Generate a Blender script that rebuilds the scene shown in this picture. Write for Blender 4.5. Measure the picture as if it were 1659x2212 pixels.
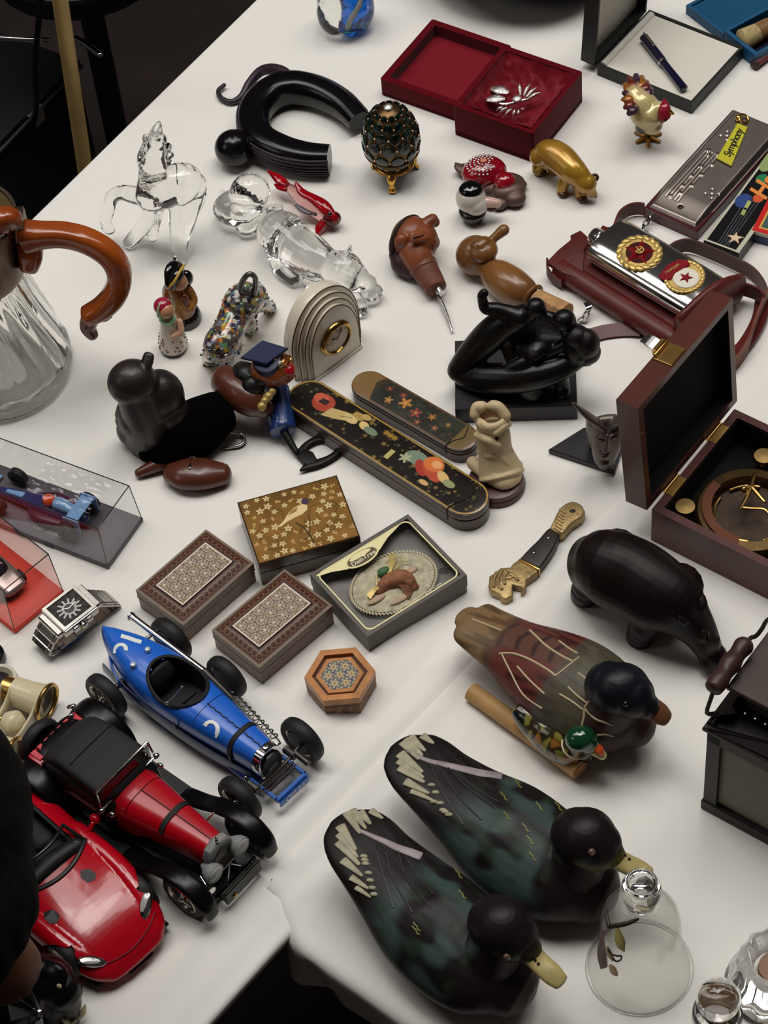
import bpy, math, random
import numpy as np
from mathutils import Vector, noise as mnoise

for _o in list(bpy.data.objects):
    bpy.data.objects.remove(_o)
SC = bpy.context.scene
COL = SC.collection
random.seed(7)
RNG = np.random.default_rng(7)

# ------------------------------------------------------------------ camera
# all lengths below are millimetres; the table top is at 750 mm
W, H, FPX = 1659, 2212, 5200.0
TH, RO, DIST, TZ = math.radians(51), math.radians(6.4), 1700.0, 750.0
FW = np.array([0, math.cos(TH), -math.sin(TH)])
_r0 = np.array([1.0, 0, 0]); _u0 = np.array([0, math.sin(TH), math.cos(TH)])
RT = math.cos(RO) * _r0 - math.sin(RO) * _u0
UP = math.cos(RO) * _u0 + math.sin(RO) * _r0
CP = np.array([0, 0, TZ]) - FW * DIST
cam = bpy.data.cameras.new('camera'); cam_o = bpy.data.objects.new('camera', cam); COL.objects.link(cam_o)
cam.sensor_width = 36; cam.lens = FPX / H * 36; cam.clip_start = 0.05; cam.clip_end = 60
from mathutils import Matrix
cam_o.matrix_world = Matrix(((RT[0], UP[0], -FW[0], CP[0] / 1000), (RT[1], UP[1], -FW[1], CP[1] / 1000),
                             (RT[2], UP[2], -FW[2], CP[2] / 1000), (0, 0, 0, 1)))
cam.dof.use_dof = False
SC.camera = cam_o

# ------------------------------------------------------------------ world, lamps, exposure
SC.view_settings.view_transform = 'Standard'
SC.view_settings.look = 'None'
SC.view_settings.gamma = 1.0
SC.view_settings.use_curve_mapping = False
SC.view_settings.exposure = 0.0
SC.cycles.max_bounces = 14
SC.cycles.transmission_bounces = 14
SC.cycles.transparent_max_bounces = 16
SC.cycles.glossy_bounces = 6
SC.cycles.diffuse_bounces = 3
SC.cycles.caustics_reflective = False
SC.cycles.caustics_refractive = True
SC.cycles.sample_clamp_indirect = 4
wd = bpy.data.worlds.new('world'); SC.world = wd; wd.use_nodes = True
wn = wd.node_tree.nodes; wl = wd.node_tree.links
_bg = wn['Background']; _bg.inputs['Color'].default_value = (0.03, 0.027, 0.026, 1); _bg.inputs['Strength'].default_value = 1.0

def area(name, loc, tgt, sx, sy, power, rgb=(1, 1, 1)):
    l = bpy.data.lights.new(name, 'AREA'); l.shape = 'RECTANGLE'; l.size = sx; l.size_y = sy
    l.energy = power; l.color = rgb
    o = bpy.data.objects.new(name, l); COL.objects.link(o); o.location = loc
    o.rotation_euler = (Vector(tgt) - Vector(loc)).to_track_quat('-Z', 'Y').to_euler()
    return o
# a pale tent roof / skylight overhead and slightly behind the stall
for _i, _x in enumerate((-1.25, -0.45, 0.35, 1.15)):
    area('roof_skylight', (_x, 0.62, 3.6), (0, 0.0, 0.75), 0.62, 2.1, 21, (1.0, 0.972, 0.93))
area('side_skylight', (-3.0, -0.6, 3.0), (0, 0, 0.75), 1.2, 1.2, 7, (1.0, 0.96, 0.92))

# ------------------------------------------------------------------ projection helpers
def P(x, y, h=0.0):
    """world point (mm) at height h above the table on the line of sight of photo pixel x, y"""
    d = FW * FPX + (x - W / 2) * RT - (y - H / 2) * UP
    return CP + d * ((TZ + h - CP[2]) / d[2])

def PP(*a):
    return [P(*q) for q in a]

class Fr:
    def __init__(s, o, R): s.o = np.array(o, float); s.R = np.array(R, float)
    def w(s, v): return s.o + np.asarray(v, float) @ s.R
    def l(s, p): return s.R @ (np.asarray(p, float) - s.o)
    def px(s, x, y, h): return s.l(P(x, y, h))
    def sub(s, o=(0, 0, 0), rx=0, ry=0, rz=0):
        a = [math.radians(q) for q in (rx, ry, rz)]
        X = np.array([[1, 0, 0], [0, math.cos(a[0]), math.sin(a[0])], [0, -math.sin(a[0]), math.cos(a[0])]])
        Y = np.array([[math.cos(a[1]), 0, -math.sin(a[1])], [0, 1, 0], [math.sin(a[1]), 0, math.cos(a[1])]])
        Z = np.array([[math.cos(a[2]), math.sin(a[2]), 0], [-math.sin(a[2]), math.cos(a[2]), 0], [0, 0, 1]])
        return Fr(s.w(o), X @ Y @ Z @ s.R)

def frame(a, b, z=None):
    """frame with origin under a (on the table), x axis heading to b, z up"""
    x = b - a; x[2] = 0; x = x / np.linalg.norm(x); zz = np.array([0, 0, 1.0])
    o = np.array(a, float); o[2] = TZ if z is None else TZ + z
    return Fr(o, [x, np.cross(zz, x), zz])

def aim(a, b, up=(0, 0, 1)):
    """frame at a with its z axis along a->b"""
    z = (b - a) / np.linalg.norm(b - a); u = np.array(up, float)
    x = np.cross(u, z)
    if np.linalg.norm(x) < 1e-6: x = np.cross(np.array([1.0, 0, 0]), z)
    x /= np.linalg.norm(x)
    return Fr(a, [x, np.cross(z, x), z])

# ------------------------------------------------------------------ geometry
class G:
    def __init__(s, v=None, f=None):
        s.v = np.zeros((0, 3)) if v is None else np.asarray(v, float).reshape(-1, 3); s.f = list(f or [])
    def __add__(s, o):
        n = len(s.v)
        return G(np.vstack([s.v, o.v]), s.f + [tuple(i + n for i in q) for q in o.f])
    def x(s, fr): return G(fr.w(s.v), s.f)
    def m(s, d): return G(s.v + np.asarray(d, float), s.f)
    def flipy(s): return G(s.v * [1, -1, 1], [q[::-1] for q in s.f])

def gsum(l):
    vs, fs, n = [], [], 0
    for g in l:
        vs.append(g.v); fs += [tuple(i + n for i in q) for q in g.f]; n += len(g.v)
    return G(np.vstack(vs), fs)

def spline(p, sub):
    p = np.asarray(p, float)
    if sub <= 1 or len(p) < 3:
        if sub <= 1: return p
        t = np.linspace(0, 1, sub + 1)[:, None]
        return p[0] * (1 - t) + p[1] * t
    q = np.vstack([2 * p[0] - p[1], p, 2 * p[-1] - p[-2]]); out = []
    for i in range(1, len(q) - 2):
        for k in range(sub):
            t = k / sub
            out.append(.5 * (2 * q[i] + (q[i + 1] - q[i - 1]) * t + (2 * q[i - 1] - 5 * q[i] + 4 * q[i + 1] - q[i + 2]) * t * t
                             + (3 * q[i] - q[i - 1] - 3 * q[i + 1] + q[i + 2]) * t ** 3))
    out.append(p[-1]); return np.array(out)

def loft(pts, rad, n=20, cap=(1, 1), up=(0, 0, 1), sub=4, pw=2.0):
    pts = [np.asarray(q, float) for q in pts]
    if np.isscalar(rad): rad = [rad] * len(pts)
    rr = np.array([(r, r) if np.isscalar(r) else r for r in rad], float)
    A = spline(np.hstack([np.array(pts), rr]), sub); c = A[:, :3]; rr = np.maximum(A[:, 3:], 1e-3)
    T = np.gradient(c, axis=0); T /= np.linalg.norm(T, axis=1)[:, None] + 1e-12
    ang = np.arange(n) * 2 * math.pi / n
    ca, sa = np.cos(ang), np.sin(ang)
    if pw != 2.0:
        ca = np.sign(ca) * np.abs(ca) ** (2 / pw); sa = np.sign(sa) * np.abs(sa) ** (2 / pw)
    rings = []; side = None
    for i in range(len(c)):
        t = T[i]
        if up is None:
            if side is None:
                a = np.array([0, 0, 1.0]) if abs(t[2]) < .8 else np.array([1.0, 0, 0]); side = np.cross(a, t)
            side = side - t * (side @ t)
        else:
            s2 = np.cross(np.asarray(up, float), t)
            if np.linalg.norm(s2) < .08 and side is not None: s2 = side - t * (side @ t)
            if side is not None and s2 @ side < 0 and False: s2 = -s2
            side = s2
        side = side / (np.linalg.norm(side) + 1e-12); v = np.cross(t, side)
        rings.append((c[i], side, v, t, rr[i]))
    R = []
    def ring(c0, s, v, r): R.append(c0 + np.outer(ca * r[0], s) + np.outer(sa * r[1], v))
    c0, s, v, t, r = rings[0]
    if cap[0]:
        for a in (85, 60, 30):
            a = math.radians(a); ring(c0 - t * cap[0] * min(r) * math.sin(a), s, v, r * math.cos(a))
    for q in rings: ring(q[0], q[1], q[2], q[4])
    c0, s, v, t, r = rings[-1]
    if cap[1]:
        for a in (30, 60, 85):
            a = math.radians(a); ring(c0 + t * cap[1] * min(r) * math.sin(a), s, v, r * math.cos(a))
    V = np.vstack(R); m = len(R); F = []
    for i in range(m - 1):
        for k in range(n):
            k2 = (k + 1) % n
            F.append((i * n + k, i * n + k2, (i + 1) * n + k2, (i + 1) * n + k))
    F.append(tuple(range(n))[::-1]); F.append(tuple((m - 1) * n + k for k in range(n)))
    return G(V, F)

def tube(pts, r, n=10, sub=4, cap=(1, 1)): return loft(pts, r, n, cap, None, sub)

def lathe(prof, n=36, closed=True):
    prof = np.asarray(prof, float); m = len(prof); a = np.arange(n) * 2 * math.pi / n
    V = np.array([[r * math.cos(t), r * math.sin(t), z] for r, z in prof for t in a]); F = []
    for i in range(m - 1):
        for k in range(n):
            k2 = (k + 1) % n; F.append((i * n + k, i * n + k2, (i + 1) * n + k2, (i + 1) * n + k))
    if closed:
        if prof[0][0] > 1e-6: F.append(tuple(range(n))[::-1])
        if prof[-1][0] > 1e-6: F.append(tuple((m - 1) * n + k for k in range(n)))
    return G(V, F)

def ell(c, r, nu=24, nv=14, R=None):
    if np.isscalar(r): r = (r, r, r)
    pr = [(max(math.sin(math.pi * i / nv), 1e-4), -math.cos(math.pi * i / nv)) for i in range(nv + 1)]
    g = lathe(pr, nu, False); v = g.v * np.asarray(r, float)
    if R is not None: v = v @ R
    return G(v + np.asarray(c, float), g.f)

def inset(poly, d):
    p = np.asarray(poly, float); a = p - np.roll(p, 1, 0); b = np.roll(p, -1, 0) - p
    a /= np.linalg.norm(a, axis=1)[:, None] + 1e-9; b /= np.linalg.norm(b, axis=1)[:, None] + 1e-9
    na = np.stack([-a[:, 1], a[:, 0]], 1); nb = np.stack([-b[:, 1], b[:, 0]], 1); m = na + nb
    k = 1 + (na * nb).sum(1); return p + d * m / np.maximum(k, .35)[:, None]

def prism(poly, z0, z1, ch=0.0, seg=1, chb=None):
    poly = np.asarray(poly, float); chb = ch if chb is None else chb
    st = [(chb, z0), (0, z0 + chb)] if chb else [(0, z0)]
    if ch:
        for k in range(seg + 1):
            a = math.pi / 2 * k / seg; st.append((ch * (1 - math.cos(a)), z1 - ch + ch * math.sin(a)))
    else: st.append((0, z1))
    n = len(poly); V = []; F = []
    for d, z in st:
        q = inset(poly, d) if d else poly; V += [(x, y, z) for x, y in q]
    for i in range(len(st) - 1):
        for k in range(n):
            k2 = (k + 1) % n; F.append((i * n + k, i * n + k2, (i + 1) * n + k2, (i + 1) * n + k))
    F.append(tuple(range(n))[::-1]); F.append(tuple((len(st) - 1) * n + k for k in range(n)))
    return G(V, F)

def rect(x0, y0, x1, y1, r=0, n=5):
    if r <= 0: return [(x0, y0), (x1, y0), (x1, y1), (x0, y1)]
    o = []
    for cx, cy, a0 in ((x1 - r, y0 + r, -90), (x1 - r, y1 - r, 0), (x0 + r, y1 - r, 90), (x0 + r, y0 + r, 180)):
        for k in range(n + 1):
            a = math.radians(a0 + 90 * k / n); o.append((cx + r * math.cos(a), cy + r * math.sin(a)))
    return o

def circ(cx, cy, r, n=28, ry=None, a0=0):
    ry = r if ry is None else ry
    return [(cx + r * math.cos(a0 + 2 * math.pi * k / n), cy + ry * math.sin(a0 + 2 * math.pi * k / n)) for k in range(n)]

def starp(cx, cy, r, k=5, q=.42, a0=math.pi / 2):
    return [(cx + (r if i % 2 == 0 else r * q) * math.cos(a0 + math.pi * i / k), cy + (r if i % 2 == 0 else r * q) * math.sin(a0 + math.pi * i / k)) for i in range(2 * k)]

def box(x0, y0, z0, x1, y1, z1, ch=0.0, seg=1): return prism(rect(x0, y0, x1, y1), z0, z1, ch, seg)

def torus(R, r, nR=40, nr=10, z=0.0, ry=None):
    return lathe([(R + r * math.cos(2 * math.pi * k / nr), z + (ry or r) * math.sin(2 * math.pi * k / nr)) for k in range(nr + 1)], nR, False)

def ringp(poly_o, poly_i, z0, z1):
    n = len(poly_o); V = [(x, y, z) for z in (z0, z1) for q in (poly_o, poly_i) for x, y in q]; F = []
    for k in range(n):
        j = (k + 1) % n
        F += [(2 * n + k, 2 * n + j, 3 * n + j, 3 * n + k), (k, n + k, n + j, j), (k, j, 2 * n + j, 2 * n + k), (n + j, n + k, 3 * n + k, 3 * n + j)]
    return G(V, F)

def strap(pts, wv, th, sub=5):
    """flat band: pts path, wv = list of width vectors (3d half-widths), th thickness"""
    A = spline(np.hstack([np.array(pts, float), np.array(wv, float)]), sub); c, w = A[:, :3], A[:, 3:]
    T = np.gradient(c, axis=0); N = np.cross(T, w); N /= np.linalg.norm(N, axis=1)[:, None] + 1e-9; N *= th / 2
    V = np.stack([c - w - N, c + w - N, c + w + N, c - w + N], 1).reshape(-1, 3); F = []; m = len(c)
    for i in range(m - 1):
        for k in range(4):
            j = (k + 1) % 4; F.append((i * 4 + k, i * 4 + j, i * 4 + 4 + j, i * 4 + 4 + k))
    F += [(3, 2, 1, 0), ((m - 1) * 4, (m - 1) * 4 + 1, (m - 1) * 4 + 2, (m - 1) * 4 + 3)]
    return G(V, F)

def text(s, size, depth=.3, shear=0.0, bold=0.0, space=1.0):
    c = bpy.data.curves.new('t', 'FONT'); c.body = s; c.size = size; c.extrude = depth / 2; c.shear = shear; c.offset = bold
    c.align_x = 'CENTER'; c.align_y = 'CENTER'; c.resolution_u = 3; c.space_character = space
    o = bpy.data.objects.new('t', c); COL.objects.link(o)
    dg = bpy.context.evaluated_depsgraph_get(); m = bpy.data.meshes.new_from_object(o.evaluated_get(dg))
    g = G([v.co[:] for v in m.vertices], [tuple(p.vertices) for p in m.polygons])
    bpy.data.objects.remove(o); bpy.data.curves.remove(c); bpy.data.meshes.remove(m)
    return g

def remesh(g, vox, sm=4, fac=.5):
    me = bpy.data.meshes.new('r'); me.from_pydata(g.v.tolist(), [], g.f); o = bpy.data.objects.new('r', me); COL.objects.link(o)
    md = o.modifiers.new('r', 'REMESH'); md.mode = 'VOXEL'; md.voxel_size = vox
    if sm:
        m2 = o.modifiers.new('s', 'SMOOTH'); m2.iterations = sm; m2.factor = fac
    dg = bpy.context.evaluated_depsgraph_get(); m = bpy.data.meshes.new_from_object(o.evaluated_get(dg))
    v = np.empty(len(m.vertices) * 3, np.float32); m.vertices.foreach_get('co', v)
    f = [tuple(p.vertices) for p in m.polygons]
    bpy.data.objects.remove(o); bpy.data.meshes.remove(me); bpy.data.meshes.remove(m)
    return G(v.reshape(-1, 3), f)

# ------------------------------------------------------------------ materials
def lin(c):
    c = np.asarray(c, float) / 255.0
    return np.where(c <= .04045, c / 12.92, ((c + .055) / 1.055) ** 2.4)

MATS = {}
def mat(name, rgb=(128, 128, 128), rough=.5, metal=0.0, coat=0.0, trans=0.0, ior=1.45, vc=False, nz=None, bump=None,
        spec=.5, sheen=0.0, alpha=1.0, sss=0.0, stretch=None, rgb2=None):
    if name in MATS: return MATS[name]
    m = bpy.data.materials.new(name); m.use_nodes = True; MATS[name] = m
    N = m.node_tree.nodes; L = m.node_tree.links; b = N['Principled BSDF']
    c = lin(rgb); b.inputs['Base Color'].default_value = (*c, 1)
    b.inputs['Roughness'].default_value = rough; b.inputs['Metallic'].default_value = metal
    b.inputs['Coat Weight'].default_value = coat; b.inputs['Coat Roughness'].default_value = .06
    b.inputs['Transmission Weight'].default_value = trans; b.inputs['IOR'].default_value = ior
    b.inputs['Specular IOR Level'].default_value = spec; b.inputs['Sheen Weight'].default_value = sheen
    b.inputs['Alpha'].default_value = alpha
    if sss:
        b.inputs['Subsurface Weight'].default_value = sss; b.inputs['Subsurface Radius'].default_value = (.004, .003, .002); b.inputs['Subsurface Scale'].default_value = 1
    src = None
    if vc:
        a = N.new('ShaderNodeAttribute'); a.attribute_name = 'Col'; src = a.outputs['Color']
    if nz or bump:
        tc = N.new('ShaderNodeTexCoord'); co = tc.outputs['Object']
        if stretch:
            mp = N.new('ShaderNodeMapping'); mp.inputs['Scale'].default_value = stretch; L.new(co, mp.inputs['Vector']); co = mp.outputs['Vector']
    if nz:
        t = N.new('ShaderNodeTexNoise'); t.inputs['Scale'].default_value = nz[0]; t.inputs['Detail'].default_value = 5; L.new(co, t.inputs['Vector'])
        r = N.new('ShaderNodeValToRGB'); r.color_ramp.elements[0].position = .3; r.color_ramp.elements[1].position = .72
        k = nz[1]
        if rgb2 is not None:
            c2 = lin(rgb2); r.color_ramp.elements[0].color = (*c, 1); r.color_ramp.elements[1].color = (*c2, 1); L.new(t.outputs['Fac'], r.inputs['Fac'])
            L.new(r.outputs['Color'], b.inputs['Base Color'])
        else:
            r.color_ramp.elements[0].color = (1 - k,) * 3 + (1,); r.color_ramp.elements[1].color = (1 + k,) * 3 + (1,); L.new(t.outputs['Fac'], r.inputs['Fac'])
            x = N.new('ShaderNodeMix'); x.data_type = 'RGBA'; x.blend_type = 'MULTIPLY'; x.inputs[0].default_value = 1
            if src: L.new(src, x.inputs[6])
            else: x.inputs[6].default_value = (*c, 1)
            L.new(r.outputs['Color'], x.inputs[7]); L.new(x.outputs[2], b.inputs['Base Color'])
    elif src: L.new(src, b.inputs['Base Color'])
    if bump:
        t = N.new('ShaderNodeTexNoise'); t.inputs['Scale'].default_value = bump[0]; t.inputs['Detail'].default_value = 4; L.new(co, t.inputs['Vector'])
        bp = N.new('ShaderNodeBump'); bp.inputs['Strength'].default_value = bump[1]; bp.inputs['Distance'].default_value = bump[2] if len(bump) > 2 else .0006
        L.new(t.outputs['Fac'], bp.inputs['Height']); L.new(bp.outputs['Normal'], b.inputs['Normal'])
    return m

# ------------------------------------------------------------------ objects
ORG = {}
def thing(name, label, cat, at, group=None):
    o = bpy.data.objects.new(name, None); COL.objects.link(o); o.empty_display_size = .01
    at = np.asarray(at, float); o.location = at / 1000; ORG[o.name] = at
    o['label'] = label; o['category'] = cat
    if group: o['group'] = group
    return o

def mesh_obj(name, v, f, m, smooth, col):
    me = bpy.data.meshes.new(name); me.from_pydata(v.tolist(), [], f); me.validate(verbose=False)
    me.materials.append(m)
    if smooth is not None:
        me.polygons.foreach_set('use_smooth', [True] * len(me.polygons))
        if smooth < 180: me.set_sharp_from_angle(angle=math.radians(smooth))
    if col is not None and len(col) == len(me.vertices):
        a = me.color_attributes.new('Col', 'FLOAT_COLOR', 'POINT')
        a.data.foreach_set('color', np.hstack([col, np.ones((len(col), 1))]).astype(np.float32).ravel())
    o = bpy.data.objects.new(name, me); COL.objects.link(o); return o

from mathutils.bvhtree import BVHTree
def bvh(g): return BVHTree.FromPolygons([Vector(q) for q in g.v], g.f)
def cast(bv, x, y, lift=0.0):
    """where the surface meets the sight line of pixel x, y"""
    d = P(x, y, 0) - CP; d /= np.linalg.norm(d); h, n, i, s = bv.ray_cast(Vector(CP), Vector(d))
    if h is None: return None
    n = np.array(n); n = -n if n @ d > 0 else n
    return np.array(h) + n * lift
def casts(bv, pts, lift=0.0): return [q for q in (cast(bv, x, y, lift) for x, y in pts) if q is not None]
def sculpt(gs, vox, sm=4, clip=0.0):
    g = remesh(gsum(gs) if isinstance(gs, (list, tuple)) else gs, vox, sm)
    if clip is not None: g.v[:, 2] = np.maximum(g.v[:, 2], TZ + clip)
    return g

def part(par, name, g, m, fr=None, col=None, smooth=40, label=None, kind=None, vox=None, sm=4, rgb=None):
    if isinstance(g, (list, tuple)): g = gsum(g)
    if vox: g = remesh(g, vox, sm)
    c = None
    if col is not None: c = np.clip(col(g.v), 0, 1)
    v = fr.w(g.v) if fr else g.v
    org = ORG[par.name]
    o = mesh_obj(name, (v - org) / 1000, g.f, m, smooth, c); o.parent = par; ORG[o.name] = org
    if label: o['label'] = label
    if kind: o['kind'] = kind
    return o

def solo(name, label, cat, g, m, at=None, fr=None, group=None, kind=None, **k):
    """a thing that is one mesh"""
    if isinstance(g, (list, tuple)): g = gsum(g)
    if k.get('vox'): g = remesh(g, k['vox'], k.get('sm', 4))
    c = np.clip(k['col'](g.v), 0, 1) if k.get('col') else None
    v = fr.w(g.v) if fr else g.v
    if at is None:
        at = v.mean(0); at[2] = v[:, 2].min()
    o = mesh_obj(name, (v - at) / 1000, g.f, m, k.get('smooth', 40), c); o.location = np.asarray(at) / 1000; ORG[o.name] = np.asarray(at, float)
    if label: o['label'] = label
    if cat: o['category'] = cat
    if group: o['group'] = group
    if kind: o['kind'] = kind
    return o

# ------------------------------------------------------------------ flat print: a fine grid whose vertices carry paint
class Cv:
    def __init__(s, x0, y0, x1, y1, res, rgb):
        s.nx = int((x1 - x0) / res) + 2; s.ny = int((y1 - y0) / res) + 2; s.aa = res * .7
        s.X, s.Y = np.meshgrid(np.linspace(x0, x1, s.nx), np.linspace(y0, y1, s.ny)); s.c = np.zeros(s.X.shape + (3,)) + lin(rgb)
    def mix(s, a, rgb): s.c += (lin(rgb) - s.c) * np.clip(a, 0, 1)[..., None]; return s
    def sd(s, d, rgb, k=1): return s.mix(np.clip(.5 - d / (2 * s.aa), 0, 1) * k, rgb)
    def disc(s, cx, cy, r, rgb, ry=None, rot=0, k=1):
        c, n = math.cos(rot), math.sin(rot); x = (s.X - cx) * c + (s.Y - cy) * n; y = -(s.X - cx) * n + (s.Y - cy) * c
        ry = r if ry is None else ry
        return s.sd((np.hypot(x / r, y / ry) - 1) * min(r, ry), rgb, k)
    def line(s, pts, w, rgb, k=1):
        d = np.full(s.X.shape, 1e9)
        for (ax, ay), (bx, by) in zip(pts[:-1], pts[1:]):
            dx, dy = bx - ax, by - ay; t = np.clip(((s.X - ax) * dx + (s.Y - ay) * dy) / (dx * dx + dy * dy + 1e-9), 0, 1)
            d = np.minimum(d, np.hypot(s.X - ax - t * dx, s.Y - ay - t * dy))
        return s.sd(d - w / 2, rgb, k)
    def poly(s, pts, rgb, k=1):
        ins = np.zeros(s.X.shape, bool); j = len(pts) - 1
        for i in range(len(pts)):
            xi, yi = pts[i]; xj, yj = pts[j]
            ins ^= ((yi > s.Y) != (yj > s.Y)) & (s.X < (xj - xi) * (s.Y - yi) / (yj - yi + 1e-12) + xi); j = i
        return s.mix(ins * float(k), rgb)
    def flower(s, cx, cy, r, rgb, ctr=None, n=5, rot=0, k=1):
        x, y = s.X - cx, s.Y - cy; a = np.arctan2(y, x) - rot; R = r * (.72 + .28 * np.cos(n * a))
        s.sd(np.hypot(x, y) - R, rgb, k)
        if ctr is not None: s.disc(cx, cy, r * .17, ctr)
        return s
    def noise(s, sc, amt, seed=0):
        v = np.array([[mnoise.noise((x * sc, y * sc, seed)) for x in s.X[0]] for y in s.Y[:, 0]]); s.c *= (1 + amt * v)[..., None]; return s
    def g(s, z=0.0, mask=None):
        idx = np.arange(s.nx * s.ny).reshape(s.ny, s.nx); q = np.stack([idx[:-1, :-1], idx[:-1, 1:], idx[1:, 1:], idx[1:, :-1]], -1)
        if mask is not None:
            mk = mask(s.X, s.Y); mm = mk[:-1, :-1] & mk[:-1, 1:] & mk[1:, 1:] & mk[1:, :-1]; q = q[mm]
        q = q.reshape(-1, 4); zz = z(s.X, s.Y) if callable(z) else np.full(s.X.shape, z)
        used = np.unique(q); re = np.full(s.nx * s.ny, -1); re[used] = np.arange(len(used))
        v = np.stack([s.X, s.Y, zz], -1).reshape(-1, 3)[used]; s.cc = s.c.reshape(-1, 3)[used]
        return G(v, [tuple(r) for r in re[q].tolist()])

def printed(par, name, cv, m, fr, z=0.0, mask=None, **k):
    g = cv.g(z, mask); cc = cv.cc
    return part(par, name, g, m, fr, col=lambda v: cc, **k)

def nzv(v, sc, seed=0.0):
    return np.array([mnoise.noise((x * sc, y * sc, z * sc + seed)) for x, y, z in v])
def sstep(a, b, x): t = np.clip((x - a) / (b - a), 0, 1); return t * t * (3 - 2 * t)
def blend(c, a, rgb): return c + (lin(rgb) - c) * np.clip(a, 0, 1)[:, None]
# ================================================================== the setting
M_cloth = mat('white_cotton', (233, 230, 224), .92, bump=(900, .12, .0004), spec=.2)
M_floor = mat('dark_paving', (30, 19, 17), .8, nz=(6, .5))
M_black = mat('black_plastic', (14, 13, 14), .45)
M_darkwood = mat('table_wood', (48, 34, 26), .6, nz=(12, .35), stretch=(1, 14, 1))
g = G([(-3000, -3000, 0), (3500, -3000, 0), (3500, 4000, 0), (-3000, 4000, 0)], [(0, 1, 2, 3)])
solo('floor', None, None, g, M_floor, at=np.array([0, 0, 0.0]), kind='structure')

BA, BB = P(80, 470), P(560, 0)
LC, LD = P(440, 2212), P(590, 2020)
K0, K1, K2 = P(590, 1905), P(1330, 1100), P(936, 2212)

def seg_d(x, y, a, b):
    d = (b - a)[:2]; L = np.linalg.norm(d); d = d / L
    return (x - a[0]) * d[0] + (y - a[1]) * d[1], -(x - a[0]) * d[1] + (y - a[1]) * d[0], L

def sheet(a, b, c, d, nu, nv, zf, skirt, warp=None):
    """cloth over quad a b c d; skirt(side, s) -> (drop, inward) for the sides ab, bc, cd, da"""
    s = np.linspace(0, 1, nu); t = np.linspace(0, 1, nv)
    S, T = np.meshgrid(s, t)
    X = [(1 - S) * (1 - T) * a[i] + S * (1 - T) * b[i] + S * T * c[i] + (1 - S) * T * d[i] for i in (0, 1)]
    if warp: X = warp(X)
    Z = TZ + zf(X[0], X[1])
    V = np.stack([X[0], X[1], Z], -1).reshape(-1, 3).tolist(); F = []
    idx = np.arange(nu * nv).reshape(nv, nu)
    for i in range(nv - 1):
        for j in range(nu - 1): F.append((idx[i, j], idx[i, j + 1], idx[i + 1, j + 1], idx[i + 1, j]))
    cen = (a + b + c + d) / 4
    for side, ed in enumerate((idx[0, :], idx[:, -1], idx[-1, ::-1], idx[::-1, 0])):
        sk = skirt(side)
        if sk is None: continue
        p = np.array([V[i] for i in ed]); e = p[-1] - p[0]; e[2] = 0; e /= np.linalg.norm(e)
        n = np.array([e[1], -e[0], 0]); n = n if (p.mean(0) - cen) @ n > 0 else -n
        prev = list(ed); along = (p - p[0]) @ e; LL = along[-1]
        for k in range(1, 9):
            drop, inn, wav, r = sk; q = k / 8
            if k <= 3:
                th = math.pi / 2 * k / 3; off = r * math.sin(th); dz = r * (1 - math.cos(th))
            else:
                f = (k - 3) / 5; dz = r + (drop - r) * f; off = r - inn * f
            w = wav(along, LL) * max(0, (k - 2) / 6)
            row = p + n * (off + w)[:, None] if np.ndim(w) else p + n * (off + w)
            row = row.copy(); row[:, 2] = p[:, 2] - dz
            st = len(V); V += row.tolist(); cur = list(range(st, st + len(ed)))
            for j in range(len(ed) - 1): F.append((prev[j], cur[j], cur[j + 1], prev[j + 1]))
            prev = cur
    return G(V, F)

_e = (BB - BA) / np.linalg.norm(BB - BA); _f = (LD - LC) / np.linalg.norm(LD - LC)
A0, A1 = BA - _e * 541, BB + _e * 700
_k = (K1 - K0) / np.linalg.norm(K1 - K0); _n = np.array([_k[1], -_k[0], 0])
LC, LD = K0 - _k * 100 + _n * 27, K0 - _k * 28 + _n * 26
D0, D1 = K0 - _k * 195 + _n * 27, K0 + _k * 1500 + _n * 27
def z_left(x, y):
    s, d, L = seg_d(x, y, LC, LD)
    r = np.exp(-((d - 36 - 8 * np.sin(s * .013)) / 11) ** 2) * 5.0 + np.exp(-((d - 66 - s * .05) / 9) ** 2) * 3.6 - np.exp(-((d - 52 - 5 * np.sin(s * .02)) / 7) ** 2) * 2.6 + np.exp(-((d - 84 - s * .09) / 7) ** 2) * 1.4 * sstep(250, 60, s)
    w = sstep(-40, 50, s) * (1 - sstep(300, 420, s))
    n = np.array([mnoise.noise((p * .006, q * .006, 3)) for p, q in zip(x.ravel(), y.ravel())]).reshape(x.shape)
    keep = sstep(104, 70, np.abs(d))
    return r * w * .9 * keep + n * .25 - .25 - 2.5 * sstep(16, 2, d)
g = sheet(A0, A1, D1, D0, 200, 150, z_left, lambda s: {0: (260, 0, lambda a, L: np.sin(a * .03) * 6, 5), 2: (14, 3, lambda a, L: 0 * a, 4)}.get(s))
solo('tablecloth', 'large white cotton tablecloth under the toy cars and small boxes', 'tablecloth', g, M_cloth, smooth=70, group=None)

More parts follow.
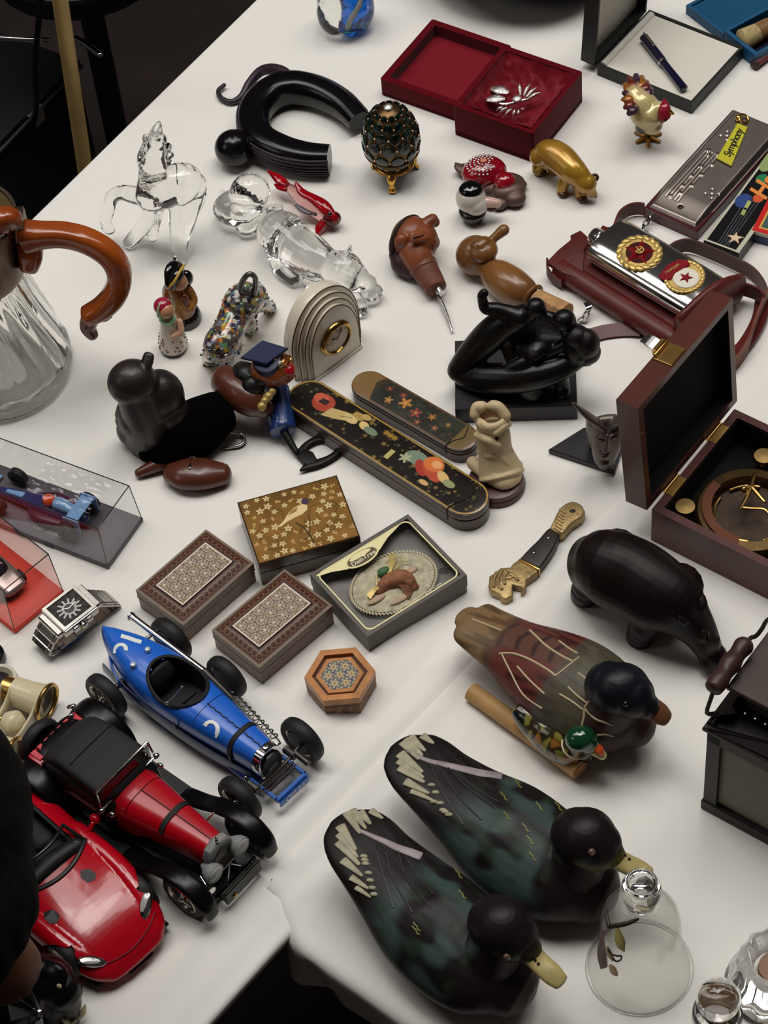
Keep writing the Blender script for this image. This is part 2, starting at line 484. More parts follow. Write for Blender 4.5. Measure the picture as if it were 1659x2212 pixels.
R0, R1, R3 = K0, K0 + _k * 1000, K0 + _n * 520
R2 = R1 + (R3 - R0)
def z_right(x, y):
    s, d, L = seg_d(x, y, K0, K1)          # d < 0 : inside the right table
    s2, d2, L2 = seg_d(x, y, LC, LD)       # d2 > 0 : over the left table
    n = np.array([mnoise.noise((p * .007, q * .007, 9)) for p, q in zip(x.ravel(), y.ravel())]).reshape(x.shape)
    lap = sstep(-46, -4, d); w = 1 - sstep(300, 420, s) * .6
    crease = np.exp(-((d + 20 + 10 * np.sin(s * .012)) / 5) ** 2) * .9
    return lap * (1.4 + 1.6 * w * sstep(-14, -3, d)) + n * .25 * (1 - lap) - .25 * (1 - lap) + crease * .5
def _wav(a, L): return 9 * np.exp(-((a - 28) / 13) ** 2) - 7 * np.exp(-((a - 52) / 11) ** 2) + 2.5 * np.sin(a * .05)
def _warp(X):
    s, d, L = seg_d(X[0], X[1], K0, K1); k = -18 * sstep(2, 50, -d) * np.exp(-np.maximum(s, 0) / 50)
    return [X[0] + _k[0] * k, X[1] + _k[1] * k]
g = sheet(R0, R1, R2, R3, 240, 200, z_right, lambda s: {0: (4.5, 2.5, lambda a, L: 0 * a, 1.6), 3: (60, 7, lambda a, L: _wav(L - a, L), 9)}.get(s), _warp)
# soften the corner: pull it in a little like cloth draped over a rounded board
solo('tablecloth', 'white cotton tablecloth on the right table under the duck decoys and lantern', 'tablecloth', g, M_cloth, smooth=70)

def table(label, a, b, c, d, inn):
    cen = (a + b + c + d) / 4; q = [p + (cen - p) / np.linalg.norm(cen - p) * inn for p in (a, b, c, d)]
    t = thing('table', label, 'table', np.array([cen[0], cen[1], 0]))
    poly = [(p[0], p[1]) for p in q]
    ar = sum(poly[i - 1][0] * poly[i][1] - poly[i][0] * poly[i - 1][1] for i in range(4))
    if ar < 0: poly = poly[::-1]
    part(t, 'tabletop', prism(poly, TZ - 34, TZ - 8, 2), M_darkwood)
    for p in q:
        e = p + (cen - p) / np.linalg.norm(cen - p) * 70
        part(t, 'leg', loft([(e[0], e[1], 0), (e[0], e[1], TZ - 34)], 20, 12, (0, 0), None, 1), M_darkwood)
table('long trestle table beneath the larger white cloth', A0, A1, D1, D0, 40)
table('trestle table at the right beneath the cloth with the duck decoys', R0, R1, R2, R3, 60)

# ---- dark clutter behind the table
M_brass_dull = mat('dull_brass', (170, 142, 88), .5, .4, nz=(30, .15))
M_brass = mat('brass', (196, 158, 92), .28, 1.0, nz=(60, .2))
M_leather_bk = mat('black_leather', (17, 17, 20), .5, bump=(120, .5, .001))
M_cable = mat('black_rubber', (8, 8, 8), .6)
a, b = P(180, 340, -70), P(129, -5, 100)
d = (b - a) / np.linalg.norm(b - a); bot = a + d * ((0 - a[2]) / d[2]) if d[2] > .2 else a
g1 = loft([bot, bot + (a - bot) * .5, a + d * 420], 6.6, 16, (0, 1), None, 1)
t = thing('brass_pole', 'dull brass pole standing behind the far edge of the table', 'pole', bot)
part(t, 'rod', g1, M_brass_dull); part(t, 'foot', lathe([(70, 0), (70, 8), (40, 16), (12, 24), (6, 40)], 32).m([bot[0], bot[1], 0]), M_brass_dull)
part(t, 'collar', lathe([(6.6, -8), (8.4, -7), (8.4, 7), (6.6, 8)], 20).x(aim(a - d * 30, a)), M_brass_dull)
# grey tray on a black stool
c = P(165, -128, -330); t = thing('stool', 'round stool with a grey seat at the top left behind the brass pole', 'stool', np.array([c[0], c[1], 0]))
part(t, 'seat', lathe([(0.01, -14), (92, -14), (102, -8), (104, 0), (98, 6), (0.01, 8)], 56).m(c), mat('grey_vinyl', (66, 58, 62), .6))
part(t, 'seat_rim', lathe([(100, -30), (100, -9), (84, -9), (84, -30), (100, -30)], 48, False).m(c), M_black)
part(t, 'column', lathe([(16, -15), (14, -60), (14, 30 - TZ - c[2] + TZ), (20, 12 - c[2])], 24).m(c), M_black); part(t, 'base', lathe([(.01, 0), (90, 0), (92, 6), (30, 22), (.01, 24)], 40).m([c[0], c[1], 0]), M_black)
# black case on the floor
fr = frame(P(0, 305, -520), P(135, 165, -520), -520)
t = thing('case', 'flat black leather case lying on the floor behind the table', 'case', fr.w((40, 60, -200)))
part(t, 'case_body', box(-160, 0, -200, 150, 260, -8, 8, 2), M_leather_bk, fr)
part(t, 'case_lid', box(-164, -4, -6, 154, 264, 4, 4, 2), M_leather_bk, fr)
part(t, 'binding', [box(-166, -6, -9, 156, 3, -4, 1), box(-166, 255, -9, 156, 266, -4, 1)], mat('grey_edge', (70, 70, 74), .4), fr)  # edge strips in a lighter grey than the black leather
for x in (-60, 60): part(t, 'latch', box(x - 12, -8, -22, x + 12, -3, 2, 1), mat('nickel', (190, 186, 180), .25, 1), fr)
pts = PP((92, -20, -150), (82, 60, -300), (76, 150, -420), (78, 235, -480), (58, 310, -560), (20, 360, -600), (-40, 420, -640))
solo('cable', 'black cable hanging down behind the brass pole to the floor', 'cable', tube(pts, 3.4, 8), M_cable)
fr = frame(P(-30, 375, -640), P(60, 300, -640), -640)
t = thing('carton', 'brown cardboard carton on the floor under the black case', 'carton', fr.w((0, 0, -110)))
part(t, 'carton_body', box(-60, -10, -110, 90, 60, -4, 1), mat('cardboard', (120, 92, 62), .85, nz=(20, .15)), fr)
part(t, 'flap', box(-60, -70, -6, 90, -8, -3, .5), mat('cardboard'), fr)
solo('chrome_bar', 'short chrome bar on the dark floor right of the brass pole', 'bar', tube(PP((160, 82, -420), (185, 95, -420), (216, 118, -420)), 4, 10), mat('chrome', (214, 212, 210), .12, 1))
solo('chrome_bar', 'thin bright bar standing in for a highlight line at the far left behind the black cable', 'bar', tube(PP((-20, 80, -420), (40, 84, -420), (104, 86, -420)), 3, 10), mat('chrome'))  # bar added to draw a highlight line in the dark clutter
# big black bowl at the top of the frame, with its foot on the cloth
c = P(1130, -95, 0)
t = thing('bowl', 'large black lacquered bowl at the top edge behind the red velvet box', 'bowl', c)
part(t, 'bowl_body', lathe([(0.01, 9), (40, 9), (72, 14), (90, 27), (98, 44), (100, 46), (95, 47), (84, 30), (66, 21), (0.01, 17)], 64).m(c), mat('black_lacquer', (7, 6, 7), .35, spec=.2))
part(t, 'foot_ring', lathe([(50, 0), (54, 0), (54, 12), (48, 12), (50, 0)], 48, False).m(c), mat('black_lacquer'))
# ================================================================== boxes and flat things
def boxframe(A, B, D, h):
    a, b, d = P(*A, h), P(*B, h), P(*D, h); fr = frame(a, b)
    return fr, float(np.linalg.norm((b - a)[:2])), float(abs(fr.l(d)[1]))
M_gloss = mat('lacquer_print', (200, 200, 200), .24, vc=True, coat=.5)
M_print = mat('satin_print', (200, 200, 200), .4, vc=True)
M_matt = mat('matt_paint', (200, 200, 200), .6, vc=True)

# ---- inlaid boxes
M_marq = mat('inlaid_walnut', (108, 84, 70), .45, nz=(700, .6), coat=.2)
M_marq2 = mat('lid_gap_brown', (66, 42, 34), .4, nz=(500, .5))
M_bone = mat('bone_stringing', (214, 200, 176), .4)
def marq_print(L, Wd, rot):
    cv = Cv(0, 0, L, Wd, .3, (70, 44, 36))
    for k, s in ((0, 1), (1, 1), (2, 1), (3, 1)): pass
    cv.poly(rect(1, 1, L - 1, Wd - 1), (104, 76, 58)); cv.poly(rect(1.6, 1.6, L - 1.6, Wd - 1.6), (76, 46, 36))
    b = 5.2
    for n, ax, q in ((int(L / 4.6), 0, b), (int(L / 4.6), 0, Wd - b), (int(Wd / 4.6), 1, b), (int(Wd / 4.6), 1, L - b)):
        LL = L if ax == 0 else Wd
        for i in range(n):
            t = b + (LL - 2 * b) * i / (n - 1); x, y = (t, q) if ax == 0 else (q, t)
            cv.disc(x, y, 2.3, (128, 98, 72)); cv.disc(x, y, 1.75, (66, 34, 28)); cv.disc(x, y, .7, (92, 50, 38))
    i0 = 9.6
    cv.poly(rect(i0 - 1.2, i0 - 1.2, L - i0 + 1.2, Wd - i0 + 1.2), (52, 30, 26))
    cv.poly(rect(i0, i0, L - i0, Wd - i0), (226, 214, 194)); cv.poly(rect(i0 + .9, i0 + .9, L - i0 - .9, Wd - i0 - .9), (146, 128, 112))
    c0 = cv.c.copy(); R2 = np.random.default_rng(3 + rot)
    px = 8.4
    for j in range(-1, 6):
        for i in range(-1, 9):
            x, y = i0 + 4 + i * px + (j % 2) * px / 2, i0 + 2.6 + j * px * .87
            cv.flower(x, y, 4.9, (214, 198, 174), n=6, rot=.5); cv.flower(x, y, 4.1, (112, 92, 78), n=6, rot=.5)
            cv.flower(x, y, 2.7, (204, 184, 156), n=6, rot=0); cv.flower(x, y, 1.9, (122, 100, 80), n=6)
            cv.disc(x, y, .8, (112, 100, 70) if R2.random() < .6 else (92, 66, 84))
    for j in range(-1, 6):
        for i in range(-1, 9):
            x, y = i0 + 4 + px / 2 + i * px + (j % 2) * px / 2, i0 + 2.6 + px * .29 + j * px * .87
            cv.poly(starp(x, y, 1.9, 3, .5), (112, 98, 94))
    out = (cv.X < i0 + .9) | (cv.X > L - i0 - .9) | (cv.Y < i0 + .9) | (cv.Y > Wd - i0 - .9); cv.c[out] = c0[out]
    return cv
def marquetry(A, B, D, label, rot):
    fr, L, Wd = boxframe(A, B, D, 20); fr = fr.sub((0, -Wd, 0))
    t = thing('inlaid_box', label, 'box', fr.w((L / 2, Wd / 2, 0)), 'walnut boxes inlaid with star mosaic')
    part(t, 'box_body', box(0, 0, 0, L, Wd, 11.6, .5), M_marq, fr)
    part(t, 'lid', box(-.3, -.3, 12.2, L + .3, Wd + .3, 19.6, .5), M_marq, fr)
    part(t, 'shadow_gap', box(.8, .8, 11.4, L - .8, Wd - .8, 12.4), M_marq2, fr)  # dark core between body and lid, the gap's shade put into its colour
    def zz(X, Y):
        e = np.minimum(np.minimum(X, L - X), np.minimum(Y, Wd - Y)); return 19.75 + 3.2 * sstep(0, 8.0, e) + .8 * (e > 9.0)
    printed(t, 'mosaic_top', marq_print(L, Wd, rot), M_print, fr, zz, smooth=30)
    part(t, 'stringing', [ringp(rect(-.5, -.5, L + .5, Wd + .5), rect(1, 1, L - 1, Wd - 1), 19.2, 20.0),
                          ringp(rect(-.6, -.6, L + .6, Wd + .6), rect(1, 1, L - 1, Wd - 1), 12.2, 12.8)], mat('dark_stringing', (120, 104, 88), .4), fr)
marquetry((295, 1275), (445, 1145), (548, 1215), 'walnut box inlaid with pale star mosaic, behind the rear wheel of the blue car', 0)
marquetry((459, 1361), (615, 1231), (714, 1310), 'walnut box inlaid with pale star mosaic, between the hexagonal box and the gilt bird box', 1)

# ---- hexagonal box
c = P(734, 1456, 18); c[2] = TZ; v = P(810, 1449, 18)
fr = frame(c, v); a0 = 0
t = thing('hexagonal_box', 'small hexagonal honey wood box with mosaic lid', 'box', fr.w((0, 0, 0)))
hexa = lambda r: [(r * math.cos(math.pi / 3 * k), r * math.sin(math.pi / 3 * k)) for k in range(6)]
M_honey = mat('honey_wood', (184, 122, 66), .4, nz=(90, .25), coat=.2)
part(t, 'box_body', prism(hexa(23.2), 0, 9.5, .6), mat('inlaid_side', (124, 88, 58), .5, nz=(420, .6)), fr)
part(t, 'band', prism(hexa(23.5), 9.5, 12.0, .3), mat('dark_inlay', (84, 50, 30), .45, nz=(300, .4)), fr)
part(t, 'lid_rim', ringp(hexa(23.6), hexa(18.6), 12, 18.2) + prism(hexa(19), 11.5, 14.2), M_honey, fr)
part(t, 'rim_inlay', ringp(hexa(18.6), hexa(16.2), 14, 15.2), mat('dark_inlay'), fr)
part(t, 'lid_panel', prism(hexa(16.2), 14, 17.2, .4), M_honey, fr)
cv = Cv(-14, -14, 14, 14, .25, (96, 94, 92)); R2 = np.random.default_rng(5)
for j in range(-3, 4):
    for i in range(-3, 4):
        x, y = i * 7.6 + (j % 2) * 3.8, j * 6.5
        cv.flower(x, y, 3.9, (196, 182, 150), n=6, rot=.3); cv.flower(x, y, 3.1, (140, 128, 104), n=6, rot=.3)
        cv.disc(x, y, 1.7, (206, 188, 146)); cv.disc(x, y, 1.2, (170, 120, 66)); cv.disc(x, y, .6, (120, 100, 70))
        cv.disc(x + 3.8, y + 2, 1.2, (74, 72, 92)); cv.disc(x + 3.8, y - 2, 1.0, (70, 96, 84))
printed(t, 'mosaic_panel', cv, M_print, fr, 17.35, lambda X, Y: (np.abs(Y) < 11.4) & (np.abs(X * .866 + Y * .5) < 11.4) & (np.abs(X * .866 - Y * .5) < 11.4))

# ---- gilt bird box
fr, L, Wd = boxframe((513, 1085), (727, 1026), (777, 1157), 24); fr = fr.sub((0, -Wd, 0))
t = thing('bird_box', 'gilt lacquer box painted with a bird among white blossom', 'box', fr.w((L / 2, Wd / 2, 0)))
cv = Cv(0, 0, L, Wd, .25, (136, 98, 46)); R2 = np.random.default_rng(11)
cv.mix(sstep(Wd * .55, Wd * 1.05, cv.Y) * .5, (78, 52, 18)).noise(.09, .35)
for k in range(14):
    x, y = R2.uniform(4, L - 4), R2.uniform(4, Wd - 4); a = R2.uniform(0, 6.3)
    cv.line([(x, y), (x + 7 * math.cos(a), y + 7 * math.sin(a)), (x + 12 * math.cos(a + .5), y + 12 * math.sin(a + .5))], .5, (64, 44, 18), .8)
pts = []
for k in range(900):
    x, y = R2.uniform(2.5, L - 2.5), R2.uniform(2.5, Wd - 2.5)
    if ((x - 36) / 15) ** 2 + ((y - 33) / 11) ** 2 < 1: continue
    if all((x - q[0]) ** 2 + (y - q[1]) ** 2 > 5.6 ** 2 for q in pts): pts.append((x, y))
for x, y in pts:
    r = R2.uniform(1.5, 3.1)
    if r < 2.0:
        for k in range(4): cv.disc(x + R2.uniform(-1.5, 1.5), y + R2.uniform(-1.5, 1.5), .85, (196, 158, 96), k=.85)
    else: cv.flower(x, y, r, (226, 204, 150), (86, 62, 26), rot=R2.uniform(0, 6), k=.95)
cv.poly([(21, 27), (26, 30.5), (31, 36), (36, 39.5), (42, 41), (45.5, 39), (44.5, 35), (40, 32), (34, 31), (28, 29), (23, 26.4)], (232, 206, 150))
cv.poly([(30, 34), (34, 38), (39, 39.5), (37, 36)], (150, 124, 64)); cv.disc(45, 42.5, 2.6, (72, 56, 82), 3.0); cv.line([(47, 42), (50, 43)], .8, (90, 70, 40))
cv.line([(41, 5), (40, 13), (38, 20), (34, 26)], 1.5, (84, 60, 34)); cv.line([(40, 13), (43, 22), (44, 30)], .9, (84, 60, 34)); cv.line([(40, 12), (34, 9)], .8, (84, 60, 34))
cv.line([(50, 14), (58, 19), (66, 19)], .7, (96, 66, 30))
for q in ([(0, .3), (L, .3)], [(0, Wd - .3), (L, Wd - .3)], [(.3, 0), (.3, Wd)], [(L - .3, 0), (L - .3, Wd)]): cv.line(q, 1.0, (60, 38, 14))
M_bside = mat('dark_gilt_side', (46, 32, 20), .3, nz=(110, .0), rgb2=(96, 74, 42), coat=.3)
part(t, 'box_body', box(0, 0, 0, L, Wd, 13.0, .5), M_bside, fr); part(t, 'lid', box(-.2, -.2, 13.4, L + .2, Wd + .2, 23.6, .4), M_bside, fr)
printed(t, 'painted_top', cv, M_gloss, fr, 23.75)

# ---- gift box with a clear lid
fr, L, Wd = boxframe((671, 1240), (881, 1112), (1001, 1245), 19); fr = fr.sub((0, -Wd, 0))
M_clear = bpy.data.materials.new('clear_plastic'); M_clear.use_nodes = True; MATS['clear_plastic'] = M_clear
def clear_nodes(m, tint, lo, rough=.03, pw=4.0, amp=.75):
    N = m.node_tree.nodes; Lk = m.node_tree.links; N.clear()
    o = N.new('ShaderNodeOutputMaterial'); mx = N.new('ShaderNodeMixShader'); tr = N.new('ShaderNodeBsdfTransparent'); gl = N.new('ShaderNodeBsdfGlossy')
    tr.inputs['Color'].default_value = (*tint, 1); gl.inputs['Roughness'].default_value = rough
    lw = N.new('ShaderNodeLayerWeight'); lw.inputs['Blend'].default_value = .5
    p2 = N.new('ShaderNodeMath'); p2.operation = 'POWER'; p2.inputs[1].default_value = pw; Lk.new(lw.outputs['Facing'], p2.inputs[0])
    ad = N.new('ShaderNodeMath'); ad.operation = 'MULTIPLY_ADD'; ad.inputs[1].default_value = amp; ad.inputs[2].default_value = lo; ad.use_clamp = True
    Lk.new(p2.outputs[0], ad.inputs[0]); Lk.new(ad.outputs[0], mx.inputs[0]); Lk.new(tr.outputs[0], mx.inputs[1]); Lk.new(gl.outputs[0], mx.inputs[2]); Lk.new(mx.outputs[0], o.inputs[0])
clear_nodes(M_clear, (.97, .97, .965), .045)
M_goldfoil = mat('gold_foil', (232, 222, 170), .4, .45); M_gold = mat('polished_gold', (226, 176, 84), .2, 1.0)
M_card = mat('grey_card', (92, 86, 80), .5)
t = thing('gift_box', 'grey gift box with clear lid, gold rim and a lace oval inside', 'box', fr.w((L / 2, Wd / 2, 0)))
part(t, 'tray', ringp(rect(0, 0, L, Wd), rect(1.2, 1.2, L - 1.2, Wd - 1.2), 0, 12) + box(.5, .5, 0, L - .5, Wd - .5, 7), M_card, fr)
part(t, 'satin_lining', gsum([G([(x, y, 8 + 1.6 * mnoise.noise((x * .07, y * .07, 2))) for y in np.linspace(1.3, Wd - 1.3, 30) for x in np.linspace(1.3, L - 1.3, 36)],
     [(j * 36 + i, j * 36 + i + 1, j * 36 + i + 37, j * 36 + i + 36) for j in range(29) for i in range(35)])]), mat('grey_satin', (140, 136, 134), .35, sheen=.3), fr, smooth=180)
part(t, 'lid_frame', ringp(rect(-.4, -.4, L + .4, Wd + .4), rect(.6, .6, L - .6, Wd - .6), 7, 19) + ringp(rect(-.4, -.4, L + .4, Wd + .4, 1), rect(2.4, 2.4, L - 2.4, Wd - 2.4, 1), 18.4, 19.1), M_card, fr)
part(t, 'lid_window', box(.8, .8, 18.0, L - .8, Wd - .8, 18.4), M_clear, fr)
rim = rect(2.6, 2.6, L - 2.6, Wd - 2.6, 5, 6); rim2 = rect(3.5, 3.5, L - 3.5, Wd - 3.5, 4.6, 6)
part(t, 'gold_rim', ringp(rim, rim2, 18.5, 18.9), M_goldfoil, fr)
cx = L * .46; em = fr.sub((cx - 2, Wd - 10.2, 18.5))
wing = [(-13, -2.5), (-24, 3.0), (-36, 6.4), (-36, 7.3), (36, 7.3), (36, 6.4), (24, 3.0), (13, -2.5), (10, 4), (-10, 4)]
part(t, 'emblem', [prism([(x, y) for x, y in wing], 0, .25), ringp(circ(0, 0, 13.5, 40, 6.4), circ(0, 0, 12.0, 40, 5.2), .1, .6), prism(circ(0, 2.4, 9, 28, 1.9), .1, .5)], M_goldfoil, em)
part(t, 'lettering', text('DainTree', 5.2, .3, .15, .05).m((0, -1.6, .6)), mat('cream_ink', (244, 236, 204), .4), em)
part(t, 'emblem_ground', prism(circ(0, 0, 12.2, 40, 5.4), -.1, .12), mat('olive_ink', (96, 84, 56), .4), em)
part(t, 'lettering', text('FLOWERS FROM THE MEADOW WITH LOVE', 2.0, .2).m((L * .55, 5.0, 18.7)), mat('cream_ink'), fr)
lf = fr.sub((L * .52, Wd * .45, 10.5), rz=-3)
part(t, 'lace_oval', loft([(0, 0, -1.6), (0, 0, 1.8)], [(30.5, 23), (30, 22.5)], 40, (0, .08), up=(0, 1, 0), sub=1), mat('lace', (204, 196, 168), .8, nz=(260, .3)), lf)
part(t, 'rope_edge', [ell((31.4 * math.cos(a), 24 * math.sin(a), 1.2), (1.9, .8, 1.0), 8, 6, R=np.array([[math.cos(a + .9), math.sin(a + .9), 0], [-math.sin(a + .9), math.cos(a + .9), 0], [0, 0, 1]])) for a in np.arange(72) * 2 * math.pi / 72], mat('cream_cord', (226, 218, 190), .6), lf, kind='stuff')
part(t, 'dried_bouquet', [loft([(-13, -2, 3), (-4, 0, 5), (6, -4, 5), (9, -13, 3)], [3, 5.5, 6.5, 3], 12)] + [tube([(0, -2, 6), (4 + k * 1.2, -8, 6.5), (5 + k * 1.6, -16 + k, 4)], .7, 6, 3) for k in range(-3, 4)], mat('dried_stems', (142, 92, 62), .7, nz=(300, .4)), lf)
part(t, 'green_bud', ell((-2, 9, 5.6), (5, 3.4, 2.6)), mat('green_moss', (60, 104, 62), .6), lf)
part(t, 'ribbon', [strap([(-2, 3, 6.4), (5, 10, 6.8), (11, 18, 6)], [(1.0, -.6, 0), (1.4, -1, 0), (2.4, -1, 0)], .3), strap([(-9, -1, 6), (-15, -1, 6.5), (-22, -3, 5.6)], [(0, 1, 0), (0, 1.6, 0), (0, 2.6, 0)], .3), tube([(-12, 2, 6), (-7, 9, 6.8), (0, 11, 6.8)], .35, 6), tube([(2, 3, 6.4), (12, 8, 6.4), (16, 6, 6.4)], .35, 6), tube([(3, 4, 6.4), (10, 12, 6.4), (14, 11, 6.4), (6, 6, 6.4)], .35, 6)], mat('gold_ribbon', (232, 206, 130), .3, .4), lf)
part(t, 'petal', [ell((14, 0, 4), (6, 2.6, 1.2)), ell((-18, -7, 4), (7, 2.4, 1.2)), ell((-4, -16, 3.6), (9, 2.4, 1.2))], mat('pink_petal', (206, 178, 150), .6), lf)

# ---- round ended lacquer pen boxes
def penbox(name, label, a, b, h, hw, he, cv_fn, mside, mlid, mend):
    A, B = P(*a, h), P(*b, h); fr = frame(A, B); L = float(np.linalg.norm((B - A)[:2]))
    def stad(r):
        return [(L + r * math.sin(q), -r * math.cos(q)) for q in np.linspace(0, math.pi, 15)] + [(-r * math.sin(q), r * math.cos(q)) for q in np.linspace(0, math.pi, 15)]
    t = thing(name, label, 'box', fr.w((L / 2, 0, 0)), None)
    part(t, 'box_body', prism(stad(hw), 0, h * .62, .8), mside, fr)
    part(t, 'lid', prism(stad(hw + .2), h * .64, h - .4, .8, 2), mlid, fr)
    def dist(X, Y): return np.hypot(X - np.clip(X, 0, L), Y)
    cv = cv_fn(L, hw); zt = lambda X, Y: h - .25 + 1.0 * np.sqrt(np.clip(1 - (dist(X, Y) / (hw + .4)) ** 2, 0, 1))
    printed(t, 'painted_top', cv, M_gloss, fr, zt, lambda X, Y: dist(X, Y) < hw - .2)
    e = [(L + r * math.sin(q), -r * math.cos(q)) for r in (1,) for q in [0]]
    part(t, 'end_seam', tube([(L - 3, -hw - .2, h * .35), (L - 3, -hw - .2, h), (L - 1, -hw * .5, h + .7), (L + 3, 0, h + .95), (L + 1, hw * .5, h + .7), (L - 2, hw, h - .2)], .35, 6), M_black, fr)
    return t
def pen_big(L, hw):
    cv = Cv(-hw, -hw, L + hw, hw, .28, (30, 24, 20)); R2 = np.random.default_rng(4)
    cv.noise(.1, .4)
    for k in range(130):
        x, y = R2.uniform(-hw, L + hw), R2.uniform(-hw, hw); g = R2.random()
        cv.flower(x, y, R2.uniform(.8, 2.2), [(132, 112, 56), (94, 90, 52), (150, 126, 72), (76, 82, 62)][int(g * 4)], n=int(R2.integers(4, 7)), rot=g * 6, k=.75)
    cv.disc(12, 2, 9, (176, 74, 54), 8); cv.disc(8, 4, 6, (204, 96, 72), 5); cv.poly([(8, 0), (15, 1), (15, 6), (9, 5)], (58, 44, 46))
    cv.poly([(18, -8), (30, -4), (42, 2), (42, 8), (32, 6), (20, 2)], (196, 170, 112)); cv.disc(41, 8, 5, (176, 146, 80), 3.6); cv.disc(38, 2.5, 6, (212, 186, 128), 3.4); cv.line([(30, 0), (38, 4)], .6, (120, 92, 50))
    cv.disc(50, 4, 4.5, (222, 190, 130), 3.2, -.3); cv.disc(57, 3, 6, (120, 134, 112), 3); cv.disc(46, 11, 4, (190, 160, 96), 2.6)
    for x in (67, 71, 75): cv.flower(x, 9, 2.8, (160, 124, 52), n=7)
    cv.poly([(80, -9), (84, -9), (84, 0), (80, 0)], (190, 178, 108))
    cv.disc(100, 5, 9, (124, 142, 124), 6); cv.flower(93, 0, 5, (172, 176, 140), n=6); cv.disc(108, 0, 8, (170, 62, 52), 4, -.6); cv.disc(116, 2, 11, (188, 82, 58), 5, -.4)
    cv.disc(113, 8, 8, (216, 120, 66), 6.4); cv.disc(115, 9, 4, (232, 168, 112), 3.4); cv.disc(126, 3, 6.5, (224, 186, 120), 3.4, -.4); cv.disc(133, 1, 5, (150, 156, 112), 3); cv.disc(118, -9, 4, (214, 170, 110), 2)
    d = np.hypot(cv.X - np.clip(cv.X, 0, L), cv.Y); cv.sd(np.abs(d - hw + 1.3) - .55, (190, 150, 70), .9)
    return cv
def pen_small(L, hw):
    cv = Cv(-hw, -hw, L + hw, hw, .28, (64, 54, 40)); R2 = np.random.default_rng(8)
    cv.poly([(4, -20), (84, -20), (84, 20), (6, 20), (10, 6)], (50, 50, 44)); cv.noise(.08, .35)
    for k in range(60): cv.flower(R2.uniform(10, 82), R2.uniform(-hw, hw), R2.uniform(1, 2.4), [(66, 78, 62), (84, 74, 48), (56, 66, 60)][k % 3], n=5, rot=k, k=.6)
    for x, y, r, c in ((34, 1, 5.4, (190, 132, 62)), (46, -2, 5.0, (150, 76, 62)), (22, -4, 3.6, (176, 130, 76)), (58, 2, 3.4, (166, 114, 54)), (28, 6, 3, (140, 66, 54)), (66, -5, 3, (146, 92, 68)), (52, -8, 2.8, (140, 80, 62)), (16, 5, 3, (122, 60, 48)), (72, 3, 2.4, (150, 110, 60))):
        cv.flower(x, y, r, c, (214, 170, 92), n=5, rot=x, k=.9)
    cv.sd(6 - cv.X + np.abs(cv.Y) * .3, (50, 50, 44), 0); cv.mix((cv.X > 83) * 1.0, (112, 92, 58)); cv.mix((cv.X < 4 + np.abs(cv.Y - 4) * .4) * 1.0, (128, 100, 62))
    d = np.hypot(cv.X - np.clip(cv.X, 0, L), cv.Y); cv.sd(np.abs(d - hw + 1.4) - .4, (120, 84, 50), .9)
    return cv
M_lacdk = mat('dark_lacquer_side', (52, 40, 34), .35, nz=(90, .0), rgb2=(84, 62, 50), coat=.3, stretch=(1, 1, 3))
penbox('pen_case', 'long round-ended black lacquer case painted with figures', (669, 858), (1006, 1073), 18, 16.4, 11, pen_big, M_lacdk, M_lacdk, None)
penbox('pen_case', 'shorter round-ended olive lacquer case painted with flowers', (797, 829), (994, 943), 14, 12.8, 10, pen_small, M_lacdk, M_lacdk, None)

# ---- red velvet jewel box
fr, L, Wd = boxframe((978, 228), (1088, 97), (1235, 185), 31); fr = fr.sub((0, -Wd, 0))
M_velvet = mat('crimson_velvet', (88, 3, 17), .95, sheen=.12, bump=(800, .2, .0003), spec=.05)
M_velvet2 = mat('crimson_satin', (116, 4, 24), .55, sheen=.15, spec=.2)
t = thing('jewel_box', 'open crimson velvet jewel box with crumpled satin lining', 'box', fr.w((L / 2, Wd / 2, 0)))
part(t, 'box_body', ringp(rect(0, 0, L, Wd, 2), rect(5, 5, L - 5, Wd - 5, 2), 1, 31) + prism(rect(0, 0, L, Wd, 2), 0, 6, .8), M_velvet, fr)
n = 46; xs = np.linspace(4, L - 4, n); ys = np.linspace(4, Wd - 4, n); V = []
for y in ys:
    for x in xs:
        e = min(x - 4, L - 4 - x, y - 4, Wd - 4 - y)
        V.append((x, y, 31.5 - 22 * (1 - math.exp(-e / 10)) + (4.6 * mnoise.noise((x * .09, y * .09, 4)) + 3.0 * mnoise.noise((x * .2, y * .2, 1))) * min(1, .35 + e / 10)))
part(t, 'satin_lining', G(V, [(j * n + i, j * n + i + 1, j * n + n + i + 1, j * n + n + i) for j in range(n - 1) for i in range(n - 1)]), M_velvet2, fr, smooth=180)
lid = fr.sub((20, Wd + 2, 0))
part(t, 'lid', ringp(rect(-6, 0, L - 4, 76, 2), rect(0, 6, L - 10, 70, 2), 1, 17) + prism(rect(-6, 0, L - 4, 76, 2), 0, 4, .6), M_velvet, lid)
part(t, 'lid_lining', prism(rect(-.5, 5.5, L - 9.5, 70.5), 4, 6, .5), M_velvet2, lid)
part(t, 'hinge_strip', box(8, -4, 3, L - 18, 2, 15, .5), M_velvet, lid)
M_cryst = mat('crystal_silver', (224, 220, 216), .16, .9, nz=(900, .4), bump=(1400, .8, .0006))
M_silver = mat('silver', (206, 204, 200), .2, 1.0)
b = thing('brooch', 'silver crystal insect brooch lying in the red velvet box', 'brooch', P(1112, 205, 20))
def leafp(p, q, w, h=1.6): return loft([p, (p + q) / 2 + np.array([0, 0, .8]), q], [(w * .5, h * .5), (w, h), (w * .4, h * .4)], 10, (1, 1), sub=4)
part(b, 'wing', leafp(P(1062, 190, 23), P(1098, 200, 24), 5.0), M_cryst); part(b, 'wing', leafp(P(1052, 215, 22), P(1090, 213, 23), 4.6), M_cryst)
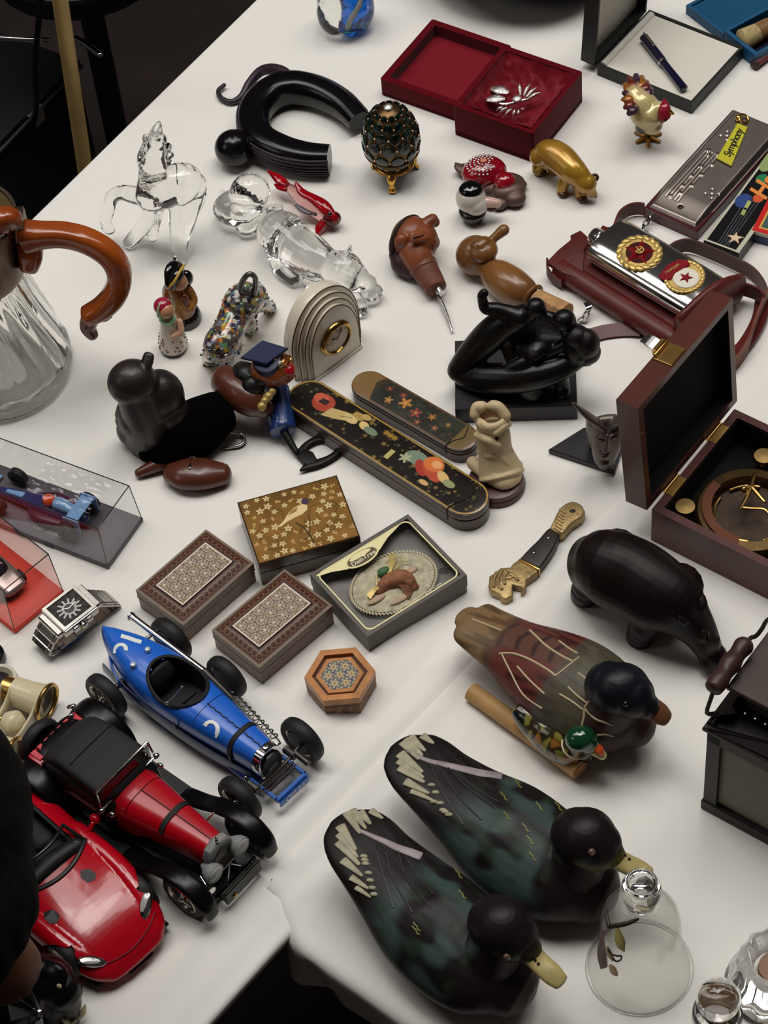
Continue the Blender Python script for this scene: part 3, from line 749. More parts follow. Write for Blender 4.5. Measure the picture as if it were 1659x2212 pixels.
for p, q in (((1124, 205), (1122, 181)), ((1132, 206), (1144, 183)), ((1137, 210), (1158, 190)), ((1140, 214), (1167, 200))): part(b, 'leaf', leafp(P(*p, 24), P(*q, 27), 1.6), M_cryst)
part(b, 'gem', ell(P(1117, 214, 24), (4, 4, 2.4)), M_cryst)
for p, q in (((1085, 232), (1072, 240)), ((1094, 233), (1078, 246)), ((1104, 236), (1090, 251)), ((1112, 238), (1108, 254)), ((1120, 238), (1120, 252)), ((1126, 236), (1133, 240))): part(b, 'leg', leafp(P(*p, 22), P(*q, 18), 1.4), M_cryst)
part(b, 'spine', tube(PP((1052, 215, 20), (1085, 225, 21), (1110, 222, 22), (1140, 214, 22)), 1.2, 8), M_silver)

# ---- pen box and pen
A, B = P(1290, 142, 10), P(1400, 27, 10); fr = frame(A, B); L = 80; Wd = 90
M_bkbox = mat('black_paper', (22, 24, 23), .5)
M_whitel = mat('white_lining', (216, 211, 200), .7)
t = thing('pen_box', 'open black presentation box with white lining holding a pen', 'box', fr.w((L / 2, -Wd / 2, 0)))
part(t, 'tray', ringp(rect(0, -Wd, L, 0), rect(2.2, -Wd + 2.2, L - 2.2, -2.2), 0, 11.5) + box(.4, -Wd + .4, 0, L - .4, -.4, 6), M_bkbox, fr)
part(t, 'pad', box(2.2, -Wd + 2.2, 5, L - 2.2, -2.2, 10.4, .8), M_whitel, fr)
lf = fr.sub((0, 3, 8), rx=4)
part(t, 'lid', ringp(rect(0, 0, L, 88), rect(2.2, 2.2, L - 2.2, 86), 0, 13).x(Fr([0, 0, 0], [[1, 0, 0], [0, 0, 1], [0, 1, 0]])) + box(.3, 10.6, .3, L - .3, 13, 87.7), M_bkbox, lf)
part(t, 'lid_lining', box(2.2, 9.0, 2.2, L - 2.2, 10.7, 86), M_whitel, lf)
part(t, 'hinge_pad', loft([fr.w((3, -4, 10)), fr.w((L - 3, -4, 10))], 3.2, 12, (0, 0), None, 1), M_whitel)
a, m_, b2 = P(1391, 81, 15), P(1432, 134, 15), P(1477, 191, 14.5)
M_navy = mat('navy_lacquer', (18, 16, 46), .15, coat=.6)
pn = thing('pen', 'slim navy pen with silver band lying in the black box', 'pen', P(1432, 134, 10))
part(pn, 'cap', loft([a, m_], [3.9, 3.9], 20, (.3, .3), None, 3), M_navy); part(pn, 'barrel', loft([m_, b2], [3.1, 3.6], 20, (.2, .3), None, 3), M_navy)
part(pn, 'band', loft([m_ - (b2 - m_) * .03, m_ + (b2 - m_) * .05], [4.0, 4.0], 20, (0, 0), None, 1), M_silver); part(pn, 'clip', loft([a + np.array([0, 0, 4.4]), (a + m_) / 2 + np.array([0, 0, 4.6])], [.9, .7], 8, (1, 1), None, 2), M_silver)

# ---- blue case at the top right
A, B = P(1482, 11, 9), P(1632, 128, 9); fr = frame(A, B); L = float(np.linalg.norm((B - A)[:2]))
M_blue = mat('teal_blue_leatherette', (16, 78, 118), .5, bump=(500, .3)); M_bluefelt = mat('blue_felt', (4, 72, 108), .9)
t = thing('blue_case', 'open teal blue case at the top right corner', 'case', fr.w((L / 2, 60, 0)))
h2 = L * .54
part(t, 'lid', ringp(rect(0, 0, h2, 150), rect(3, 3, h2 - 3, 147), 0, 9) + box(.5, .5, 0, h2 - .5, 149, 6.4), M_blue, fr); part(t, 'lid_felt', box(3, 3, 6, h2 - 3, 147, 7.4, .4), M_bluefelt, fr)
part(t, 'tray', ringp(rect(h2 + .8, 0, L, 150), rect(h2 + 3.4, 3.6, L - 3, 147), 0, 13) + box(h2 + 1, .5, 0, L - .5, 149, 3), M_blue, fr); part(t, 'tray_lining', box(h2 + 3.4, 3.6, 2.5, L - 3, 147, 4.2), mat('navy_lining', (10, 16, 48), .9), fr)
t = thing('shaving_brush', 'cream handled brush with brown collar lying in the blue case', 'brush', fr.w((h2 + 17, 40, 4)))
bx = h2 + (L - h2) * .52
part(t, 'handle', loft([(bx - 2, 34, 12), (bx, 60, 13), (bx, 120, 12)], [6.5, 8, 7], 18), mat('cream_horn', (220, 206, 168), .35), fr)
part(t, 'collar', loft([(bx - 2, 20, 12), (bx - 2, 33, 12)], [8, 7.4], 18, (.2, .2)), mat('brown_horn', (128, 96, 56), .4), fr)
part(t, 'bristles', loft([(bx - 3, 6, 11), (bx - 2, 20, 12)], [9.5, 8], 18, (.3, .1)), mat('tan_bristle', (172, 152, 106), .8, nz=(300, .3)), fr)
t = thing('pencil', 'dark red pencil lying beside the teal blue case', 'pencil', P(1640, 138, 3))
a, b = P(1628, 141, 4), P(1700, 86, 4); part(t, 'shaft', loft([a, b], 4.0, 8, (.1, .1), None, 1), mat('dark_red_paint', (98, 16, 26), .35)); part(t, 'end_cap', loft([a, a + (b - a) * .06], 4.15, 12, (.3, .1), None, 1), mat('dark_wood_end', (52, 34, 30), .5))

# ---- mouth organ with music stave, tag and chain
fr = frame(P(1393, 440, 14), P(1585, 228, 14)); L = 131; Wd = 47
M_plate = mat('tarnished_plate', (158, 148, 140), .36, 1.0, nz=(40, .12))
M_maroon = mat('maroon_bakelite', (70, 22, 28), .35, coat=.2)
t = thing('music_box', 'flat metal-topped case embossed with a music stave and notes', 'music box', fr.w((L / 2, -Wd / 2, 0)))
part(t, 'body', prism(rect(-1, -Wd - 1, L + 1, 1, 2), 0, 10, 1), M_maroon, fr)
def zpl(X, Y):
    e = np.minimum(np.minimum(X, L - X), np.minimum(-Y, Wd + Y)); z = 10 + 4.2 * sstep(0, 5, e)
    for k in range(5):
        yy = -9 - k * 2.7; z = z - .45 * np.exp(-((Y - yy) / .45) ** 2) * ((X > 16) & (X < 76))
    for x, y in ((18, -12), (24, -17), (32, -14), (36, -20), (45, -14), (50, -20), (58, -15), (64, -21), (72, -13), (76, -19), (76, -10)):
        z = z + .9 * np.exp(-(((X - x) / 1.5) ** 2 + ((Y - y) / 1.2) ** 2))
    for x, y in ((36, -38), (98, -14)):
        z = z - .8 * np.exp(-(((X - x) / .9) ** 2 + ((Y - y) / .9) ** 2))
        for a in (0, 1.57, 3.14, 4.71):
            z = z - .8 * np.exp(-(((X - x - 5 * math.cos(a + .5)) / 1.0) ** 2 + ((Y - y - 5 * math.sin(a + .5)) / .7) ** 2))
    return z - .9 * np.exp(-(((X - 13) / 2.1) ** 2 + ((Y + 24) / 2.1) ** 2) ** 3) - 2.0 * sstep(26, 6, X)
n1, n2 = 330, 120; X, Y = np.meshgrid(np.linspace(0, L, n1), np.linspace(-Wd, 0, n2)); Z = zpl(X, Y)
part(t, 'cover_plate', G(np.stack([X, Y, Z], -1).reshape(-1, 3), [(j * n1 + i, j * n1 + i + 1, j * n1 + n1 + i + 1, j * n1 + n1 + i) for j in range(n2 - 1) for i in range(n1 - 1)]), M_plate, fr, smooth=180)
part(t, 'screw', [lathe([(0.01, 0), (2.0, 0), (1.8, .7), (.01, .9)], 16).m((13, -24, 12.0))], mat('dark_steel', (80, 74, 70), .35, 1), fr)
M_chrome = mat('chrome')
def chain(nm, pts, r=2.0, w=.55, st=3.0):
    A = spline(pts, 10); d = np.r_[0, np.cumsum(np.linalg.norm(np.diff(A, axis=0), axis=1))]; out = []
    for i, s in enumerate(np.arange(st / 2, d[-1], st)):
        p = np.array([np.interp(s, d, A[:, k]) for k in range(3)]); q = np.array([np.interp(min(s + .5, d[-1]), d, A[:, k]) for k in range(3)])
        if np.linalg.norm(q - p) < 1e-6: continue
        f = aim(p, q); g = torus(r * .62, w, 14, 6); g = G(g.v * [1, 1.5, 1], g.f)
        R = Fr([0, 0, 0], [[1, 0, 0], [0, 0, 1], [0, -1, 0]]); g = g.x(R)
        if i % 2: g = g.x(Fr([0, 0, 0], [[0, 1, 0], [-1, 0, 0], [0, 0, 1]]))
        out.append(g.x(f))
    return out
for g in chain('c', PP((1408, 458, 9), (1398, 478, 7), (1392, 488, 5), (1384, 506, 3)), 3.2, .8, 4.4): part(t, 'chain_link', g, M_chrome)
q = [fr.px(*k, 15) for k in ((1548, 344), (1580, 361), (1615, 277), (1593, 268))]
t = thing('key_tag', 'yellow lettered key tag on a gold ring lying on the metal-topped case', 'key tag', fr.w((90, -20, 14.5)))
part(t, 'tag', prism([(p[0], p[1]) for p in q], 14.6, 16.6, .4), mat('yellow_plastic', (196, 190, 52), .3, coat=.3), fr)
ctr = sum(q) / 4; dr = (q[3] + q[2]) / 2 - (q[0] + q[1]) / 2; an = math.degrees(math.atan2(dr[1], dr[0]))
part(t, 'lettering', text('Symphony', 9.0, .2, .3, .12, .86), mat('black_ink', (30, 26, 18), .5), fr.sub((ctr[0], ctr[1], 16.8), rz=an))
part(t, 'key_ring', torus(4.0, .8, 24, 8).x(fr.sub(fr.px(1606, 256, 17), rx=25)), M_gold); part(t, 'bead', ell(P(1595, 255, 17), (2.6, 2.6, 2.6)), M_gold)

# ---- dark printed box
fr = frame(P(1520, 518, 12), P(1659, 330, 12)); L = 150; Wd = 30
t = thing('printed_box', 'long black box printed with orange script, stave and star', 'box', fr.w((L / 2, -Wd / 2, 0)))
part(t, 'box_body', box(0, -Wd, 0, L, 0, 11.7, .3), mat('black_card', (20, 17, 18), .4), fr)
cv = Cv(0, -Wd, L, 0, .3, (20, 19, 20))
for q in ([(0, -1), (L, -1)], [(1, -Wd), (1, 0)]): cv.line(q, 1.6, (206, 202, 182))
cv.line([(0, -Wd + 2), (L, -Wd + 2)], 3.4, (196, 194, 174))
for k in range(5): cv.line([(3, -11 - k * 2.0), (60, -8 - k * 2.6)], .35, (110, 116, 128))
cv.poly(starp(13, -20, 7, 5, .35, .3), (222, 184, 152)); cv.poly(starp(14, -20, 4.6, 5, .4, .3), (232, 206, 170))
cv.disc(52, -7, 8, (54, 74, 132), 6); cv.poly([(38, -12), (44, -11), (44, -14), (38, -15)], (168, 178, 108)); cv.poly([(46, -11), (54, -10), (54, -13), (46, -14)], (180, 186, 112))
cv.disc(80, -9, 6, (44, 128, 84), 4.5); cv.disc(100, -5, 12, (150, 166, 108), 6); cv.disc(60, -16, 5, (214, 96, 54), 4)
printed(t, 'printed_top', cv, M_gloss, fr, 11.85)
part(t, 'lettering', text('Hanna', 22, .25, .25, .6).m((88, -15, 12.1)), mat('orange_ink', (226, 138, 66), .4), fr)
fr = frame(P(1624, 497, 12), P(1659, 430, 12)); t = thing('picture_box', 'small red and navy picture box at the right edge', 'box', fr.w((15, -20, 0)))
part(t, 'box_body', box(0, -45, 0, 62, 0, 8, .3), mat('navy_card', (28, 42, 84), .4), fr); part(t, 'lid', box(-.3, -45.3, 8, 62.3, .3, 12, .4), mat('cream_card', (206, 190, 168), .5), fr)
cv = Cv(0, -45, 62, 0, .35, (204, 44, 40)); cv.poly(rect(4, -41, 58, -4), (222, 178, 84)); cv.poly(rect(5.5, -39.5, 56.5, -5.5), (74, 96, 92)); cv.disc(30, -18, 12, (120, 132, 84), 9); cv.disc(16, -30, 9, (196, 150, 90), 6)
printed(t, 'printed_top', cv, M_gloss, fr, 12.15)
# ================================================================== carved ducks, rhinoceros, stick
M_duck = mat('duck_paint', (90, 80, 70), .42, vc=True, spec=.22, bump=(240, .15, .0005))
M_dpaint = mat('pale_duck_paint', (164, 158, 132), .45, nz=(160, .2))
M_olive = mat('olive_paint', (124, 122, 48), .4)

def black_duck(label, body, head, hr, bill, tail, quills, edge, spots, sq, cheek, eye, nostril):
    pts = [P(*q[:3]) for q in body]; fr = frame(pts[0], pts[-2]); t = thing('duck_decoy', label, 'duck decoy', fr.w((90, 0, 0)), 'black duck decoys')
    g = sculpt([loft(pts, [q[3:5] for q in body], 28, (.6, .9)), loft([P(*head[0]), P(*head[1])], [hr * 1.1, hr * .8], 20, (1, 1))], 1.0, 10)
    L = fr.l(pts[-1])[0]
    def col(v):
        l = fr.l(v - 0) if False else (v - fr.o) @ fr.R.T; u = l[:, 0] / L; s = l[:, 1]; z = l[:, 2]; n = nzv(v, .06, 2); n2 = nzv(v * [1, 1, 1], .5, 7)
        c = np.zeros_like(v) + lin((25, 21, 21))
        q = np.stack([l[:, 0] * .03, l[:, 1] * .12, z * .05], 1); st = nzv(q, 1, 5)
        back = sstep(.36, .52, u) * (1 - sstep(.88, .99, u)) * sstep(18, 30, z)
        c = blend(c, back * sstep(-.25, .35, n + st * .7) * .95, (60, 76, 72)); c = blend(c, back * sstep(.1, .5, nzv(v, .09, 11)) * .5, (44, 62, 46))
        c = blend(c, back * np.exp(-((s - 1 - 3 * (u - .6)) / 4.5) ** 2) * .85, (24, 19, 19))
        br = sstep(.3, .42, u) * (1 - sstep(17, 24, z + 3 * n)); c = blend(c, br, (40, 25, 26)); c = blend(c, br * sstep(.2, .6, n2) * .6, (72, 48, 44))
        c = blend(c, sstep(.86, .97, u), (34, 22, 24))
        ut = (1 - sstep(.26, .36, u)) * sstep(.1, .2, u) * (1 - sstep(17, 22, z)); c = blend(c, ut * .9, (150, 142, 112))
        w = sstep(.12, .2, u) * (1 - sstep(.44, .55, u)) * sstep(24, 32, z); c = blend(c, w * sstep(.2, .8, np.sin(s * .9 + l[:, 0] * .12)) * .5, (46, 40, 42))
        return c
    part(t, 'body', g, M_duck, col=col, smooth=180); bv = bvh(g)
    hc = P(*head[2]); hd = P(*head[3]); ax = (hd - hc) / np.linalg.norm(hd - hc)
    gh = sculpt([ell(hc, (hr, hr, hr * .92)), ell(hc + ax * hr * .35 - np.array([0, 0, hr * .12]), hr * .88), ell(hc - ax * hr * .3 - np.array([0, 0, hr * .2]), hr * .92), loft([hc + ax * hr * .5 - np.array([0, 0, hr * .3]), P(*bill[0])], [hr * .72, hr * .5], 18)], .8, 6, None)
    def colh(v):
        n = nzv(v, .12); c = np.zeros_like(v) + lin((27, 20, 22)); d = (v - hc) @ ax; zz = v[:, 2] - hc[2]
        k = sstep(-2, 5, d) * (1 - sstep(-4, 1, zz)) * sstep(-.3, .3, n + .25); return blend(c, k * cheek, (92, 84, 34))
    part(t, 'head', gh, M_duck, col=colh, smooth=180); bh = bvh(gh)
    bp = [P(*q) for q in bill]; part(t, 'bill', loft(bp, [(7.2, 6.0), (6.6, 4.4), (6.8, 3.6), (5.4, 2.6)], 18, (.4, .7)), mat('horn_bill', (176, 160, 104), .35, nz=(70, .3), coat=.2), smooth=180)
    bb = bvh(loft(bp, [(7.2, 6.0), (6.6, 4.4), (6.8, 3.6), (5.4, 2.6)], 18, (.4, .7)))
    for x, y in nostril:
        q = cast(bb, x, y, .1)
        if q is not None: part(t, 'nostril', ell(q, 1.0, 8, 6), M_black)
    q = cast(bh, *eye, .1)
    if q is not None: part(t, 'eye', ell(q, (2.3, 2.3, 2.3), 14, 10), mat('glass_eye', (96, 72, 62), .1, coat=.8))
    for a, b, w in tail:
        p = casts(bv, [(a[0] + (b[0] - a[0]) * k, a[1] + (b[1] - a[1]) * k) for k in (.08, .3, .55, .8, 1)], .25)
        if len(p) > 2: part(t, 'tail_feather', loft(p, [(w * r, .7) for r in np.linspace(1, .35, len(p))], 10, (1, 1), sub=3), M_dpaint, smooth=180)
    for ln in quills:
        p = casts(bv, ln, .1)
        if len(p) > 2: part(t, 'wing_quill', tube(p, .55, 6, 4), mat('quill_dark', (50, 42, 46), .4))
    p = casts(bv, edge, .2); k = len(p)
    if k > 2: part(t, 'wing_edge', loft(p, [(1.2 + 3.0 * i / k, .8) for i in range(k)], 8, sub=4), mat('mauve_white_paint', (150, 138, 142), .45, nz=(90, .3)), smooth=180)
    for x, y in spots:
        q = cast(bv, x, y, .1)
        if q is not None: part(t, 'flank_spot', ell(q, (2.6, 1.5, 1.2), 10, 6, fr.sub(rz=40).R), M_dpaint)
    for x, y in sq:
        p = casts(bv, [(x - 7, y - 9), (x - 2, y - 3), (x + 1, y - 1), (x + 3, y + 6), (x + 8, y + 9)], .1)
        if len(p) > 3: part(t, 'squiggle', tube(p, .5, 6, 3), M_olive)
    return t

black_duck('black duck decoy nearest the small toy duck and wooden stick, bill behind the glass bell',
    [(866, 1602, 46, 9, 2.4), (880, 1620, 45.5, 19, 4), (908, 1650, 45, 24, 6), (950, 1690, 44, 26, 8.5), (1010, 1740, 39, 30, 17), (1080, 1795, 31, 36, 29), (1150, 1848, 28, 37, 29), (1215, 1890, 26, 33, 26), (1275, 1922, 22, 23, 20)],
    [(1236, 1880, 36), (1254, 1842, 54), (1266, 1808, 69), (1322, 1844, 65)], 18.5,
    [(1318, 1845, 62), (1345, 1862, 59), (1378, 1878, 56), (1402, 1890, 54)],
    [((868, 1600), (905, 1640), 3.6), ((884, 1590), (918, 1622), 3.2), ((902, 1583), (936, 1606), 3.0), ((925, 1583), (960, 1596), 2.4), ((860, 1625), (912, 1668), 3.8), ((860, 1655), (916, 1690), 3.6), ((872, 1686), (926, 1714), 3.2), ((858, 1640), (914, 1680), 3.4), ((886, 1706), (936, 1730), 2.6), ((875, 1594), (912, 1632), 3.0)],
    [[(920, 1620), (950, 1700), (1000, 1780)], [(945, 1650), (990, 1720), (1040, 1770)], [(965, 1655), (1020, 1710), (1070, 1745)], [(985, 1670), (1040, 1712), (1075, 1732)]],
    [(880, 1622), (920, 1642), (960, 1652), (1000, 1662), (1040, 1672), (1082, 1680)],
    [(932, 1696), (941, 1712), (951, 1735), (962, 1754), (938, 1732), (970, 1760), (957, 1750)],
    [(1088, 1720), (1095, 1762), (1118, 1692), (1135, 1788), (1150, 1850), (1165, 1742), (1206, 1742), (1160, 1702), (1145, 1815)], .9, (1278, 1840), [(1350, 1848), (1359, 1856)])
black_duck('black duck decoy in front, nearest the hanging cloth edge',
    [(738, 1764, 48, 9, 2.4), (752, 1783, 47.5, 19, 4), (778, 1815, 47, 24, 6), (812, 1858, 45, 26, 8.5), (862, 1915, 39, 30, 17), (920, 1980, 31, 35, 29), (982, 2040, 28, 36, 29), (1040, 2088, 26, 33, 26), (1098, 2122, 22, 23, 20)],
    [(1050, 2076, 36), (1070, 2036, 54), (1086, 2000, 69), (1140, 2044, 65)], 18.5,
    [(1138, 2050, 62), (1162, 2076, 59), (1192, 2104, 57), (1212, 2122, 55)],
    [((748, 1752), (778, 1800), 3.6), ((768, 1744), (800, 1780), 3.2), ((790, 1745), (826, 1768), 2.8), ((820, 1752), (855, 1772), 2.2), ((732, 1780), (768, 1836), 3.6), ((728, 1815), (776, 1868), 3.6), ((738, 1855), (782, 1892), 3.2), ((756, 1893), (796, 1920), 2.6), ((730, 1798), (772, 1852), 3.2), ((758, 1747), (790, 1790), 3.0), ((768, 1915), (800, 1938), 2.2)],
    [[(800, 1800), (825, 1880), (850, 1960)], [(830, 1830), (850, 1900), (890, 1970)], [(860, 1840), (880, 1900), (930, 1960)], [(875, 1850), (905, 1900), (935, 1930)]],
    [(768, 1790), (800, 1805), (830, 1818), (858, 1832), (885, 1842), (908, 1852)],
    [(786, 1850), (790, 1866), (796, 1886), (800, 1902), (804, 1918), (808, 1932), (788, 1858)],
    [(990, 1888), (998, 1932), (898, 2010), (900, 2002)], .35, (1095, 2066), [(1156, 2074), (1163, 2082)])

# ---- brown duck
body = [(1008, 1334, 37, 10, 4), (1018, 1342, 36.5, 18, 6), (1050, 1365, 35, 20, 9), (1105, 1400, 33, 23, 15), (1165, 1440, 31, 30, 24), (1230, 1482, 30, 35, 29), (1290, 1522, 28, 34, 28), (1340, 1552, 26, 26, 24), (1372, 1568, 23, 15, 16)]
pts = [P(*q[:3]) for q in body]; fr = frame(pts[0], pts[-2]); LB = fr.l(pts[-1])[0]
t = thing('duck_decoy', 'brown duck decoy with reddish wings, below the dark rhinoceros', 'duck decoy', fr.w((80, 0, 0)))
g = sculpt([loft(pts, [q[3:5] for q in body], 28, (1.6, .9)), loft(PP((1310, 1530, 40), (1335, 1505, 56)), [20, 16], 18)], 1.0, 6)
def colb(v):
    l = (v - fr.o) @ fr.R.T; u = l[:, 0] / LB; s = l[:, 1]; z = l[:, 2]; n = nzv(v, .08); ln = nzv(np.stack([l[:, 0] * .04, s * .3, z * .1], 1), 1)
    c = np.zeros_like(v) + lin((64, 47, 44))
    c = blend(c, (1 - sstep(.2, .27, u + n * .05)), (124, 98, 68)); c = blend(c, (1 - sstep(.2, .27, u)) * sstep(.1, .4, ln) * .7, (70, 54, 36))
    mid = sstep(.2, .27, u) * (1 - sstep(.6, .64, u)); c = blend(c, mid, (92, 64, 54))
    c = blend(c, mid * sstep(.4, .9, np.sin(u * 62 - np.abs(s) * .16)) * (np.abs(s) < 12) * .8, (50, 36, 38))
    wing = sstep(8, 12, np.abs(s - 1)) * sstep(.22, .3, u) * (1 - sstep(.6, .64, u)) * (z > 14); c = blend(c, wing, (98, 48, 43)); c = blend(c, wing * sstep(.0, .5, ln) * .8, (48, 26, 26))
    sad = sstep(.6, .64, u + .001 * np.abs(s)) * (1 - sstep(.82, .87, u)); c = blend(c, sad, (80, 74, 60)); c = blend(c, sad * sstep(.0, .5, ln) * .6, (58, 44, 46)); c = blend(c, sad * sstep(.1, .5, n) * .4, (96, 92, 80))
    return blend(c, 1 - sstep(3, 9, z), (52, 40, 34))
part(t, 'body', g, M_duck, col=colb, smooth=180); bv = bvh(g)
hc = P(1340, 1488, 66); hd = P(1395, 1520, 62); ax = (hd - hc) / np.linalg.norm(hd - hc)
gh = sculpt([ell(hc, (19, 17, 17)), ell(hc + ax * 8, 15), ell(hc - ax * 8 - np.array([0, 0, 4]), 16), loft([hc + ax * 10, P(1395, 1524, 60)], [13, 9], 18)], .8, 6, None)
part(t, 'head', gh, mat('blue_black_paint', (16, 18, 25), .4, spec=.3), smooth=180); bh = bvh(gh)
part(t, 'bill', loft(PP((1388, 1520, 60), (1408, 1530, 57), (1428, 1544, 54), (1440, 1553, 52)), [(8, 7), (7.6, 5.4), (7.4, 4.2), (5.6, 3.2)], 18, (.4, .7)), mat('orange_brown_bill', (118, 64, 38), .4, rgb2=(72, 56, 34), nz=(60, .4)), smooth=180)
M_cream = mat('cream_line_paint', (186, 168, 134), .5)
for pl, r in (([(1080, 1412), (1110, 1412), (1145, 1425), (1180, 1445), (1200, 1460)], .6), ([(1145, 1362), (1180, 1395), (1215, 1418), (1235, 1428)], .6), ([(1118, 1440), (1145, 1470), (1175, 1498)], .5), ([(1085, 1415), (1105, 1455), (1130, 1500), (1170, 1530)], .45), ([(1200, 1460), (1225, 1440), (1250, 1420)], .45), ([(1020, 1338), (1052, 1350), (1082, 1362)], .5), ([(1210, 1500), (1235, 1515), (1258, 1532)], .5), ([(1228, 1485), (1250, 1505), (1270, 1520)], .5), ([(1250, 1455), (1268, 1468), (1282, 1477)], .5),
              ([(1278, 1510), (1264, 1528), (1262, 1548), (1258, 1570), (1275, 1582)], .6), ([(1264, 1532), (1285, 1552), (1305, 1560), (1322, 1566)], .5), ([(1258, 1570), (1285, 1586), (1308, 1586), (1325, 1590)], .5), ([(1300, 1520), (1320, 1528), (1340, 1524)], .5), ([(1208, 1385), (1228, 1400), (1246, 1411)], .5)):
    p = casts(bv, pl, .1)
    if len(p) > 2: part(t, 'feather_line', tube(p, r * 1.45, 6, 4), M_cream)
q = cast(bh, 1352, 1520, .1)
part(t, 'eye', ell(q, 2.0, 12, 8), mat('black_glass', (8, 8, 10), .05, coat=1))

# ---- small painted duck
body = [(1122, 1532, 26, 7, 6), (1140, 1546, 24, 10, 9), (1170, 1568, 20, 13, 13), (1205, 1592, 18, 15, 16), (1240, 1612, 16, 14, 15), (1262, 1622, 14, 8, 10)]
pts = [P(*q[:3]) for q in body]; fr2 = frame(pts[0], pts[-2]); t = thing('duck_figurine', 'small glossy olive and black duck with green head beside the stick', 'duck', fr2.w((30, 0, 0)))
g = sculpt([loft(pts, [q[3:5] for q in body], 24, (.6, .9)), loft(PP((1248, 1605, 24), (1256, 1590, 36)), [9, 8], 16)], .7, 4)
def cols(v):
    l = (v - fr2.o) @ fr2.R.T; n = nzv(v, .16, 3); c = np.zeros_like(v) + lin((48, 42, 24)); k = np.sin(l[:, 0] * .5 + n * 3) * np.sin(l[:, 1] * .42 + 1)
    c = blend(c, sstep(.05, .3, k), (128, 124, 52)); c = blend(c, sstep(.2, .45, nzv(v, .13, 8)) * (l[:, 0] > 20), (150, 98, 42)); c = blend(c, sstep(.15, .4, nzv(v, .11, 15)), (24, 20, 22))
    return blend(c, (1 - sstep(9, 13, l[:, 2])) * sstep(.2, .7, np.sin(l[:, 2] * 2.4)) * .8, (96, 90, 40))
part(t, 'body', g, mat('glossy_duck_paint', (80, 70, 50), .18, vc=True, coat=.6), col=cols, smooth=180)
part(t, 'head', sculpt([ell(P(1255, 1596, 40), (10.5, 9, 8.5)), ell(P(1268, 1602, 37), 8)], .6, 4, None), mat('bottle_green_gloss', (14, 62, 36), .12, coat=.8), smooth=180)
part(t, 'neck_ring', torus(9.6, .6, 28, 6).x(aim(P(1246, 1610, 28), P(1256, 1590, 42))), M_bone)
part(t, 'bill', loft(PP((1280, 1612, 34), (1290, 1622, 32), (1303, 1634, 30)), [(4.6, 4), (4.4, 3), (3, 2)], 14), mat('cream_gloss', (212, 196, 140), .2, coat=.5), smooth=180)
part(t, 'bill_patch', loft(PP((1286, 1610, 38), (1296, 1620, 36), (1302, 1630, 33)), [(2.4, 1), (3, 1), (1.4, .8)], 10), mat('orange_gloss', (214, 84, 40), .2, coat=.5))
a, b = P(1018, 1494, 6.6), P(1252, 1662, 7.2)
t = thing('wooden_stick', 'plain light wooden stick lying between the decoys', 'stick', P(1130, 1590, 0))
part(t, 'rod', loft([a, a + (b - a) * .25, a + (b - a) * .7, b], [6.4, 6.3, 6.6, 7.1], 28, (.12, .12), None, 4), mat('pale_beech', (184, 142, 88), .55, nz=(60, .16)))
part(t, 'end_face', loft([b + (b - a) / np.linalg.norm(b - a) * .7, b + (b - a) / np.linalg.norm(b - a) * 1.1], [5.9, 5.7], 24, (0, 0), None, 1), mat('end_grain', (166, 118, 72), .7, nz=(200, .3)))

# ---- rhinoceros
M_ebony = mat('dark_polished_wood', (22, 13, 13), .42, nz=(30, .3), spec=.22)
off = np.array([P(1340, 1215, 5) - P(1255, 1290, 5)]).ravel()
body = [(1290, 1222, 38, 21, 23), (1318, 1228, 44, 25, 28), (1370, 1250, 43, 26, 28), (1420, 1282, 41, 25, 27), (1455, 1305, 39, 22, 24), (1485, 1335, 32, 16, 18), (1512, 1368, 24, 12, 13), (1532, 1405, 15, 9, 10)]
t = thing('rhinoceros', 'dark polished wooden rhinoceros standing before the brass compass chest', 'rhinoceros', P(1380, 1330, 0))
def leg(a, b, c, r): return loft([a, b, c], r, 16, (1, .2))
hl, fl = (P(1300, 1225, 34), P(1268, 1268, 18), P(1262, 1288, 0)), (P(1432, 1300, 34), P(1392, 1352, 16), P(1382, 1378, 0))
gl = [loft([P(*q[:3]) for q in body], [q[3:5] for q in body], 28, (.9, .9))] + [leg(*q, [17, 11, 9.5]) for q in (hl, fl)] + [leg(*(k + off * s for k, s in zip(q, (.4, 1, 1))), [17, 11, 9.5]) for q in (hl, fl)]
gl += [loft(PP((1536, 1398, 22), (1545, 1390, 32), (1551, 1380, 40)), [5.5, 4.2, 1.8], 12), loft(PP((1520, 1375, 32), (1526, 1366, 38)), [4, 1.6], 10), ell(P(1546, 1418, 14), (8, 9, 9)), ell(P(1535, 1428, 10), (8, 8, 8))]
part(t, 'body', sculpt(gl, 1.0, 5), M_ebony, smooth=180)
part(t, 'ear', loft(PP((1504, 1318, 44), (1514, 1305, 50), (1520, 1288, 54)), [(3.4, 2.4), (5, 2.4), (1.4, 1)], 12), M_ebony, smooth=180)
part(t, 'ear', loft(PP((1478, 1345, 44), (1474, 1340, 50), (1468, 1332, 55)), [(3.4, 2.4), (4.6, 2.4), (1.4, 1)], 12), M_ebony, smooth=180)
part(t, 'tail', tube(PP((1268, 1185, 56), (1254, 1200, 48), (1250, 1230, 34), (1252, 1248, 24)), [3.2, 2.6, 2.4, 2.8], 10), M_ebony, smooth=180)
# ================================================================== glass things
M_glass = mat('clear_glass', (252, 252, 250), 0.0, trans=1.0, ior=1.47)
M_redglass = mat('ruby_glass', (190, 6, 26), .03, trans=.55, ior=1.5)
M_blueglass = mat('blue_glass', (20, 110, 220), .02, trans=.9, ior=1.5)

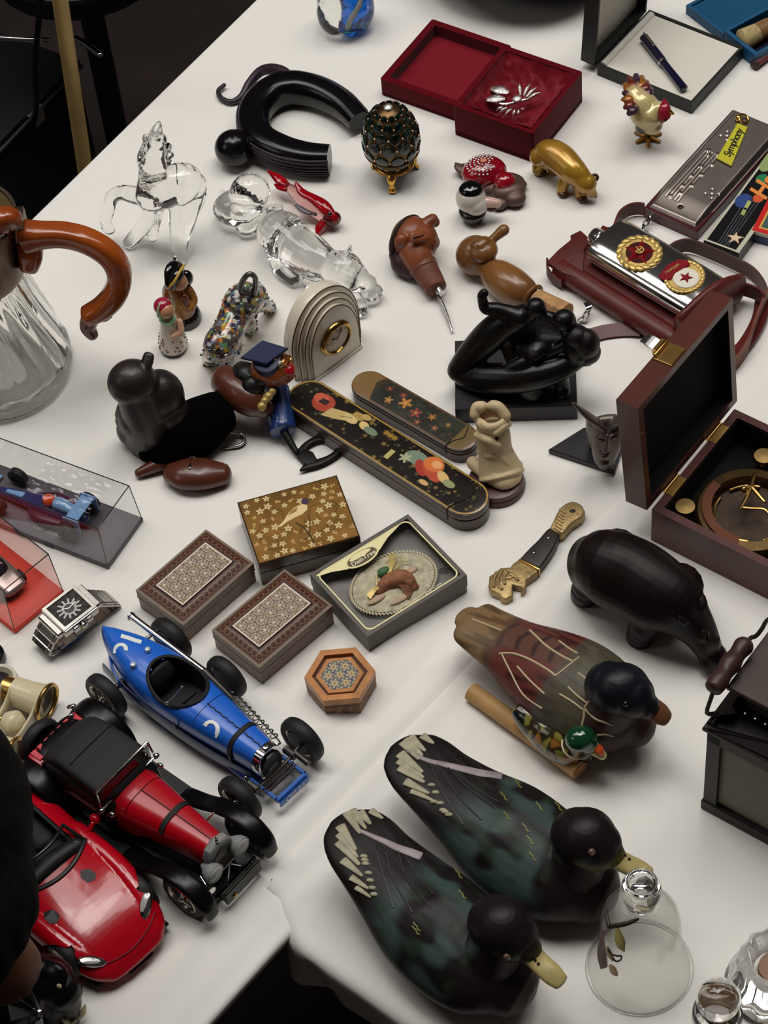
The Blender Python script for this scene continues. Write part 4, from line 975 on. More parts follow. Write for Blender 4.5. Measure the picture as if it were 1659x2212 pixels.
t = thing('glass_horse', 'clear glass horse prancing with raised foreleg near the table edge', 'figurine', P(345, 500, 0))
g = [loft(PP((412, 402, 58), (398, 398, 62), (368, 400, 64), (338, 418, 64), (322, 428, 62)), [(12, 13), (16, 17), (15, 16), (14, 15), (10, 11)], 24),
     loft(PP((330, 420, 66), (330, 385, 80), (330, 345, 94), (334, 318, 104)), [(13, 14), (11, 12), (10, 11), (8.5, 10)], 20),
     loft(PP((334, 312, 106), (322, 335, 100), (316, 352, 92), (318, 366, 86)), [(8, 9), (7.6, 9), (6.5, 7), (5, 5)], 18),
     loft(PP((336, 312, 108), (338, 288, 117), (343, 266, 124)), [(7, 5), (6, 4), (2.4, 2)], 12), ell(P(316, 300, 112), (3, 3, 5)), ell(P(352, 300, 112), (3, 3, 5)), ell(P(358, 318, 104), (5, 4, 4)), ell(P(362, 336, 96), (5, 4, 4)), ell(P(358, 350, 88), (5, 4, 4)),
     loft(PP((312, 425, 60), (285, 420, 56), (262, 416, 54), (242, 426, 46), (234, 455, 32), (228, 482, 20), (236, 494, 15)), [8, 7, 6, 5.6, 5, 4.6, 5], 14),
     loft(PP((326, 440, 56), (322, 470, 34), (300, 500, 12), (278, 525, 4)), [8, 7, 6, 5], 14), loft(PP((338, 445, 54), (334, 480, 28), (330, 512, 8)), [7, 5, 4], 12),
     loft(PP((395, 420, 52), (388, 470, 34), (382, 510, 20), (386, 560, 6), (384, 578, 2)), [(12, 12), (9, 9), (5.5, 5.5), (4.6, 4.6), (5, 5)], 14), loft(PP((412, 415, 52), (404, 470, 34), (396, 520, 18), (392, 560, 4)), [(11, 11), (8, 8), (4.6, 4.6), (4.6, 4.6)], 14),
     loft(PP((420, 388, 62), (432, 405, 50), (434, 430, 38), (428, 452, 28)), [5, 5.4, 4, 2.4], 12)]
part(t, 'body', sculpt(g, 1.0, 5), M_glass, smooth=180)
t = thing('glass_snail', 'rounded clear glass ornament beside the black ball', 'figurine', P(518, 462, 0))
part(t, 'body', sculpt([ell(P(514, 448, 14), (20, 17, 13)), ell(P(540, 415, 26), (16, 15, 15)), ell(P(560, 470, 8), (9, 8, 7)), ell(P(535, 488, 8), (10, 8, 7)), loft(PP((480, 420, 14), (520, 462, 22), (556, 452, 20)), [4, 6, 5], 12)], .9, 4), M_glass, smooth=180)
t = thing('glass_dog', 'clear glass dog lying with pricked ear behind the cream clock', 'figurine', P(690, 580, 0))
g = [loft(PP((596, 492, 16), (606, 505, 22), (640, 530, 22), (680, 560, 22), (715, 578, 21)), [(12, 13), (19, 19), (17, 18), (16, 17), (12, 14)], 24), loft(PP((715, 576, 22), (745, 585, 24), (768, 598, 20), (798, 612, 14)), [(12, 13), (15, 15), (12, 11), (7, 6)], 20),
     loft(PP((738, 560, 34), (752, 546, 40), (758, 530, 46)), [(4, 3), (4, 2.4), (1.4, 1)], 10), loft(PP((600, 540, 14), (612, 580, 6), (632, 602, 5)), [10, 8, 6], 14), loft(PP((690, 590, 12), (672, 608, 6), (684, 620, 5)), [8, 7, 5], 14), loft(PP((740, 610, 10), (765, 640, 6), (780, 668, 5)), [8, 7, 6], 14), loft(PP((598, 492, 24), (585, 455, 26), (605, 448, 24)), [5, 4, 3], 10), ell(P(800, 632, 8), (10, 8, 6))]
part(t, 'body', sculpt(g, .9, 4), M_glass, smooth=180)

t = thing('glass_fish', 'small ruby red and clear glass fish beside the glass dog', 'figurine', P(680, 450, 0))
part(t, 'body', loft(PP((615, 400, 12), (650, 425, 12), (690, 455, 11), (712, 472, 9)), [(2, 3), (6, 8), (7, 8.5), (6, 7)], 20), mat('pinkish_glass', (226, 176, 172), .02, trans=.95, ior=1.45), smooth=180)
part(t, 'tail_fin', [loft(PP((622, 402, 13), (600, 385, 16), (577, 368, 22)), [(3, 2), (4.5, 1.2), (.8, .6)], 10), loft(PP((618, 408, 13), (604, 404, 12), (594, 398, 12)), [(3, 2), (3, 1.2), (1, .6)], 10)], M_redglass, smooth=180)
part(t, 'dorsal_fin', loft(PP((638, 393, 24), (652, 415, 20), (675, 428, 19), (700, 446, 17), (724, 474, 12)), [(1, .8), (3.6, 1.6), (4, 2.6), (5.4, 4), (3, 3)], 12), M_redglass, smooth=180)
part(t, 'head', ell(P(718, 472, 10), (7, 6, 6)), mat('dark_ruby_glass', (96, 10, 26), .04, trans=.4, ior=1.5)); part(t, 'eye', ell(P(712, 462, 16), 2.0, 12, 8), mat('black_glass'))
part(t, 'side_fin', loft(PP((700, 478, 9), (690, 490, 6), (685, 504, 3)), [(3.4, 2), (3.8, 1.4), (1.4, .8)], 10), M_redglass, smooth=180); part(t, 'side_fin', loft(PP((640, 444, 12), (660, 456, 11), (685, 462, 11)), [(1.6, 1.2), (3, 1.4), (1.6, 1.2)], 10), mat('smoky_glass', (120, 116, 130), .04, trans=.5), smooth=180)

c = P(752, 62, 0); t = thing('paperweight', 'blue and clear art glass paperweight at the top edge', 'paperweight', c)
part(t, 'body', sculpt([ell(c + [0, 0, 30], (24, 22, 30)), ell(c + [-10, -4, 22], (15, 14, 22)), ell(c + [9, -2, 24], (15, 15, 24))], 1.0, 6), M_glass, smooth=180)
part(t, 'blue_core', sculpt([loft([c + [2, -6, 8], c + [8, 0, 24], c + [0, 4, 46]], [(9, 9), (12, 11), (6, 6)], 18), ell(c + [12, -4, 16], (8, 8, 10))], 1.0, 4, None), M_blueglass, smooth=180)
part(t, 'white_swirl', tube([c + [-2, -12, 8], c + [2, -12, 22], c + [10, -8, 34], c + [12, 2, 44]], [1.2, 2.4, 2, 1], 10), mat('milk_glass', (206, 206, 196), .2, trans=.3), smooth=180)
part(t, 'turquoise_spot', ell(c + [-1, -13, 9], (4, 2.6, 3)), mat('turquoise_glass', (30, 190, 214), .1, trans=.4))

# ---- wine glass shaped bell with a painted spray
M_thin = bpy.data.materials.new('thin_clear_glass'); M_thin.use_nodes = True; MATS['thin_clear_glass'] = M_thin
clear_nodes(M_thin, (.955, .955, .945), .012, .02, 3.0, .42)
c = P(1381, 2090, 0); t = thing('glass_bell', 'clear glass bell with painted flower spray standing before the duck bill', 'bell', c)
R0 = 32.2
pr = [(32.2, 0), (31.2, 3), (28.6, 9), (26.4, 17), (25.2, 27), (24.6, 40), (24.0, 54), (22.6, 63), (19, 70.5), (13, 75.4), (9, 77.5)]
pi = [(r - 1.1, z - (.3 if z > 60 else 0)) for r, z in pr]
part(t, 'bell_body', lathe(pr + pi[::-1], 64, False).m(c), M_thin, smooth=180)
part(t, 'lip', torus(31.9, .9, 64, 8, .9).m(c), M_glass, smooth=180); part(t, 'knob', lathe([(.01, 76), (7, 76.4), (8.4, 79), (9.8, 84), (11.6, 91), (11.6, 97), (9.6, 102), (7.8, 103), (7.2, 99), (6.2, 95), (.01, 93)], 40, False).m(c), M_glass, smooth=180)
gb = lathe(pr, 64, False).m(c); bb = bvh(gb)
def onbell(pl): return casts(bb, pl, .35)
part(t, 'painted_stem', [tube(onbell([(1311, 1975), (1315, 1992), (1318, 2002), (1330, 2000), (1352, 1996), (1368, 1990), (1378, 1985)]), [1, 1.2, 1.6, 1.5, 1.5, 1.3, .9], 8), tube(onbell([(1316, 2002), (1312, 1985), (1313, 1965)]), .6, 6)], mat('dark_stem_paint', (46, 34, 22), .4), smooth=180)
part(t, 'painted_leaf', loft(onbell([(1334, 2006), (1337, 2022), (1343, 2040), (1349, 2054)]), [(1, .4), (2.6, .5), (2.8, .5), (.6, .3)], 10), mat('olive_leaf_paint', (150, 142, 84), .4), smooth=180)
part(t, 'painted_petal', loft(onbell([(1306, 2008), (1302, 2035), (1302, 2062), (1306, 2090)]), [(1.2, .4), (2, .5), (3, .5), (2.4, .4)], 10), mat('mauve_petal_paint', (126, 100, 98), .4), smooth=180)
for pl, w in (([(1312, 2044), (1318, 2060), (1326, 2074)], 1.8), ([(1318, 2084), (1326, 2096), (1334, 2106)], 2.4)): part(t, 'painted_petal', loft(onbell(pl), [(1, .4), (w, .5), (1, .3)], 10), mat('sand_petal_paint', (190, 170, 136), .4), smooth=180)
part(t, 'painted_tendril', tube(onbell([(1312, 2046), (1322, 2060), (1334, 2064), (1342, 2064), (1342, 2072), (1332, 2076), (1326, 2070)]), .55, 6), mat('dark_stem_paint'), smooth=180)
c = P(1546, 2232, 0); t = thing('decanter_stopper', 'clear round glass stopper on amber stem at the bottom right', 'stopper', c)
part(t, 'ball', ell(c + [0, 0, 43], (13, 13, 13.5), 40, 24), M_glass, smooth=180); part(t, 'shoulder', lathe([(.01, 20), (15, 22), (14.5, 28), (11, 33), (.01, 35)], 36).m(c), M_glass, smooth=180); part(t, 'plug', lathe([(.01, 0), (9, 0), (11, 19), (.01, 20)], 32).m(c), mat('amber_cork', (116, 80, 40), .5))
c = P(1672, 2130, 0); t = thing('candle_dish', 'heavy cut glass candle dish at the bottom right edge', 'candle holder', c)
pr = [(24, 0), (30, 2), (27, 10), (23, 22), (22, 32), (19, 36), (16, 35), (14, 27), (12, 20), (.01, 19)]
g = lathe(pr, 60, False); a = np.arctan2(g.v[:, 1], g.v[:, 0]); g.v[:, :2] *= (1 + .035 * np.cos(12 * a) * (g.v[:, 2] > 8) * (np.hypot(g.v[:, 0], g.v[:, 1]) > 18))[:, None]
part(t, 'dish', (g + lathe([(.01, 0), (24, 0)], 60, False)).m(c), M_glass, smooth=60); part(t, 'wax', lathe([(.01, 24), (10.5, 24), (11, 20.2), (.01, 20.2)][::-1], 32).m(c), mat('brown_wax', (132, 96, 66), .5))

# ---- claret jug
c = P(5, 800, 0); t = thing('claret_jug', 'fluted glass claret jug with metal collar and amber handle', 'jug', c)
pr = [(.01, 0), (46, 0), (52, 3), (55, 10), (54.5, 20), (51, 36), (46, 55), (41, 76), (36.5, 98), (34, 112), (33, 122)]
def flute(g, amp):
    a = np.arctan2(g.v[:, 1], g.v[:, 0]); z = g.v[:, 2]; k = sstep(6, 24, z) * (1 - sstep(105, 120, z)); g.v[:, :2] *= (1 + amp * k * np.abs(np.sin(9 * a + z * .035)))[:, None]; return g
outer = flute(lathe([tuple(q) for q in spline(np.array([(a, b, 0) for a, b in pr]), 5)[:, :2]], 144, False), -.05)
inner = lathe([(r - 4 if r > 5 else r, z + (4 if z < 4 else 0)) for r, z in pr], 72, False)
inner.f = [q[::-1] for q in inner.f]
part(t, 'jug_body', (outer + inner).m(c), M_glass, smooth=180)
M_pewter = mat('aged_silver', (116, 102, 88), .33, 1.0, nz=(30, .25))
part(t, 'collar', lathe([(34, 108), (37, 106), (38, 110), (37, 124), (38.5, 140), (41, 156), (41, 158), (38.6, 158), (36, 140), (33.6, 120), (34, 108)], 64, False).m(c), M_pewter, smooth=60)
part(t, 'gilt_lining', lathe([(38.2, 156), (35.6, 140), (33.2, 121), (33.2, 119)], 64, False).m(c), mat('pale_gilt', (214, 200, 156), .35, .8), smooth=180)
M_amber = mat('amber_handle', (178, 88, 26), .22, nz=(14, .3), coat=.5, rgb2=(120, 48, 16))
ax = P(200, 600, 90) - c; ax[2] = 0; ax /= np.linalg.norm(ax)
hp = PP((56, 512, 140), (92, 508, 143), (140, 508, 143), (192, 522, 139), (238, 552, 128), (258, 592, 112), (248, 634, 96), (222, 664, 84), (186, 684, 77))
up = np.cross(ax, [0, 0, 1])
part(t, 'handle', loft(hp, [(12, 11), (9, 9), (8.4, 8.5), (8.4, 8.5), (8.6, 8.6), (8.8, 8.8), (8.6, 8.6), (8, 8), (6.5, 8)], 24, (.2, .3), up=up, pw=3.2), M_amber, smooth=50)
part(t, 'handle_bracket', loft(PP((62, 520, 136), (66, 550, 126), (62, 578, 116)), [(9, 9), (9, 9), (7, 7)], 18, (.3, .4), up=up, pw=3), M_amber, smooth=50)
part(t, 'handle_scroll', [loft(PP((196, 684, 77), (190, 706, 68), (200, 724, 60)), [(7, 7), (6, 6), (4.4, 4.4)], 18, (.6, .8), up=up), loft(PP((210, 680, 76), (226, 684, 73), (236, 682, 73)), [(5, 5), (4, 4), (2.4, 2.4)], 14, up=up)], mat('dark_amber', (104, 46, 24), .3, coat=.3), smooth=180)
part(t, 'thumb_piece', loft(PP((-30, 492, 160), (-5, 480, 166), (20, 474, 166), (36, 484, 162)), [(7, 7), (8, 9), (8, 9), (5, 6)], 20, (.5, .5), pw=3), M_amber, smooth=50); part(t, 'hinge', [box(-6, -9, 0, 6, 9, 22, 1.5, 2).x(frame(P(44, 512, 136), P(90, 508, 136), 136))], M_pewter)
# ================================================================== figurines
M_enbk = mat('black_gloss', (10, 9, 11), .08, coat=.6)
# ---- black curved ornament with curled tail and ball
t = thing('curved_ornament', 'glossy black curved ornament with ridged rim, curled tail and ball', 'ornament', P(640, 270, 0))
up = PP((775, 262, 14), (735, 225, 14), (680, 198, 14), (625, 190, 14), (578, 208, 14), (548, 250, 14), (560, 300, 14), (605, 328, 14), (660, 342, 14), (712, 345, 14))
part(t, 'horn', loft(up, [(9, 8), (10.5, 11), (12, 13), (13, 13.6), (13, 13.6), (13, 13.6), (13, 13.6), (13, 13.4), (12, 12.6), (10.5, 12)], 28, (0, 0), sub=6, pw=2.6), mat('black_glaze', (9, 7, 10), .22, spec=.35, coat=.12), smooth=70)
cen = P(660, 270, 0)
M_purp = mat('purple_brown_ridge', (48, 36, 46), .4)
for k, hh in enumerate((6.5, 9.5, 12.5, 15.5, 18.5, 21)):
    pl = []
    for i, p in enumerate(up):
        a = up[max(i - 1, 0)]; b = up[min(i + 1, len(up) - 1)]; d = b - a; n = np.cross(d, [0, 0, 1]); n /= np.linalg.norm(n); n = n if n @ (p - cen) > 0 else -n
        w = (9, 10.5, 12, 13, 13, 13, 13, 13, 12, 10.5)[i]; q = p + n * w * math.sqrt(max(0, 1 - (abs(hh - 14) / 15) ** 2.4)) * 1.0; q[2] = TZ + hh; pl.append(q)
    part(t, 'ridge', tube(pl, 1.15, 6, 5), M_purp, smooth=180)
part(t, 'ball', ell(P(505, 320, 15.5), (15.5, 15.5, 15), 36, 20), mat('black_glaze'), smooth=180)
part(t, 'curled_tail', tube(PP((640, 172, 22), (605, 152, 20), (568, 152, 14), (540, 178, 8), (522, 208, 4), (500, 220, 3), (478, 212, 3), (472, 196, 3.4), (484, 184, 4)), [3, 4.6, 4.4, 3.6, 3, 2.5, 2.2, 2.0, 1.8], 12, 5), M_purp, smooth=180)

# ---- enamelled egg on a gold stand
c = P(852, 380, 0); t = thing('enamel_egg', 'green enamel jewelled egg on a gilt three-legged stand', 'egg', c)
def er(z):
    u = (z + 29) / 58; return 22.5 * math.sqrt(max(0, 1 - ((z + 4) / (33 if z > -4 else 25)) ** 2))
pr = [(er(z) + 1e-3, z + 43) for z in np.linspace(-28.9, 28.9, 36)]
part(t, 'shell', lathe(pr, 48, True).m(c), mat('antique_gilt', (98, 74, 44), .32, .8, nz=(60, .4)), smooth=180)
M_green = mat('green_enamel', (8, 36, 28), .15, coat=.3, nz=(20, .6)); M_dot = mat('gilt_bead', (206, 160, 112), .25, .8)
dots = []
zs = [-21, -9, 2.5, 12, 19.5, 25]
for r, z in enumerate(zs):
    n = 11; R = er(z)
    for k in range(n):
        a = 2 * math.pi * (k + .5 * (r % 2)) / n; nrm = np.array([math.cos(a), math.sin(a), .55 * z / 25]); nrm /= np.linalg.norm(nrm)
        tx = np.array([-math.sin(a), math.cos(a), 0]); tz = np.cross(nrm, tx)
        p = c + np.array([R * math.cos(a), R * math.sin(a), 43 + z]); s = R / 22.5
        part(t, 'enamel_cell', ell(p, (5.7 * s, 6.0 * (.25 + .75 * s), .8), 12, 6, np.array([tx, tz, nrm])), M_green, smooth=180)
        a2 = a + math.pi / n; p2 = c + np.array([(R + .5) * math.cos(a2), (R + .5) * math.sin(a2), 43 + z]); dots.append(ell(p2, 1.0 * (.5 + .5 * s), 6, 4))
part(t, 'gilt_beads', dots, M_dot, kind='stuff'); part(t, 'middle_band', torus(er(-14) + .7, .9, 48, 8, 29).m(c), mat('antique_gilt')); part(t, 'finial', ell(c + [0, 0, 72], (4, 4, 2.2), 12, 8), mat('crystal_silver'))
part(t, 'stand_ring', torus(15, 2.2, 40, 10, 15.5).m(c), M_gold, smooth=180)
for k in range(3):
    a = -1.75 + k * 2.094; d = np.array([math.cos(a), math.sin(a), 0]); part(t, 'stand_leg', loft([c + d * 13 + [0, 0, 16], c + d * 18 + [0, 0, 12], c + d * 18 + [0, 0, 6], c + d * 20 + [0, 0, 1.6]], [(4, 2.6), (3.4, 2.4), (2.2, 1.8), (3.4, 1.8)], 12, (.6, .6), None), M_gold, smooth=180)

# ---- jewelled turtle, beret figure, bear, rooster
t = thing('jewelled_turtle', 'red enamelled turtle box with rows of clear crystals behind the white figure', 'figurine', P(1060, 400, 0))
part(t, 'body', sculpt([ell(P(1080, 398, 6), (20, 12, 7)), ell(P(1098, 412, 7), (14, 11, 8)), ell(P(1112, 428, 6), (9, 8, 6)), ell(P(1002, 362, 5), (5, 4, 3)), loft(PP((1002, 372, 6), (990, 360, 8), (984, 352, 9)), [(4, 3), (4, 2), (1, 1)], 10), ell(P(1078, 440, 4), (7, 6, 4)), ell(P(1120, 400, 5), (7, 5, 4))], .8, 4), mat('brown_pewter', (92, 72, 66), .45, .4, nz=(60, .3)), smooth=180)
sc = P(1046, 372, 12); part(t, 'shell', ell(sc, (18, 15, 12), 28, 16), mat('red_enamel', (140, 8, 30), .15, coat=.8, nz=(60, .3)), smooth=180)
bs = bvh(ell(sc, (18, 15, 12), 40, 24)); q = []
for r, n in ((4.6, 10), (7.6, 16), (10.8, 22), (13.4, 26)):
    for k in range(n):
        a = 2 * math.pi * k / n; x, y = r * math.cos(a), r * math.sin(a) * .84
        if x - y * .3 > 7: continue
        z = 12 * math.sqrt(max(0.02, 1 - (x / 18) ** 2 - (y / 15) ** 2)); q.append(ell(sc + [x, y, z], (1.05, 1.05, .8), 6, 4))
part(t, 'crystals', q, M_cryst, kind='stuff'); part(t, 'coral_stone', ell(sc + [0, 0, 12.2], (3, 2.6, 1.6), 12, 8), mat('coral', (196, 120, 96), .3))
part(t, 'head_dome', ell(P(1090, 392, 14), (9, 8, 7), 20, 12), mat('red_enamel'), smooth=180); part(t, 'stud', ell(P(1090, 378, 19), (2, 2, 1.4), 10, 6), M_cryst); part(t, 'stud', ell(P(1116, 394, 10), (2.6, 2.6, 2.2), 10, 6), M_cryst)

c = P(1022, 474, 0); t = thing('beret_figure', 'small white glazed head with black cap and big pink nose', 'figurine', c)
M_white = mat('white_glaze', (206, 200, 190), .2, coat=.6)
part(t, 'head', sculpt([ell(P(1017, 428, 21), (12, 12, 12)), ell(P(1028, 440, 18), (10, 10, 9)), ell(P(1040, 442, 17), (6, 5, 5))], .7, 4), M_white, smooth=180)
part(t, 'cap', ell(P(1017, 410, 29), (9.5, 9, 5.6), 28, 14), M_enbk, smooth=180)
part(t, 'nose', loft(PP((1042, 436, 20), (1056, 437, 19), (1074, 439, 18)), [(4, 4), (4.6, 4.4), (3.6, 3.6)], 16), mat('pink_glaze', (206, 170, 156), .2, coat=.5), smooth=180)
part(t, 'mouth', loft(PP((1050, 450, 15), (1062, 452, 14), (1074, 446, 15)), [(1.6, 1.4), (2.6, 2.0), (1.6, 1.4)], 12), mat('mauve_brown_glaze', (92, 64, 62), .25, coat=.5), smooth=180)
part(t, 'collar', lathe([(8, 4), (10.4, 7), (11, 10), (9, 12)], 28).m(c), mat('dark_green_glaze', (22, 26, 22), .2, coat=.5), smooth=60); part(t, 'base', lathe([(.01, 0), (7.4, 0), (7, 5), (.01, 6)], 24).m(c), mat('brown_glaze', (70, 54, 50), .3, coat=.4))
part(t, 'eye', ell(P(1038, 424, 24), (1.4, 1.0, 1.6), 8, 6), M_enbk)

t = thing('gold_bear', 'yellow gold enamelled bear standing below the red velvet box', 'figurine', P(1215, 400, 0))
g = [loft(PP((1165, 338, 20), (1185, 332, 24), (1210, 342, 25), (1235, 366, 23), (1252, 382, 20)), [(8, 8), (11, 12), (12, 12), (11, 11), (9, 10)], 22), loft(PP((1252, 384, 20), (1264, 396, 17), (1272, 408, 12)), [(8, 8), (8.4, 8), (6, 6)], 16), ell(P(1266, 396, 17), (8.6, 8.6, 8)), loft(PP((1270, 404, 13), (1281, 418, 8)), [5, 3.6], 14)]
for a, b, cc in (((1172, 345, 14), (1160, 362, 7), (1168, 373, 0)), ((1184, 352, 12), (1195, 362, 6), (1196, 372, 0)), ((1225, 380, 14), (1216, 400, 7), (1214, 418, 0)), ((1248, 390, 13), (1252, 412, 6), (1256, 428, 0))): g.append(loft(PP(a, b, cc), [6, 4.6, 4.6], 12, (1, .2)))
part(t, 'body', sculpt(g, .7, 4), mat('gold_enamel', (186, 144, 46), .28, .35, coat=.5, nz=(60, .0), rgb2=(150, 104, 34)), smooth=180)
M_brn = mat('brown_enamel', (78, 56, 40), .3, .3)
for x, y, h in ((1255, 372, 24), (1284, 384, 20)): part(t, 'ear', torus(2.4, 1.3, 16, 8).x(aim(P(x, y, h), P(x + 6, y + 10, h + 6))), M_brn, smooth=180)
part(t, 'nose', ell(P(1286, 424, 6), 1.6, 10, 6), M_enbk)
for x, y in ((1170, 372), (1216, 418), (1258, 429)): part(t, 'paw', ell(P(x, y, 2.2), (4.2, 4, 2.4), 12, 8), M_brn, smooth=180)
part(t, 'hinge', [ell(P(1172, 314, 32), (3, 2, 2), 10, 6)], M_brn)
part(t, 'crystal_row', [ell(P(1194 + k * 4, 351 + k * 2.6, 15), 1.0, 6, 4) for k in range(6)], M_cryst, kind='stuff')

c = P(1399, 298, 0); t = thing('rooster', 'cream enamelled rooster box with purple plumed tail and red comb', 'figurine', c)
g = [loft(PP((1372, 208, 42), (1385, 225, 38), (1398, 248, 30), (1408, 268, 22)), [(9, 9), (12, 12), (13, 13), (9, 9)], 20), loft(PP((1405, 250, 34), (1420, 238, 38), (1432, 235, 40)), [(9, 9), (7, 7), (6, 6)], 16)]
part(t, 'body', sculpt(g, .7, 4, None), mat('cream_enamel', (206, 186, 132), .25, .2, coat=.5, nz=(50, .12)), smooth=180)
M_pl = [mat('violet_enamel', (70, 44, 58), .3, .3, coat=.3), mat('amber_enamel', (158, 100, 40), .3, .3, coat=.3), mat('russet_enamel', (112, 46, 34), .3, .3, coat=.3)]
for k, (x, y, x2, y2) in enumerate(((1372, 205, 1348, 200), (1372, 203, 1350, 182), (1376, 200, 1360, 168), (1380, 200, 1374, 162), (1386, 202, 1386, 166), (1390, 206, 1396, 176), (1392, 210, 1404, 190), (1368, 212, 1346, 214), (1368, 220, 1350, 232), (1372, 230, 1358, 246))):
    part(t, 'tail_plume', loft(PP((x, y, 42), ((x + x2) / 2, (y + y2) / 2, 46), (x2, y2, 44)), [(4, 2.6), (5, 3), (2.4, 1.6)], 10), M_pl[k % 3], smooth=180)
part(t, 'comb', loft(PP((1436, 216, 46), (1436, 232, 44), (1434, 250, 38), (1430, 262, 32)), [(1.6, 1), (4.6, 3), (5.6, 4), (2.4, 2)], 12), mat('crimson_enamel', (146, 20, 46), .25, .1, coat=.5), smooth=180)
part(t, 'beak', loft(PP((1444, 240, 42), (1454, 246, 40)), [2.6, 1], 10), M_gold); part(t, 'wing_spot', ell(P(1385, 272, 22), (5, 5, 8), 16, 10), mat('dark_green_enamel', (34, 34, 24), .2, coat=.5), smooth=180)
part(t, 'leg', [loft([P(1402, 275, 16), c + [0, 0, 4]], [4, 3], 12, (1, 1), None, 2)], M_brn, smooth=180)
part(t, 'base', [loft([c + [0, 0, 2], c + [11 * math.cos(a), 11 * math.sin(a), 1.2]], [(3, 2), (1.4, 1)], 8, (1, 1), None, 2) for a in (.2, 1.4, 2.5, 3.6, 4.6, 5.6)], mat('bronze_gilt', (168, 118, 56), .35, .8), smooth=180)

# ---- carved head with spike, bird stopper
t = thing('carved_head_pick', 'carved wooden head in a dark cap with a long steel pick', 'corkscrew', P(905, 560, 0))
M_carv = mat('carved_brown_wood', (142, 76, 38), .45, nz=(30, .0), rgb2=(98, 44, 28), coat=.15)
hd = P(892, 515, 22)
dx = P(940, 478, 22) - P(880, 548, 22); dx /= np.linalg.norm(dx); dy = P(925, 575, 20) - P(880, 490, 20); dy /= np.linalg.norm(dy)
g = [ell(hd, (17, 17, 17)), ell(P(908, 520, 24), (14, 13, 14)), ell(P(905, 530, 20), (14, 13, 13)), loft(PP((905, 500, 28), (922, 484, 32), (934, 474, 33)), [6, 5.4, 4.6], 14), ell(P(938, 480, 30), (4.4, 4.4, 4)), loft(PP((890, 508, 38), (915, 505, 34), (934, 500, 28)), [3, 3.4, 3], 12), loft(PP((893, 518, 37), (920, 514, 33), (938, 508, 26)), [2.6, 3, 2.6], 12), ell(P(928, 524, 22), (8, 7, 7)), ell(P(868, 522, 30), (6, 5, 7)), loft(PP((896, 540, 20), (905, 560, 17), (914, 578, 14)), [13, 12, 10], 18)]
part(t, 'head', sculpt(g, .7, 3), M_carv, smooth=180)
br = aim(P(876, 520, 24), P(862, 500, 26)); nrm = P(858, 530, 22) - P(905, 495, 24); nrm /= np.linalg.norm(nrm)
nrm = .87 * (-.85 * RT + .5 * UP) + .48 * FW; br = aim(P(877, 514, 19.5), P(877, 514, 19.5) + nrm * 10)
part(t, 'cap', [lathe([(.01, 7), (12, 5.5), (18, 2), (19.4, 0), (18, -1.6), (.01, -2)], 40).x(br)], mat('dark_olive_cap', (48, 42, 32), .5), smooth=60)
part(t, 'hair', sculpt([loft(PP((862, 552, 12), (872, 568, 9), (888, 582, 8)), [8, 10, 8], 16), ell(P(868, 545, 14), (9, 8, 9))], .8, 3), mat('dark_brown_carved_hair', (50, 28, 26), .55, nz=(60, .3)), smooth=180)
part(t, 'mouth', tube(PP((893, 513, 40), (912, 510, 37), (930, 504, 31)), .9, 8), mat('dark_mouth_line', (58, 22, 16), .5)); part(t, 'collar', loft(PP((913, 574, 14), (919, 585, 13)), [11.5, 10.5], 24, (.2, .2), None, 2), mat('umber_wood', (108, 60, 40), .5))
part(t, 'grip', loft(PP((918, 584, 12.5), (932, 606, 11), (942, 624, 9.5)), [10.5, 9.4, 8.6], 24, (.1, .2), None, 3), mat('rough_brown_grip', (104, 58, 42), .65, nz=(120, .3))); part(t, 'bark_lip', torus(7.6, 1.2, 24, 8).x(aim(P(941, 623, 9.6), P(950, 640, 8.5))), M_carv)
part(t, 'ferrule', loft(PP((944, 619, 11), (953, 634, 10)), [3.4, 3.4], 18, (0, 0), None, 1), M_silver); part(t, 'pick', loft(PP((944, 632, 6), (962, 672, 4), (977, 716, 2.2)), [1.5, 1.5, .8], 10, (1, 1), None, 3), M_silver)
M_olw = mat('olive_wood', (132, 88, 44), .32, nz=(26, .0), rgb2=(88, 52, 28), coat=.3, stretch=(1, 1, 2))
t = thing('bird_stopper', 'turned olive wood bottle stopper shaped like a bird, with a cork', 'bottle stopper', P(1100, 600, 0))
part(t, 'head', ell(P(1028, 552, 16), (15.5, 15.5, 15.5), 32, 20), M_olw, smooth=180)
bk = [loft(PP((1036, 536, 27), (1046, 528, 28), (1060, 524, 27)), [8, 7, 4], 18), loft(PP((1056, 525, 27), (1070, 512, 30), (1088, 497, 33)), [3.4, 3.6, 4.6], 14), ell(P(1042, 540, 25), (12, 12, 8))]
part(t, 'beak', sculpt(bk, .7, 3, None), M_olw, smooth=180)
part(t, 'neck', loft(PP((1046, 574, 14), (1056, 582, 13.5)), [9, 8], 20, (.3, .3), None, 2), M_olw)
part(t, 'body', loft(PP((1052, 580, 13), (1075, 596, 14), (1105, 618, 14), (1135, 636, 13), (1150, 645, 12)), [8, 13, 14.5, 12, 7], 32, (.3, .3), None), M_olw, smooth=180)
part(t, 'ring', torus(10, 1.8, 36, 10).x(aim(P(1150, 645, 12), P(1165, 654, 12))), M_olw, smooth=180)
a, b = P(1156, 650, 11), P(1220, 684, 11); part(t, 'cork', loft([a, b], [9.6, 10.8], 28, (.08, .08), None, 2), mat('cork', (176, 134, 88), .8, nz=(150, .25)))
f = frame(P(1160, 650, 22), P(1222, 684, 22), 21.4)
part(t, 'lettering', text('VIGNERON', 5.4, .2).x(f.sub((14, 1, -.1))), mat('brown_ink', (116, 74, 46), .7))
